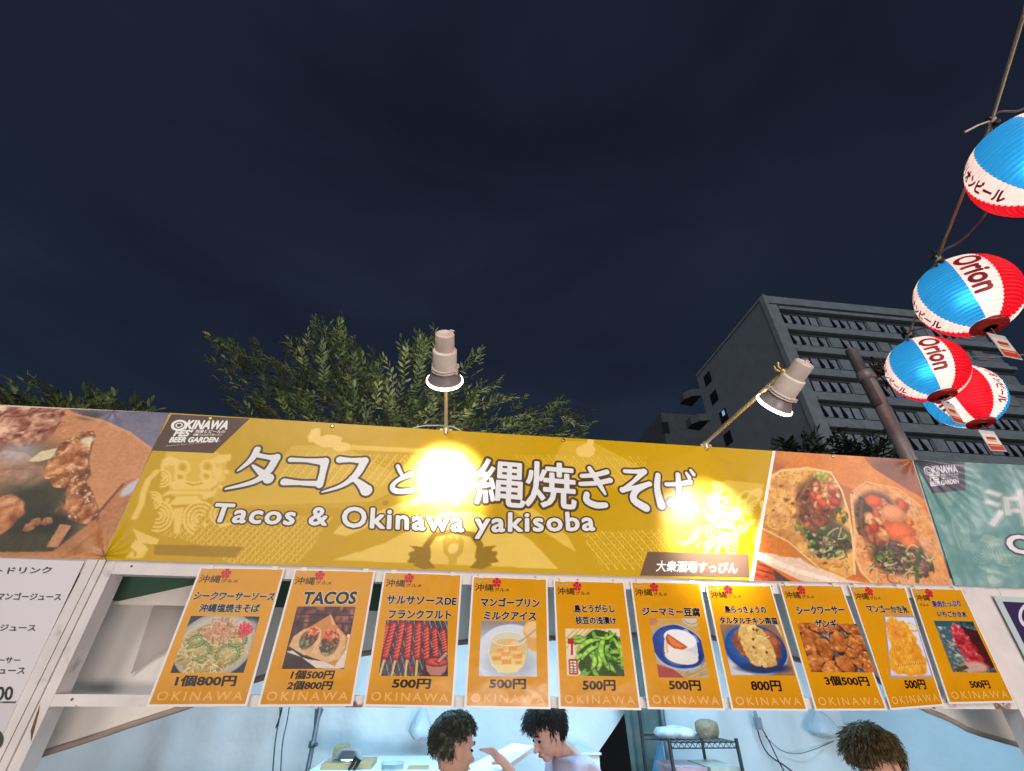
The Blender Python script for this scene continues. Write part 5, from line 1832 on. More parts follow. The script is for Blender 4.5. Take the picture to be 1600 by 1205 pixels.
def cable(name, pts_uv, y, r, label, mat=M_BLACK, group=None):
    P = [Vector(pl(u, v, y)) for u, v in pts_uv]
    mb = MB(tuple(P[0]))
    Q = []
    for i in range(len(P) - 1):
        p0, p1, p2, p3 = P[max(i - 1, 0)], P[i], P[i + 1], P[min(i + 2, len(P) - 1)]
        for k in range(5):
            t = k / 5
            Q.append(.5 * ((2 * p1) + (p2 - p0) * t + (2 * p0 - 5 * p1 + 4 * p2 - p3) * t * t + (3 * p1 - p0 - 3 * p2 + p3) * t ** 3))
    Q.append(P[-1])
    mb.tube(Q, r, 6)
    return tag(mb.build(name, mat), label, "cable", group)


G_C = "black cables hanging down the tent wall"
cable("power_cable", ((437, 1098), (437, 1120), (430, 1160), (425, 1225)), YB - .08, .0045, "left black cable hanging down the tent wall beside the steel pole", M_BLACK, G_C)
cable("power_cable", ((453, 1098), (449, 1125), (441, 1165), (438, 1225)), YB - .09, .0040, "right black cable hanging down the tent wall beside the steel pole", M_BLACK, G_C)
cable("power_cable", ((442, 1098), (438, 1118), (431, 1138)), YB - .10, .0055, "short black cable end between the two long cables on the wall", M_BLACK, G_C)
cable("power_cable", ((1183, 1125), (1186, 1150), (1200, 1178), (1228, 1198), (1250, 1215)), YB - .08, .0050, "thick black cable curving down the wall from the grey plug", M_BLACK, G_C)
cable("power_cable", ((1184, 1128), (1200, 1155), (1212, 1180), (1230, 1215)), YB - .10, .0045, "thin black cable falling steeply from the grey plug on the wall", M_BLACK, G_C)
cable("power_cable", ((1195, 1150), (1220, 1172), (1245, 1178), (1275, 1170), (1303, 1158)), YB - .06, .0030, "thin grey cable sagging along the wall behind the spiky haired person", M_STEEL)
cable("power_cable", ((664, 1195), (670, 1172), (673, 1150)), YB - .20, .0040, "short black cable hanging below the plastic bag at the wall", M_BLACK)
pg = pl(1183, 1128, YB - .09)
mb = MB(tuple(pg)); mb.box((pg[0] - .022, pg[1] - .03, pg[2] - .05), (pg[0] + .022, pg[1] + .01, pg[2] + .03)); mb.lathe([(.016, 0), (.012, .03), (.006, .05)], Matrix.Translation((pg[0], pg[1], pg[2] + .03)), 12)
tag(mb.build("wall_plug", principled("grey plug", rough=.5, color=(130, 140, 150))), "grey plug on the tent wall where two black cables start", "plug")

# counter table along the back with boxes and the steel bowl
tb0 = pl(500, 1198, 1.75)
table = thing("side_table", "white folding table against the tent wall carrying bowl and boxes", "table", loc=(tb0[0], 1.8, 0))
ZT_ = pl(540, 1204, 1.56)[2]
mb = MB((tb0[0], 1.8, 0)); mb.box((tb0[0] - .02, 1.52, ZT_ - .03), (pl(690, 1200, 1.75)[0], 2.15, ZT_)); mb.build("tabletop", M_FOAM, table)
for x in (tb0[0] + .03, pl(680, 1200, 1.75)[0]):
    for y in (1.58, 2.08):
        mb = MB((tb0[0], 1.8, 0)); mb.tube([(x, y, 0), (x, y, ZT_ - .03)], .014, 8); mb.build("leg", M_STEEL, table)
bx = pl(541, 1199, 1.70)
wb = abs(pl(562, 1195, 1.7)[0] - pl(512, 1195, 1.7)[0]) / 2
mb = MB((bx[0], 1.70, ZT_))
hb = pl(540, 1173, 1.7)[2] - pl(540, 1201, 1.7)[2]
mb.lathe([(wb, .03), (wb * 1.02, .036), (wb * .98, .045), (wb * .90, hb * .55), (wb * .62, hb * .92), (wb * .35, hb), (0, hb * 1.01)], Matrix.Translation((bx[0], 1.70, ZT_)), 36)
tag(mb.build("steel_bowl", M_BOWL), "upturned shiny steel bowl beside the pole in the tent", "bowl")
mb = MB((bx[0], 1.72, ZT_)); mb.box((bx[0] - wb * 1.35, 1.58, ZT_ + .001), (bx[0] + wb * 1.7, 1.86, ZT_ + .028))
tag(mb.build("cardboard_box", M_CARD), "flat brown cardboard under the steel bowl", "box")
mb = MB((bx[0] - wb * 1.3, 1.9, ZT_)); mb.box((bx[0] - wb * 1.35, 1.89, ZT_ + .001), (bx[0] - wb * .5, 2.05, ZT_ + hb * .9))
tag(mb.build("cardboard_box", M_CARD), "small upright cardboard box behind the steel bowl", "box")
mb = MB((bx[0] + wb, 1.6, ZT_))
for k in (0, 1):
    a, b = Vector(pl(545 + 8 * k, 1204, 1.56)), Vector(pl(557 + 5 * k, 1183 + 4 * k, 1.56))
    mb.tube([a, a * .4 + b * .6, b], [.008, .010, .013], 8)
tag(mb.build("tongs", M_BLACK), "black handled tongs leaning on the steel bowl", "tongs")
c1 = pl(612, 1206, 1.6)
mb = MB(tuple(c1))
R1 = abs(pl(628, 1200, 1.6)[0] - pl(598, 1200, 1.6)[0]) / 2 * 1.15
mb.lathe([(R1 * .8, -.10), (R1 * .98, .0), (R1, .035), (R1 * 1.06, .037), (R1 * 1.06, .043), (R1 * .96, .043), (R1 * .94, 0), (R1 * .78, -.09)], Matrix.Translation((c1[0], c1[1], c1[2] + .0)), 30)
tag(mb.build("plastic_tub", M_PLAST), "clear plastic tub standing left of the curly haired person", "tub")
mb = MB((c1[0] + .1, 1.62, ZT_)); p = pl(652, 1203, 1.62); mb.box((p[0] - .06, 1.56, ZT_ + .001), (p[0] + .07, 1.72, p[2] + .0))
tag(mb.build("cardboard_box", M_CARD), "little brown box between the tub and the curly haired person", "box")

# wire rack with goods in front of the right wall
ry0, ry1 = 1.55, 2.05
rx0, rx1 = pl(1046, 1160, ry0)[0], pl(1152, 1165, ry0)[0]
rz = pl(1095, 1160, ry0)[2]
rack = thing("wire_rack", "black wire shelf rack with plastic tubs beside the grey curtain", "rack", loc=(rx0, ry0, 0))
RK = (rx0, ry0, 0)
for x in (rx0, rx1):
    for y in (ry0, ry1):
        mb = MB(RK); mb.tube([(x, y, 0), (x, y, rz + (.28 if y == ry1 and x == rx0 else .02))], .012, 8); mb.build("upright", M_DARKSTEEL, rack)
for z in (rz, rz - .40):
    mb = MB(RK)
    for y in (ry0, ry1):
        for dz in (0, -.03):
            mb.tube([(rx0, y, z + dz), (rx1, y, z + dz)], .004, 6)
    for k in range(13):
        x = rx0 + (rx1 - rx0) * k / 12
        mb.tube([(x, ry0, z), (x, ry1, z)], .003, 5)
        if k < 12:
            x2 = rx0 + (rx1 - rx0) * (k + .5) / 12
            mb.tube([(x, ry0, z), (x2, ry0, z - .03), (rx0 + (rx1 - rx0) * (k + 1) / 12, ry0, z)], .003, 5)
    mb.build("shelf", M_DARKSTEEL, rack)
mb = MB((rx0 + .1, 1.8, rz))
rs_ = np.random.RandomState(2)
for k in range(14):
    a = rs_.rand() * 6.28
    mb.lathe([(0, 0), (.06, .006), (.075, .03), (.05, .055), (0, .06)], Matrix.Translation((rx0 + .12 + .07 * math.cos(a), 1.72 + .07 * math.sin(a), rz + .005 + .012 * rs_.rand())), 9)
tag(mb.build("plastic_bag", M_BAG), "crumpled white plastic bag lying on top of the wire rack", "bag")
p0 = pl(1112, 1150, 1.7)
mb = MB((p0[0], 1.7, rz)); w_ = (rx1 - rx0) * .17
mb.lathe([(w_ * .8, .005), (w_, .04), (w_ * .98, .085), (w_ * .8, .10), (w_ * .4, .11), (0, .108)], Matrix.Translation((p0[0], 1.75, rz)), 24)
tag(mb.build("paper_sack", principled("brown paper sack", rough=.8, color=(150, 130, 104), noise=(16, .3), bump=(20, .02))), "rounded beige paper sack on the wire rack", "sack")
for k, (c, lab) in enumerate((((214, 176, 186), "clear tub with pink content on the lower rack shelf"), ((206, 206, 190), "clear tub of white bags on the lower rack shelf"))):
    xa = rx0 + .04 + k * (rx1 - rx0) * .5
    mb = MB((xa, 1.7, rz - .40))
    mb.box((xa, 1.58, rz - .395), (xa + (rx1 - rx0) * .40, 1.9, rz - .15))
    mb.box((xa - .01, 1.57, rz - .148), (xa + (rx1 - rx0) * .40 + .01, 1.91, rz - .13))
    tag(mb.build("plastic_tub", principled("tub plastic", rough=.3, color=c, noise=(14, .3))), lab, "tub", "clear tubs on the wire rack")

# cooler by the opening, blue tarpaulin strip and shrubs seen through the opening
p0, p1 = pl(905, 1176, 1.9), pl(936, 1176, 1.9)
mb = MB((p0[0], 1.9, 0)); mb.box((p0[0], 1.9, 0), (p1[0], 2.28, p0[2] - .015)); mb.box((p0[0] - .012, 1.885, p0[2] - .012), (p1[0] + .012, 2.29, p0[2])); mb.box((p0[0] + .03, 1.892, p0[2] - .10), (p1[0] - .03, 1.899, p0[2] - .06))
tag(mb.build("cooler_box", principled("grey white enamel", rough=.35, color=(206, 214, 216))), "grey white cooler standing at the dark tent opening", "cooler")
q = [pl(u, v, YB - .06) for u, v in ((1019, 1122), (1030, 1112), (1040, 1205), (1016, 1205))]
mb = MB(tuple(q[0])); mb.add([tuple(z) for z in q] + [(z[0], z[1] + .02, z[2]) for z in q], [(0, 1, 2, 3), (7, 6, 5, 4), (0, 4, 5, 1), (1, 5, 6, 2), (2, 6, 7, 3), (3, 7, 4, 0)])
tag(mb.build("hanging_sheet", principled("bright blue sheet", rough=.5, color=(120, 186, 226))), "bright blue sheet hanging between the curtain and the wire rack", "sheet")

# ------------------------------------------------------------------ people in the tent: one skinned body each, head joined and fused with it
M_SKIN = principled("skin", rough=.5, spec=.35, color=(206, 152, 128), noise=(30, .10), bump=(160, .0006))
M_SKIN2 = principled("paler skin", rough=.5, spec=.35, color=(214, 164, 146), noise=(30, .10), bump=(160, .0006))
M_SHIRT = principled("pale pink work shirt", rough=.8, spec=.2, color=(206, 188, 206), noise=(8, .08), bump=(26, .006))
M_SHIRT2 = principled("white work shirt", rough=.8, spec=.2, color=(216, 212, 216), noise=(8, .08), bump=(26, .006))
M_TROUS = principled("dark trousers", rough=.85, spec=.2, color=(44, 46, 54), noise=(12, .2))
M_EYE = principled("eye", rough=.15, color=(38, 28, 24))
M_BROW = principled("brow hair", rough=.7, color=(44, 34, 28))
M_LIP = principled("lips", rough=.45, color=(176, 104, 96))


def skin_mesh(joints, edges, voxel, extra=None, sub=1):
    """joints: (x, y, z, radius); grown with a skin modifier, fused with extra geometry by remeshing"""
    me = bpy.data.meshes.new("body")
    me.from_pydata([j[:3] for j in joints], edges, [])
    o = bpy.data.objects.new("body", me)
    COL.objects.link(o)
    sk = o.modifiers.new("skin", 'SKIN')
    sk.use_smooth_shade = True
    for i, j in enumerate(joints):
        d = me.skin_vertices[0].data[i]
        d.radius = (j[3], j[4] if len(j) > 4 else j[3])
        d.use_root = (i == 0)
    sb = o.modifiers.new("sub", 'SUBSURF')
    sb.levels = sb.render_levels = sub
    dg = bpy.context.evaluated_depsgraph_get()
    m2 = bpy.data.meshes.new_from_object(o.evaluated_get(dg))
    bpy.data.objects.remove(o)
    bpy.data.meshes.remove(me)
    if extra:
        bm = bmesh.new()
        bm.from_mesh(m2)
        for vs, fs in extra:
            V = [bm.verts.new(tuple(p)) for p in vs]
            for f in fs:
                try:
                    bm.faces.new([V[i] for i in f])
                except ValueError:
                    pass
        bm.to_mesh(m2)
        bm.free()
    o = bpy.data.objects.new("body", m2)
    COL.objects.link(o)
    rm = o.modifiers.new("rm", 'REMESH')
    rm.mode = 'VOXEL'
    rm.voxel_size = voxel
    rm.use_smooth_shade = True
    sm = o.modifiers.new("sm", 'SMOOTH')
    sm.iterations = 3
    sm.factor = .5
    dg = bpy.context.evaluated_depsgraph_get()
    m3 = bpy.data.meshes.new_from_object(o.evaluated_get(dg))
    bpy.data.objects.remove(o)
    bpy.data.meshes.remove(m2)
    m3.polygons.foreach_set("use_smooth", np.ones(len(m3.polygons), bool))
    return m3


def keep_largest(me):
    n = len(me.vertices)
    par = list(range(n))

    def find(i):
        while par[i] != i:
            par[i] = par[par[i]]
            i = par[i]
        return i
    for e in me.edges:
        a, b = find(e.vertices[0]), find(e.vertices[1])
        if a != b:
            par[a] = b
    r = [find(i) for i in range(n)]
    cnt = {}
    for q in r:
        cnt[q] = cnt.get(q, 0) + 1
    big = max(cnt, key=cnt.get)
    bm = bmesh.new()
    bm.from_mesh(me)
    bm.verts.ensure_lookup_table()
    bmesh.ops.delete(bm, geom=[bm.verts[i] for i in range(n) if r[i] != big], context='VERTS')
    bm.to_mesh(me)
    bm.free()


def ball(M, rx, ry, rz, nu=20, nv=14, fn=None):
    vs, fs = [], []
    for j in range(nv + 1):
        th = math.pi * j / nv
        for i in range(nu):
            a = 2 * math.pi * i / nu
            d = Vector((math.sin(th) * math.cos(a), math.sin(th) * math.sin(a), math.cos(th)))
            k = fn(d) if fn else 1.0
            vs.append(tuple(M @ Vector((d.x * rx * k, d.y * ry * k, d.z * rz * k))))
    for j in range(nv):
        for i in range(nu):
            if j == 0:
                fs.append((i, (j + 1) * nu + i, (j + 1) * nu + (i + 1) % nu))
            elif j == nv - 1:
                fs.append((j * nu + i, (j + 1) * nu + i, j * nu + (i + 1) % nu))
            else:
                fs.append((j * nu + i, (j + 1) * nu + i, (j + 1) * nu + (i + 1) % nu, j * nu + (i + 1) % nu))
    return vs, fs


def head_parts(M):
    """head in its own frame: +x is where the face looks, z up, origin at the skull's middle; height 0.235"""
    def skull(d):
        k = 1.0
        if d.z < -.1:
            k *= 1 - .12 * (-d.z)
        if d.x > .3 and d.z < 0:
            k *= 1 + .07 * d.x
        return k
    T = Matrix.Translation
    ex = [ball(M @ T((-.006, 0, .030)), .098, .077, .092, 24, 16), ball(M @ T((.012, 0, -.030)), .080, .064, .092, 22, 14, skull)]
    ex.append(ball(M @ T((.056, 0, -.095)), .026, .028, .022, 12, 8))                      # chin
    ex.append(ball(M @ T((.092, 0, -.028)) @ Matrix.Rotation(rad(-22), 4, 'Y'), .014, .012, .032, 12, 10))   # nose ridge
    ex.append(ball(M @ T((.104, 0, -.046)), .016, .017, .012, 12, 8))                      # nose tip
    ex.append(ball(M @ T((.082, 0, .012)), .016, .056, .013, 14, 8))                       # brow
    ex.append(ball(M @ T((.086, 0, -.076)), .011, .026, .009, 12, 8))                      # mouth
    for s in (-1, 1):
        ex.append(ball(M @ T((.062, s * .040, -.030)), .024, .022, .020, 12, 8))           # cheeks
        ex.append(ball(M @ T((-.002, s * .079, -.012)) @ Matrix.Rotation(s * rad(18), 4, 'Z'), .020, .009, .032, 14, 10))   # ear
        ex.append(ball(M @ T((.000, s * .081, -.040)), .010, .008, .012, 10, 8))
    return ex


def face_bits(M, parent, org):
    for s in (-1, 1):
        mb = MB(org)
        mb.add(*ball(M @ Matrix.Translation((.083, s * .032, -.012)), .008, .013, .0065, 12, 8), None, True)
        mb.build("eye", M_EYE, parent)
        mb = MB(org)
        mb.tube([M @ Vector(p) for p in ((.094, s * .014, .012), (.094, s * .034, .019), (.084, s * .054, .012))], [.004, .005, .003], 6)
        mb.build("eyebrow", M_BROW, parent)
    mb = MB(org)
    mb.tube([M @ Vector(p) for p in ((.088, -.026, -.077), (.0965, 0, -.075), (.088, .026, -.077))], [.002, .004, .002], 8)
    mb.build("lips", M_LIP, parent)


def hair(M, parent, org, mat, seed, n, length, curl, spike, back_low, fringe=.30, sides=-.42, name="hair", r0=.0055, front=.35):
    """a close cap plus many tapering locks growing from it"""
    rs = np.random.RandomState(seed)
    mb = MB(org)

    def on(d, k):
        base = Vector((-.006 + d.x * .103 * k, d.y * .083 * k, .030 + d.z * .098 * k))
        return base
    def low(d):
        # how far down the hair reaches in that direction
        f = d.x
        return -.05 if f > .55 else (-.40 if f > .0 else back_low)
    vs, fs = [], []
    nu, nv = 36, 16
    for j in range(nv + 1):
        for i in range(nu):
            a = 2 * math.pi * i / nu
            fx = math.cos(a)
            lim = fringe if fx > front else (-.42 if fx > -.2 else back_low)
            if front >= fx > -.2:
                lim = sides + (fringe - sides) * max(0, (fx - .05) / (front - .05 + 1e-6)) ** 2 if fx > .05 else sides
            z = 1 - (1 - lim) * (j / nv)
            r = math.sqrt(max(0, 1 - min(1, z * z)))
            d = Vector((r * math.cos(a), r * math.sin(a), z))
            k = 1.05 if j < nv else .96
            vs.append(tuple(M @ on(d, k)))
    for j in range(nv):
        for i in range(nu):
            fs.append((j * nu + i, (j + 1) * nu + i, (j + 1) * nu + (i + 1) % nu, j * nu + (i + 1) % nu))
    mb.add(vs, fs, None, True)
    for k in range(n):
        a = rs.rand() * 6.283
        fx = math.cos(a)
        lim = fringe if fx > front else (sides + .04 if fx > -.2 else back_low)
        z = lim + (1 - lim) * rs.rand()
        r = math.sqrt(max(0, 1 - min(1, z * z)))
        d = Vector((r * math.cos(a), r * math.sin(a), z))
        p = on(d, 1.02)
        out = d.normalized()
        dn = Vector((0, 0, -1))
        flow = (dn - out * dn.dot(out))
        if flow.length > 1e-3:
            flow.normalize()
        side = out.cross(flow)
        fwd = Vector((1, 0, 0)) * (.5 if z > .5 else 0)
        L = length * (.6 + .7 * rs.rand())
        ph, cr = rs.rand() * 6.28, curl * (.5 + rs.rand())
        pts, rr = [], []
        m = 6
        sd = rs.uniform(-.5, .5)
        for q in range(m + 1):
            t = q / m
            g = spike * (1 - .4 * t)
            v = p + out * (L * t * g) + (flow + fwd + side * sd) * (L * t * (1 - .65 * spike)) + (side * math.cos(ph + t * 7) + out * math.sin(ph + t * 7)) * cr * t
            pts.append(M @ v)
            rr.append(r0 * (1 - .86 * t))
        mb.tube(pts, rr, 5, None, True, False)
    return mb.build(name, mat, parent)


def hand_chain(J, E, root, wrist, dirv, palm_n, side, curl, scale=1.0):
    """palm and five unequal bent fingers, rooted at joint index `root` (the wrist)"""
    d = Vector(dirv).normalized()
    s = Vector(side).normalized()
    n = Vector(palm_n).normalized()
    w = Vector(wrist)
    pal = w + d * .055 * scale
    J.append((*pal, .024 * scale, .016 * scale)); ip = len(J) - 1
    E.append((root, ip))
    for k, (off, L) in enumerate(((-.030, .066), (-.010, .078), (.010, .073), (.029, .058))):
        b = pal + d * (.032 * scale) + s * off * scale
        J.append((*b, .0095 * scale)); i0 = len(J) - 1
        E.append((ip, i0))
        p, an, last = b, 0.0, i0
        for seg in (.45, .32, .23):
            an += curl * (.8 + .1 * k)
            dd = d * math.cos(an) + n * math.sin(an)
            p = p + dd * L * seg * scale
            J.append((*p, (.0088 - .0012 * (seg < .4)) * scale)); E.append((last, len(J) - 1)); last = len(J) - 1
    b = w + d * .025 * scale - s * .026 * scale
    J.append((*b, .011 * scale)); E.append((ip, len(J) - 1)); last = len(J) - 1
    for q in (.030, .026):
        b = b + (d * .75 - s * .55 + n * .35).normalized() * q * scale
        J.append((*b, .0095 * scale)); E.append((last, len(J) - 1)); last = len(J) - 1


def person(label, head_at, look, tilt, lean, skin, shirt, hairargs, arms, roll=0.0):
    """head_at: skull middle; look: heading of the face (0 = +x, 90 = away from the viewer); lean: shoulder offset from under the head"""
    H = Vector(head_at)
    org = (H.x + lean[0] * 1.5, H.y + lean[1] * 1.5, 0)
    t = thing("person", label, "person", loc=org)
    M = Matrix.Translation(H) @ Matrix.Rotation(rad(look), 4, 'Z') @ Matrix.Rotation(rad(tilt), 4, 'Y') @ Matrix.Rotation(rad(roll), 4, 'X')
    bh = rad(look)
    f = Vector((math.cos(bh), math.sin(bh), 0))
    ls = Vector((-math.sin(bh), math.cos(bh), 0))
    neck0 = M @ Vector((-.022, 0, -.075))
    sh = Vector((H.x + lean[0], H.y + lean[1], H.z - .212 + lean[2]))
    base = sh + Vector((0, 0, .045))
    chest = sh + Vector((lean[0] * .3, lean[1] * .3, -.16))
    waist = sh + Vector((lean[0] * .5, lean[1] * .5, -.36))
    pelvis = sh + Vector((lean[0] * .5, lean[1] * .5, -.53))
    zs = pelvis.z
    J, E = [], []

    def jt(p, r, par=None, r2=None):
        J.append((p[0], p[1], p[2], r) if r2 is None else (p[0], p[1], p[2], r, r2))
        if par is not None:
            E.append((par, len(J) - 1))
        return len(J) - 1
    ip = jt(pelvis, .115)
    iw = jt(waist, .105, ip)
    ic = jt(chest, .118, iw)
    ib = jt(base - Vector((0, 0, .05)), .085, ic)
    inn = jt(base + (neck0 - base) * .35, .056, ib)
    jt(neck0, .052, inn)
    joints_sh = []
    for k, s in enumerate((1, -1)):
        sp = sh + ls * s * .165 + Vector((0, 0, -.02))
        i1 = jt(sp, .056, ib)
        A = arms[k]
        el, wr = Vector(A["elbow"]), Vector(A["wrist"])
        i2 = jt(sp + (el - sp) * .5, .046, i1)
        i3 = jt(el, .040, i2)
        i4 = jt(el + (wr - el) * .5, .035, i3)
        i5 = jt(wr, .026, i4, .022)
        hand_chain(J, E, i5, wr, A["dir"], A["palm"], A["side"], A.get("curl", .35))
        joints_sh.append((sp, el))
        hp = pelvis + ls * s * .09 + Vector((0, 0, -.05))
        a = jt(hp, .088, ip)
        kn = Vector((hp.x + f.x * .02, hp.y + f.y * .02, zs * .5))
        b = jt(hp + (kn - hp) * .5, .075, a)
        c = jt(kn, .056, b)
        an = Vector((hp.x, hp.y, .085))
        d2 = jt((kn + an) * .5 + Vector((0, 0, .08)), .052, c)
        e2 = jt(an, .040, d2)
        g = jt(Vector((hp.x + f.x * .06, hp.y + f.y * .06, .038)), .036, e2)
        jt(Vector((hp.x + f.x * .15, hp.y + f.y * .15, .030)), .028, g)
    me = skin_mesh(J, E, .0062, head_parts(M))
    me.name = "body"
    keep_largest(me)
    V = np.array([v.co for v in me.vertices]) - np.array(org)
    me.vertices.foreach_set("co", V.astype(np.float32).ravel())
    me.materials.append(skin)
    link("body", me, t)
    # shirt: a shell over trunk and upper arms
    J, E = [], []
    a = jt(pelvis + Vector((0, 0, .02)), .132)
    b = jt(waist, .125, a)
    c = jt(chest, .134, b)
    d3 = jt(base - Vector((0, 0, .045)), .106, c)
    jt(base + (neck0 - base) * .16, .070, d3)
    for sp, el in joints_sh:
        i1 = jt(sp + Vector((0, 0, .012)), .078, d3)
        i2 = jt(sp + (el - sp) * .45, .063, i1)
        jt(sp + (el - sp) * .82, .062, i2)
    me = skin_mesh(J, E, .010)
    V = np.array([v.co for v in me.vertices]) - np.array(org)
    me.vertices.foreach_set("co", V.astype(np.float32).ravel())
    me.materials.append(shirt)
    link("shirt", me, t)
    # trousers
    J, E = [], []
    a = jt(pelvis, .128)
    jt(waist - Vector((0, 0, .06)), .122, a)
    for s in (1, -1):
        hp = pelvis + ls * s * .09 + Vector((0, 0, -.05))
        kn = Vector((hp.x + f.x * .02, hp.y + f.y * .02, zs * .5))
        i1 = jt(hp, .100, a)
        i2 = jt(kn, .075, i1)
        jt(Vector((hp.x, hp.y, .10)), .062, i2)
    me = skin_mesh(J, E, .014)
    V = np.array([v.co for v in me.vertices]) - np.array(org)
    me.vertices.foreach_set("co", V.astype(np.float32).ravel())
    me.materials.append(M_TROUS)
    link("trousers", me, t)
    face_bits(M, t, org)
    hair(M, t, org, *hairargs[:1], **hairargs[1])
    return t, M


H_DARK = principled("dark hair with ash strands", rough=.62, spec=.3, color=(58, 56, 48), noise=(60, .45), two=((118, 122, 92), 34, .52, .66))
H_BLACK = principled("black brown hair", rough=.6, spec=.3, color=(44, 40, 38), noise=(60, .4))
H_BROWN = principled("olive brown hair", rough=.6, spec=.3, color=(88, 72, 44), noise=(60, .5), two=((138, 118, 72), 40, .50, .66))

# curly haired person, seen from behind at the left, face turned right
h1 = pl(707, 1163, .62)
h1[2] -= .006
person("person with cropped curly dark hair facing right, beside the white board", h1, 24, 4, (-.03, -.02, .03), M_SKIN, M_SHIRT2,
       (H_DARK, dict(seed=4, n=1500, length=.028, curl=.006, spike=.28, back_low=-.62, r0=.0034, sides=-.02)),
       [dict(elbow=(h1[0] - .05, h1[1] + .22, h1[2] - .52), wrist=(h1[0] + .18, h1[1] + .30, h1[2] - .50), dir=(1, .1, -.1), palm=(0, 0, -1), side=(0, 1, 0)),
        dict(elbow=(h1[0] + .12, h1[1] - .20, h1[2] - .52), wrist=(h1[0] + .30, h1[1] + .0, h1[2] - .52), dir=(1, .3, -.1), palm=(0, 0, -1), side=(0, -1, 0))])

# dark haired person bending over the styrofoam board, face to the left
h2_ = pl(857, 1141, .95)
bc = pl(782, 1186, .85)
wr = Vector(pl(792, 1196, .80))
person("person with black tousled hair in a pale pink shirt bending left over a white board", h2_, 196, 24, (.115, .0, .055), M_SKIN2, M_SHIRT,
       (H_BLACK, dict(seed=8, n=1500, length=.050, curl=.006, spike=.14, back_low=-.80, r0=.0034)),
       [dict(elbow=(h2_[0] - .02, h2_[1] - .24, h2_[2] - .44), wrist=tuple(wr), dir=(-.75, .1, .55), palm=(-.3, .2, -.9), side=(.3, -.8, .3), curl=.30),
        dict(elbow=(h2_[0] + .05, h2_[1] + .30, h2_[2] - .50), wrist=(h2_[0] - .20, h2_[1] + .24, h2_[2] - .46), dir=(-1, 0, 0), palm=(0, 0, -1), side=(0, 1, 0))])

# spiky haired person close behind the counter at the right, seen from behind, face to the left
h3 = pl(1371, 1188, .34)
person("person with spiky olive brown hair behind the counter at the right, facing left", h3, 186, 22, (.04, -.03, -.01), M_SKIN, M_SHIRT2,
       (H_BROWN, dict(seed=12, n=1900, length=.056, curl=.005, spike=.42, back_low=-.55, r0=.0032, fringe=.12, sides=-.02)),
       [dict(elbow=(h3[0] - .06, h3[1] - .20, h3[2] - .52), wrist=(h3[0] - .26, h3[1] + .0, h3[2] - .55), dir=(-1, .2, 0), palm=(0, 0, -1), side=(0, -1, 0)),
        dict(elbow=(h3[0] + .06, h3[1] + .26, h3[2] - .52), wrist=(h3[0] - .18, h3[1] + .30, h3[2] - .56), dir=(-1, 0, 0), palm=(0, 0, -1), side=(0, 1, 0))])

# the white board under that hand
q = [Vector(pl(*a)) for a in ((722, 1202, .86), (802, 1161, 1.20), (834, 1166, 1.08), (762, 1218, .74))]
nrm = (q[1] - q[0]).cross(q[3] - q[0]).normalized()
if nrm.z < 0:
    nrm = -nrm
mb = MB(tuple(q[0]))
lo = [p - nrm * .022 for p in q]
mb.add([tuple(p) for p in q] + [tuple(p) for p in lo], [(0, 1, 2, 3), (7, 6, 5, 4), (0, 4, 5, 1), (1, 5, 6, 2), (2, 6, 7, 3), (3, 7, 4, 0)])
tag(nfix(mb.build("foam_board", M_FOAM)), "white styrofoam lid held aslant between the two people at the back", "board")

# ------------------------------------------------------------------ lanterns on their line, right
M_LANT = principled("lit lantern paper", rough=.38, spec=.4, attr="Col")
_n = M_LANT.node_tree
_out = _n.nodes["Material Output"]
_pb = _n.nodes["Principled BSDF"]
_atn = [q for q in _n.nodes if q.type == 'ATTRIBUTE'][0]
_trl = _n.nodes.new("ShaderNodeBsdfTranslucent")
_rfr = _n.nodes.new("ShaderNodeBsdfRefraction")
_rfr.inputs["Roughness"].default_value = .80
_rfr.inputs["IOR"].default_value = 1.22
_m1 = _n.nodes.new("ShaderNodeMixShader")
_m1.inputs[0].default_value = .10
_m2 = _n.nodes.new("ShaderNodeMixShader")
_m2.inputs[0].default_value = .55
_n.links.new(_atn.outputs["Color"], _trl.inputs["Color"])
_n.links.new(_atn.outputs["Color"], _rfr.inputs["Color"])
_n.links.new(_trl.outputs[0], _m1.inputs[1])
_n.links.new(_rfr.outputs[0], _m1.inputs[2])
_n.links.new(_pb.outputs[0], _m2.inputs[1])
_n.links.new(_m1.outputs[0], _m2.inputs[2])
_n.links.new(_m2.outputs[0], _out.inputs["Surface"])
M_INK = principled("dark red lettering", rough=.5, color=(168, 12, 40))
M_RING = principled("translucent red plastic ring", rough=.2, spec=.6, color=(176, 52, 44), trans=.35)
M_SOCK = principled("black lamp socket", rough=.5, color=(30, 28, 28))
M_BULB = principled("lantern bulb", rough=.3, color=(255, 248, 236), emit=((255, 246, 230), 6.0))
M_ROPE = principled("tan rope", rough=.8, color=(214, 196, 160), noise=(60, .3))
M_GCAB = principled("grey cable", rough=.5, color=(126, 116, 112))
M_TAG = principled("laminated tag", rough=.25, spec=.6, attr="Col")
R_, H_ = .225, .230
BLU, RED, WHI = (40, 146, 206), (206, 18, 34), (238, 224, 214)


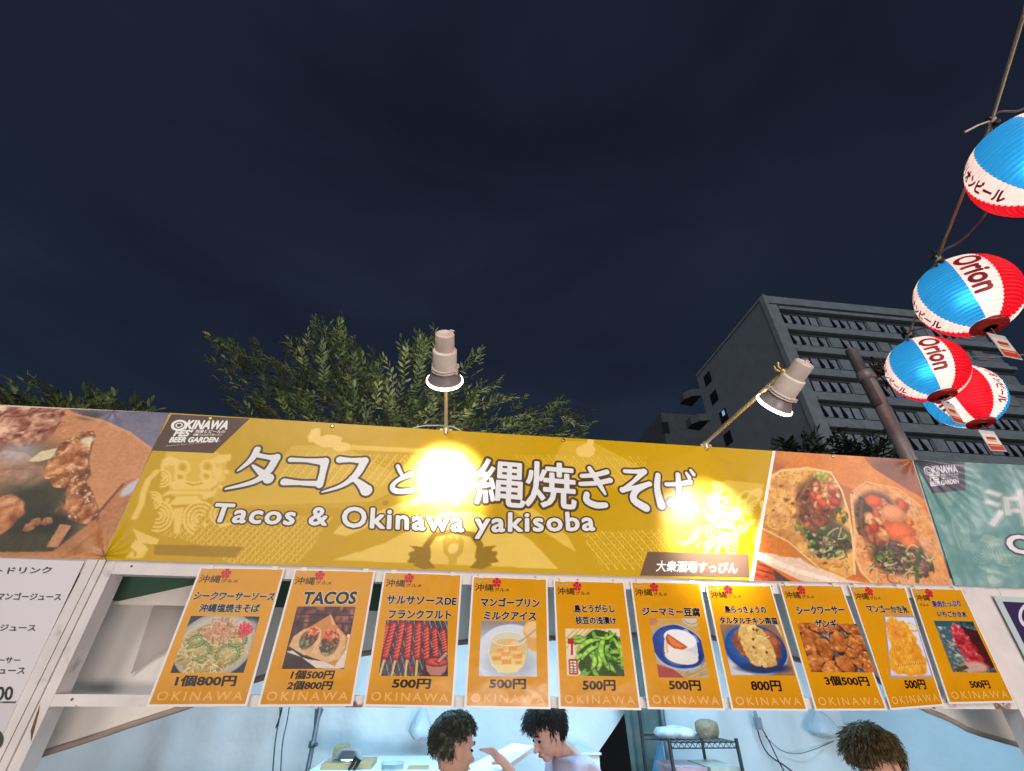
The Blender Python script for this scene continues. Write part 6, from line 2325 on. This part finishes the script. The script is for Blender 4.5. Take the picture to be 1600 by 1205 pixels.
def lantern(uvd, turn, label, tag_label, power, tag_turn):
    c = Vector(at(*uvd))
    org = tuple(c + Vector((0, 0, H_)))
    t = thing("paper_lantern", label, "lantern", "lit beer festival lanterns on a line", loc=org)
    to = Vector(CAMP) - c
    a0 = math.atan2(to.y, to.x)

    def S_(th, z, k=1.0):
        """th: degrees to the right as the viewer sees it; z from -1 (bottom) to 1"""
        r = R_ * math.sqrt(max(0.0, 1 - z * z)) ** .92
        a = a0 + rad(th + turn)
        return c + Vector((r * math.cos(a), r * math.sin(a), H_ * z)) * k
    # sectors: blue 54, white 36 with the brand lettering, red 54, white 36 with katakana
    seq = [(-27, 27, BLU), (27, 63, WHI), (63, 117, RED), (117, 153, WHI), (153, 207, BLU), (207, 243, WHI), (243, 297, RED), (297, 333, WHI)]

    def colour(th):
        th = (th + 27) % 360 - 27
        for a, b, q in seq:
            if a <= th < b:
                return q
        return WHI
    ribs, per, nt = 26, 6, 120
    nz = ribs * per
    z0, z1 = -.945, .945
    vs, fs, cs = [], [], []
    for j in range(nz + 1):
        s = j / nz
        e = math.asin(z0) + (math.asin(z1) - math.asin(z0)) * s
        z = math.sin(e)
        groove = .0085 * (1 - abs(math.sin(math.pi * s * ribs))) ** 1.5
        for i in range(nt):
            p = S_(i * 3.0, z)
            d = Vector((p.x - c.x, p.y - c.y, p.z - c.z)).normalized()
            vs.append(tuple(p - d * groove))
    mb = MB(org)
    for j in range(nz):
        for i in range(nt):
            fs.append((j * nt + i, j * nt + (i + 1) % nt, (j + 1) * nt + (i + 1) % nt, (j + 1) * nt + i))
    mb.v = [list(v) for v in vs]
    mb.f = fs
    mb.c = [colour((i + .5) * 3.0) for j in range(nz) for i in range(nt)]
    mb.s = [True] * len(fs)
    mb.build("paper_shade", M_LANT, t)

    def wrap(s, th_mid, th_h, zt, zb, name, bold):
        v0, f0 = glyphs(s, 0.0, 3)
        bm = bmesh.new()
        lo, hi = v0.min(0), v0.max(0)
        offs = [(0, 0)] + [(bold * math.cos(k * .785), bold * math.sin(k * .785)) for k in range(8)]
        for q, (dx, dy) in enumerate(offs):
            V = [bm.verts.new(((x + dx - lo[0]) / (hi[0] - lo[0]), (y + dy - lo[1]) / (hi[1] - lo[1]), q)) for x, y in v0]
            for f in f0:
                try:
                    bm.faces.new([V[i] for i in f])
                except ValueError:
                    pass
        for _ in range(5):
            ed = [e for e in bm.edges if (Vector(e.verts[0].co[:2]) - Vector(e.verts[1].co[:2])).length > .10]
            if not ed:
                break
            bmesh.ops.subdivide_edges(bm, edges=ed, cuts=1)
            bmesh.ops.triangulate(bm, faces=bm.faces[:])
        for v in bm.verts:
            x, y, q = v.co
            z = zt + (zb - zt) * x
            cth = math.sqrt(max(.05, 1 - z * z))
            p = S_(th_mid + (y - .5) * th_h / max(cth, .55) * .8, z, 1.009 + .00004 * q)
            v.co = p - Vector(org)
        me = bpy.data.meshes.new(name)
        bm.to_mesh(me)
        bm.free()
        me.materials.append(M_INK)
        link(name, me, t)
    for th in (45, 225):
        wrap("Orion", th, 33, .54, -.52, "brand_lettering", .035)
    for th in (-45, 135):
        wrap("オリオンビール", th, 20, .62, -.66, "katakana_lettering", .045)
    T = Matrix.Translation(c)
    mb = MB(org); mb.lathe([(.030, -.236), (.074, -.234), (.080, -.228), (.080, -.214), (.074, -.208), (.030, -.210), (.030, -.236)], T, 36)
    for k in range(5):
        a = k * 1.2566
        mb.lathe([(.007, -.240), (.005, -.239), (0, -.2385)], T @ Matrix.Translation((.056 * math.cos(a), .056 * math.sin(a), 0)), 8)
    mb.build("bottom_ring", M_RING, t)
    mb = MB(org); mb.lathe([(.03, .214), (.074, .210), (.078, .218), (.078, .230), (.07, .236), (.02, .236)], T, 30); mb.build("top_ring", M_RING, t)
    mb = MB(org); mb.lathe([(.012, .330), (.022, .325), (.024, .27), (.022, .235), (.018, .20), (.018, .15)], T, 16)
    mb.tube([c + Vector((0, 0, .30)), c + Vector((.02, -.01, .345)), c + Vector((-.012, .0, .38))], .005, 6)
    mb.build("socket", M_SOCK, t)
    mb = MB(org); mb.add(*ball(T @ Matrix.Translation((0, 0, .06)), .032, .032, .042, 16, 10), None, True); mb.build("bulb", M_BULB, t)
    ld = bpy.data.lights.new("lantern_light", 'POINT')
    ld.energy = power
    ld.color = (1.0, .95, .90)
    ld.shadow_soft_size = .045
    lo = bpy.data.objects.new("lantern_light", ld)
    COL.objects.link(lo)
    lo.parent = t
    lo.location = Vector((0, 0, .0 - H_ - .02))
    # the tag hung below
    b = c + Vector((0, 0, -.236))
    rgt = Vector(CR)
    f2 = Vector((CF[0], CF[1], 0)).normalized()
    a = rad(tag_turn)
    X = Vector((rgt.x * math.cos(a) + f2.x * math.sin(a), rgt.y * math.cos(a) + f2.y * math.sin(a), 0)).normalized()
    N = X.cross(Vector((0, 0, 1)))
    top = b + Vector((0, 0, -.045))
    tt = thing("hanging_tag", tag_label, "tag", "small cards hung below the lanterns", loc=tuple(b))
    to_ = tuple(b)

    def tq(x0, x1, y0, y1, off, col, mb):
        x0, x1, y0, y1 = x0 * 1.25, x1 * 1.25, y0 * 1.25, y1 * 1.25
        P = [top + X * x0 + Vector((0, 0, -y0)), top + X * x1 + Vector((0, 0, -y0)), top + X * x1 + Vector((0, 0, -y1)), top + X * x0 + Vector((0, 0, -y1))]
        P = [p + N * off for p in P]
        mb.add([tuple(p) for p in P], [(0, 1, 2, 3)], col)
    mb = MB(to_)
    for off in (-.0015, .0015):
        tq(-.050, .050, 0, .125, off, (214, 208, 206), mb)
    for (p, q) in ((( -.05, 0), (.05, 0)), ((.05, 0), (.05, .125)), ((.05, .125), (-.05, .125)), ((-.05, .125), (-.05, 0))):
        A = top + X * p[0] * 1.25 + Vector((0, 0, -p[1] * 1.25)); B = top + X * q[0] * 1.25 + Vector((0, 0, -q[1] * 1.25))
        mb.add([tuple(A + N * .0015), tuple(B + N * .0015), tuple(B - N * .0015), tuple(A - N * .0015)], [(0, 1, 2, 3)], (214, 208, 206))
    mb.build("sleeve", M_TAG, tt)
    mb = MB(to_)
    for sg in (-1, 1):
        o = sg * .0022
        tq(-.045, .045, .022, .120, o, (242, 226, 206), mb)
        tq(-.045, .045, .084, .120, o * 1.25, (214, 62, 36), mb)
        tq(-.030, .030, .040, .058, o * 1.25, (188, 60, 50), mb)
        tq(-.028, .028, .063, .067, o * 1.25, (176, 96, 80), mb)
        tq(-.034, .034, .090, .097, o * 1.5, (240, 150, 110), mb)
    mb.build("card", M_TAG, tt)
    mb = MB(to_); mb.tube([b, b + Vector((.002, 0, -.02)), top + Vector((0, 0, .002))], .0022, 6)
    mb.tube([top + X * -.012 + Vector((0, 0, -.008)), top + Vector((0, 0, .004)), top + X * .012 + Vector((0, 0, -.008))], .002, 6)
    mb.build("string", M_GCAB, tt)
    return c + Vector((0, 0, .38))


N1 = lantern((1616, 256, 2.04), -4, "biggest lantern, cut by the photo's right edge, blue and white panels toward the viewer", "small card under the biggest lantern at the photo's right edge", 3.6, 10)
N2 = lantern((1510.2, 462.5, 2.52), -20, "second largest lantern with dark red brand lettering, above the smaller pair", "cream and red card hanging under the second largest lantern", 3.6, 14)
N3 = lantern((1447.1, 576.5, 3.16), -20, "lantern showing blue, lettered white and red panels, in front of the farthest lantern", "card hanging in front of the farthest lantern", 3.6, 22)
N4 = lantern((1505.7, 619.5, 3.28), 286, "farthest lantern with a bright red panel toward the viewer, half hidden by another", "lowest card, hanging under the farthest lantern", 3.6, 8)

# ------------------------------------------------------------------ pole, line and cables
YP = .70
pb = [pl(1400, 690, YP), pl(1372, 628, YP), pl(1366, 596, YP)]
xp = float(np.mean([p[0] for p in pb]))
ztop = pl(1362, 588, YP)[2]
zend = pl(1338, 548, YP)[2]
pole = thing("cable_pole", "grey steel pole behind the banner carrying the lantern line", "pole", loc=(xp, YP, 0))
PO = (xp, YP, 0)
M_POLE = principled("weathered pole steel", rough=.45, color=(156, 146, 142), noise=(20, .25), metal=.25)
mb = MB(PO); mb.tube([(xp, YP, 0), (xp, YP, ztop)], .052, 20); mb.build("shaft", M_POLE, pole)
mb = MB(PO); mb.tube([(xp - .02, YP, ztop - .30), (xp - .02, YP, zend)], .044, 16); mb.build("upper_shaft", principled("dull grey brown steel", rough=.6, color=(96, 88, 86), noise=(16, .4)), pole)
mb = MB(PO); mb.lathe([(.058, -.05), (.064, -.045), (.064, .03), (.058, .035), (.03, .04)], Matrix.Translation((xp, YP, ztop)), 20)
mb.tube([(xp + .07, YP - .02, ztop), (xp + .16, YP - .05, ztop + .02)], .016, 8)
mb.build("clamp", M_POLE, pole)
rs_ = np.random.RandomState(5)
mb = MB(PO)
kn = Vector((xp + .10, YP - .05, ztop + .02))
for k in range(9):
    P = [kn + Vector(rs_.uniform(-1, 1, 3)) * .11 for _ in range(5)]
    mb.tube([kn] + P, .006, 5)
mb.add(*ball(Matrix.Translation(kn), .045, .035, .04, 10, 8), None, True)
mb.build("wire_knot", principled("black tape and wire", rough=.6, color=(70, 60, 48), noise=(40, .5)), pole)


def smooth(P, n=8):
    Q = []
    for i in range(len(P) - 1):
        p0, p1, p2, p3 = P[max(i - 1, 0)], P[i], P[i + 1], P[min(i + 2, len(P) - 1)]
        for k in range(n):
            t = k / n
            Q.append(.5 * ((2 * p1) + (p2 - p0) * t + (2 * p0 - 5 * p1 + 4 * p2 - p3) * t * t + (3 * p1 - p0 - 3 * p2 + p3) * t ** 3))
    return Q + [P[-1]]


n1 = Vector(at(1550, 188, 2.16)); n2 = Vector(at(1465, 404, 2.50)); n3 = Vector(at(1420, 522, 3.10))
n0 = Vector(at(1604, 8, 1.62))
for a, b in ((n1, N1), (n2, N2), (n3, N3)):
    pass
mb = MB(tuple(n1))
rope = [n0, n1, n2, n3, kn]
mb.tube(rope, .0065, 8)
mb.tube([n1 + Vector((0, 0, .0)), Vector(at(1528, 196, 2.14)), Vector(at(1507, 207, 2.13))], .0045, 6)
for a in (n1, n2, n3):
    mb.add(*ball(Matrix.Translation(a), .017, .017, .020, 10, 8), None, True)
tag(mb.build("lantern_rope", M_ROPE), "taut tan rope from the pole knot up past the lanterns", "rope")
mb = MB(tuple(n1))
cab = []
for a, b, s in ((Vector(at(1640, 60, 1.8)), n1, .10), (n1, n2, .13), (n2, n3, .12), (n3, kn, .10)):
    m = (a + b) / 2 + Vector((.10, 0, -s))
    cab += [a, a * .6 + b * .4 + Vector((.085, 0, -s * .8)), a * .25 + b * .75 + Vector((.05, 0, -s * .55))]
cab.append(kn)
mb.tube(smooth(cab, 6), .0055, 7)
tag(mb.build("power_cable", M_GCAB), "sagging grey cable looping from lantern to lantern below the rope", "cable")
for nn, NN, w in ((n1, N1, "biggest lantern"), (n2, N2, "second largest lantern"), (n3, N3, "lantern in front of the farthest one")):
    mb = MB(tuple(nn))
    mb.tube(smooth([nn, nn * .5 + NN * .5 + Vector((0, 0, -.012)), NN, NN + Vector((0, 0, -.06))], 5), .006, 7)
    mb.add(*ball(Matrix.Translation(nn + Vector((.012, 0, -.012))), .020, .016, .022, 10, 8), None, True)
    mb.tube([nn + Vector((-.03, 0, .0)), nn + Vector((.03, .0, -.006))], .010, 8)
    tag(mb.build("lamp_lead", M_SOCK), "black lamp lead joining the rope to the " + w, "cable", "short leads from the rope to the lanterns")
mb = MB(tuple(N4))
mb.tube(smooth([Vector(at(1470, 560, 3.3)), Vector(at(1500, 564, 3.28)), N4 + Vector((0, 0, .0)), Vector(at(1560, 558, 3.2)), Vector(at(1660, 545, 3.0))], 6), .0045, 6)
tag(mb.build("power_cable", M_GCAB), "thin pale cable running right from the farthest lantern", "cable")

# ------------------------------------------------------------------ trees behind the tent
M_LEAF = principled("tree leaves", rough=.5, spec=.35, attr="Col", trans=.16)
M_BARK = principled("tree bark", rough=.9, color=(66, 56, 46), noise=(14, .4), bump=(30, .02))


def inside(poly, x, y):
    c = False
    n = len(poly)
    for i in range(n):
        x0, y0 = poly[i]
        x1, y1 = poly[(i + 1) % n]
        if (y0 > y) != (y1 > y) and x < (x1 - x0) * (y - y0) / (y1 - y0 + 1e-9) + x0:
            c = not c
    return c


def leaf(mb, p, d, n, L, w, col):
    d = d.normalized()
    s = d.cross(n)
    if s.length < 1e-3:
        return
    s.normalize()
    n = s.cross(d)
    droop = -n * (L * .10)
    V = [p, p + d * L * .30 + s * w * .8 + n * w * .25, p + d * L * .62 + s * w * .85 + n * w * .2 + droop * .4, p + d * L + droop,
         p + d * L * .62 - s * w * .85 + n * w * .2 + droop * .4, p + d * L * .30 - s * w * .8 + n * w * .25, p + d * L * .5 + droop * .2]
    mb.add([tuple(v) for v in V], [(0, 1, 6), (1, 2, 6), (2, 3, 6), (3, 4, 6), (4, 5, 6), (5, 0, 6)], col, False)


def crown_sprays(mb, tw, regions, base_uv, y0, y1, n, L, seed, tones, nl=11, tl=.42):
    rs = np.random.RandomState(seed)
    roots = []
    xs = [q[0] for P in regions for q in P]
    ys = [q[1] for P in regions for q in P]
    k = 0
    while k < n:
        u, v = rs.uniform(min(xs), max(xs)), rs.uniform(min(ys), max(ys))
        if not any(inside(P, u, v) for P in regions):
            continue
        k += 1
        y = rs.uniform(y0, y1)
        tip = Vector(pl(u, v, y))
        root0 = Vector(pl(base_uv[0] + (u - base_uv[0]) * .35, base_uv[1], (y0 + y1) / 2))
        d = (tip - root0).normalized()
        d = (d + Vector(rs.uniform(-.55, .55, 3)) + Vector((0, -.18, .05))).normalized()
        ln = tl * rs.uniform(.6, 1.2)
        st = tip - d * ln
        bend = Vector(rs.uniform(-1, 1, 3)) * ln * .12
        pts = [st, st + d * ln * .5 + bend, tip]
        tw.tube(pts, [.007, .005, .002], 4, None, True, False)
        roots.append(st)
        tone = np.array(tones[rs.randint(len(tones))], float) * rs.uniform(.8, 1.12)
        up = Vector((0, 0, 1))
        ax = d.cross(up)
        ax = ax.normalized() if ax.length > .05 else Vector((1, 0, 0))
        nn = ax.cross(d)
        m = nl + rs.randint(-2, 3)
        for j in range(m):
            t = (j + .6) / m
            p = pts[0] * (1 - t) ** 2 + pts[1] * 2 * t * (1 - t) + pts[2] * t * t if j < m - 1 else tip
            s = 1 if j % 2 else -1
            sp = (1 - t) * .75 + .30
            ld = (d * (1.0 - .35 * sp) + ax * s * sp + nn * rs.uniform(-.25, .30) + Vector(rs.uniform(-.18, .18, 3))).normalized()
            if j == m - 1:
                ld = d
            l = L * rs.uniform(.75, 1.2) * (1.0 if 0 < j < m - 1 else .8)
            nv = (nn + Vector(rs.uniform(-.55, .55, 3)) + Vector((0, -.35, 0))).normalized()
            leaf(mb, p, ld, nv, l, l * .18, tone * rs.uniform(.86, 1.14))
    return roots


def tree(name, label, regions, base_uv, y0, y1, n, L, seed, tones, group=None, limbs=16, back=0, **kw):
    b = Vector(pl(base_uv[0], base_uv[1], (y0 + y1) / 2))
    org = (b.x, b.y, 0)
    t = thing(name, label, "tree", group, loc=org)
    lf, tw = MB(org), MB(org)
    roots = crown_sprays(lf, tw, regions, base_uv, y0, y1, n, L, seed, tones, **kw)
    if back:
        sh = [[(x + (base_uv[0] - x) * .16, y + 16 + (base_uv[1] - y) * .12) for x, y in P] for P in regions]
        roots += crown_sprays(lf, tw, sh, base_uv, y1, y1 + (y1 - y0) * .8, back, L * 1.05, seed + 50, tones, **kw)
    lf.build("crown", M_LEAF, t)
    tw.build("twigs", M_BARK, t)
    mb = MB(org)
    top = Vector((b.x, b.y, b.z - .9))
    mb.tube([(b.x + .1, b.y, -.1), (b.x + .04, b.y, top.z * .5), tuple(top)], [.15, .12, .085], 12)
    rs = np.random.RandomState(seed + 9)
    for k in range(limbs):
        q = roots[rs.randint(len(roots))]
        m = top * .5 + q * .5 + Vector(rs.uniform(-.2, .2, 3)) + Vector((0, 0, -.1))
        mb.tube(smooth([top - Vector((0, 0, rs.rand() * .5)), m, q], 4), [.05, .045, .04, .035, .03, .024, .018, .013, .008], 7)
    mb.build("trunk", M_BARK, t)
    return t


TONE = [(88, 104, 62), (104, 116, 72), (74, 92, 54), (112, 120, 80), (66, 84, 50), (96, 110, 64)]
MAIN = [[(316, 520), (345, 508), (362, 528), (392, 512), (402, 530), (412, 548), (440, 512), (466, 520), (484, 492), (500, 486), (514, 502), (536, 490), (548, 520), (562, 522), (590, 545), (620, 572),
         (640, 590), (662, 606), (650, 640), (640, 672), (500, 664), (360, 652), (340, 610), (325, 575)],
        [(612, 520), (650, 505), (672, 500), (684, 525), (688, 600), (700, 672), (630, 668), (620, 600), (618, 550)],
        [(690, 560), (724, 590), (742, 542), (764, 545), (745, 596), (790, 588), (800, 604), (826, 618), (800, 640), (835, 684), (690, 674)],
        [(790, 664), (816, 640), (852, 630), (880, 622), (908, 618), (916, 632), (948, 642), (946, 662), (908, 686), (840, 684)]]
tree("broadleaf_tree", "leafy green tree rising above the middle of the yellow banner", MAIN, (590, 690), 2.9, 4.4, 470, .108, 3, TONE, "leafy trees behind the stalls", back=200)
LEFT = [[(-60, 600), (20, 596), (42, 580), (56, 594), (90, 606), (124, 626), (138, 644), (-60, 640)], [(132, 604), (148, 594), (164, 610), (188, 606), (205, 618), (245, 628), (256, 646), (150, 642)]]
tree("broadleaf_tree", "smaller tree with few leaf tips above the fried chicken banner", LEFT, (70, 690), 2.7, 3.6, 74, .145, 8, TONE, "leafy trees behind the stalls", limbs=8, nl=9)
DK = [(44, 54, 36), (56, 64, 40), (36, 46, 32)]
SM1 = [[(1205, 690), (1230, 682), (1262, 668), (1290, 680), (1310, 706), (1215, 702)]]
SM2 = [[(1290, 700), (1300, 676), (1330, 666), (1345, 680), (1372, 674), (1405, 700), (1410, 720), (1295, 712)]]
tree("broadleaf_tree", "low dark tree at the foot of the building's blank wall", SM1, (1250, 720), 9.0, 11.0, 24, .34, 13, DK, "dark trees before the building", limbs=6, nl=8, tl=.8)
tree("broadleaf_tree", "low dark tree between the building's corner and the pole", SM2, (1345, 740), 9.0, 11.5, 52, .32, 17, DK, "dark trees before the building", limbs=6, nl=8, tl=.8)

# ------------------------------------------------------------------ the building
Y0 = 30.0
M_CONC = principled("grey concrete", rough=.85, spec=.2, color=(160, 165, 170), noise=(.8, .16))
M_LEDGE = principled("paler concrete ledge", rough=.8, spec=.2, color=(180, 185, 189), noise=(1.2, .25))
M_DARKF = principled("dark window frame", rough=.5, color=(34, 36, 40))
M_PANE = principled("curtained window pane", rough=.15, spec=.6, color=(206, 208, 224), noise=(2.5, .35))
M_RECESS = principled("shaded concrete band", rough=.9, color=(112, 114, 114), noise=(1.0, .25))  # darker copy of the concrete, shade of the recessed bands put into its colour
X0 = float(np.mean([pl(1182, 472, Y0)[0], pl(1236, 588, Y0)[0], pl(1291, 703, Y0)[0]]))
HT = pl(1190, 470, Y0)[2]
X1, DEP = X0 + 26.0, 15.0
bl_ = thing("apartment_building", "grey concrete apartment block with rows of windows behind the lanterns", "building", loc=(X0, Y0, 0))
BB = (X0, Y0, 0)
# side end: the roof line of the blank wall runs back to photo point (1088, 588)
for k in range(60):
    DEP = 6 + k * .4
    if proj((X0, Y0 + DEP, HT))[0] < 1090:
        break
mb = MB(BB); mb.box((X0, Y0, -.2), (X1, Y0 + DEP, HT)); mb.build("wall", M_CONC, bl_)
mb = MB(BB); mb.box((X0 + .05, Y0 - .55, HT - .75), (X1, Y0 - .004, HT + .25)); mb.box((X0 - .12, Y0 + .02, HT + .002), (X0 + .25, Y0 + DEP, HT + .28)); mb.build("parapet", M_LEDGE, bl_)
mb = MB(BB); mb.box((X0 - .10, Y0 - .62, 0), (X0 + .26, Y0 - .003, HT + .30)); mb.box((X0 + .262, Y0 - .40, 0), (X0 + 1.35, Y0 - .005, HT - .76)); mb.build("end_pier", M_LEDGE, bl_)
zs = [pl(1300 + 18 * k, v, Y0)[2] for k, v in enumerate((507, 540, 574, 611, 651, 693))]
FL = float(np.mean([zs[i] - zs[i + 1] for i in range(5)]))
zc0 = zs[0]
BAY = 5.55
nfl, nb_ = 9, 5
lo_all = HT
wins = []
for fl in range(nfl):
    zc = zc0 - fl * FL
    if zc < 2:
        break
    mb = MB(BB)
    mb.box((X0 + 1.36, Y0 - .60, zc + FL * .36), (X1, Y0 - .004, zc + FL * .50))
    mb.box((X0 + 1.36, Y0 - .16, zc - FL * .46), (X1, Y0 - .006, zc - FL * .22))
    mb.build("ledge", M_LEDGE, bl_)
    mb = MB(BB)
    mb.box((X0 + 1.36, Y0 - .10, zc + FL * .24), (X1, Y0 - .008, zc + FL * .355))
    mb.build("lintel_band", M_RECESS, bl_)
    for b in range(4):
        xa = X0 + 1.75 + b * BAY
        w, h = 3.9, FL * .44
        zb = zc - FL * .20
        if proj((xa, Y0, zc))[0] > 1640 or proj((xa, Y0, zc + FL))[1] > 760:
            continue
        mb = MB(BB)
        mb.box((xa - .08, Y0 - .07, zb - .06), (xa + w + .08, Y0 - .002, zb + h + .06))
        fr = mb.build("window", M_DARKF, bl_)
        mb = MB(BB)
        pw = w / 4
        for k in range(4):
            x = xa + k * pw
            mb.box((x + .12, Y0 - .085, zb + .06), (x + pw - .10, Y0 - .071, zb + h - .06))
        mb.build("pane", M_PANE, fr)
        for k in range(4):
            x = xa + k * pw + .02
            mb = MB(BB)
            if (k + b + fl) % 4 != 3:
                A, B_, C2, D2 = (x, Y0 - .09, zb + h), (x + .10, Y0 - .09, zb + h), (x + .16, Y0 - .34, zb + .02), (x + .0, Y0 - .34, zb + .02)
                mb.add([A, B_, C2, D2, (x, Y0 - .09, zb), (x + .10, Y0 - .09, zb)], [(0, 1, 2, 3), (0, 3, 4), (1, 5, 2)])
                mb.build("open_sash", M_DARKF, fr)
        mb = MB(BB)
        mb.box((xa + w + .24, Y0 - .22, zc - FL * .20), (xa + BAY - .22, Y0 - .003, zc + FL * .235))
        mb.build("infill_panel", M_LEDGE, bl_)


def plx(u, v, x):
    d = CF + CR * ((u - 800.0) / F_PX) + CU * ((602.5 - v) / F_PX)
    return CAMP + d * ((x - CAMP[0]) / d[0])


for (u, v, s) in ((1106, 592, 1), (1116, 621, 1), (1131, 650, 1), (1138, 685, 1)):
    p = plx(u, v, X0)
    if p[1] < Y0 + 1 or p[1] > Y0 + DEP - 1:
        p[1] = min(max(p[1], Y0 + 1.2), Y0 + DEP - 1.2)
    mb = MB(BB); mb.box((X0 - .05, p[1] - .75, p[2] - .75), (X0 - .002, p[1] + .75, p[2] + .75)); fr = mb.build("window", M_DARKF, bl_)
    if u == 1131:
        mb = MB(BB); mb.box((X0 - .07, p[1] - .40, p[2] + .0), (X0 - .052, p[1] + .10, p[2] + .60))
        mb.build("pane", principled("lit bluish window", rough=.3, color=(120, 180, 230), emit=((120, 186, 240), .8)), fr)
# balconies stepping out at the back of the side wall
for (u, v) in ((1078, 622), (1090, 660)):
    p = plx(u, v, X0 - .8)
    mb = MB(BB)
    yb = min(max(p[1], Y0 + DEP - 3), Y0 + DEP + 1.5)
    prof = [(X0 - .02, yb - 1.6), (X0 - 1.2, yb - 1.3), (X0 - 1.9, yb - .3), (X0 - 1.9, yb + 1.0), (X0 - .02, yb + 1.3)]
    n = len(prof)
    vs = [(x, y, p[2] - .5) for x, y in prof] + [(x, y, p[2] + .5) for x, y in prof]
    mb.add(vs, [tuple(range(n))[::-1], tuple(range(n, 2 * n))] + [(i, (i + 1) % n, (i + 1) % n + n, i + n) for i in range(n)])
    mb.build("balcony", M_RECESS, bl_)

Y9 = 62.0
a, b = pl(1032, 645, Y9), pl(1062, 645, Y9)
fb = thing("apartment_building", "far dim low building left of the tall concrete block, just above the banner", "building", loc=(a[0], Y9, 0))
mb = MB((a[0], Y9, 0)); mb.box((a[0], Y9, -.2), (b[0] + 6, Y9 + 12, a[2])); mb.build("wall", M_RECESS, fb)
p = pl(1034, 668, Y9)
mb = MB((a[0], Y9, 0)); mb.box((p[0] + .1, Y9 - .05, p[2] - 1.1), (p[0] + 1.3, Y9 - .003, p[2] + 1.1)); mb.build("window", M_DARKF, fb)
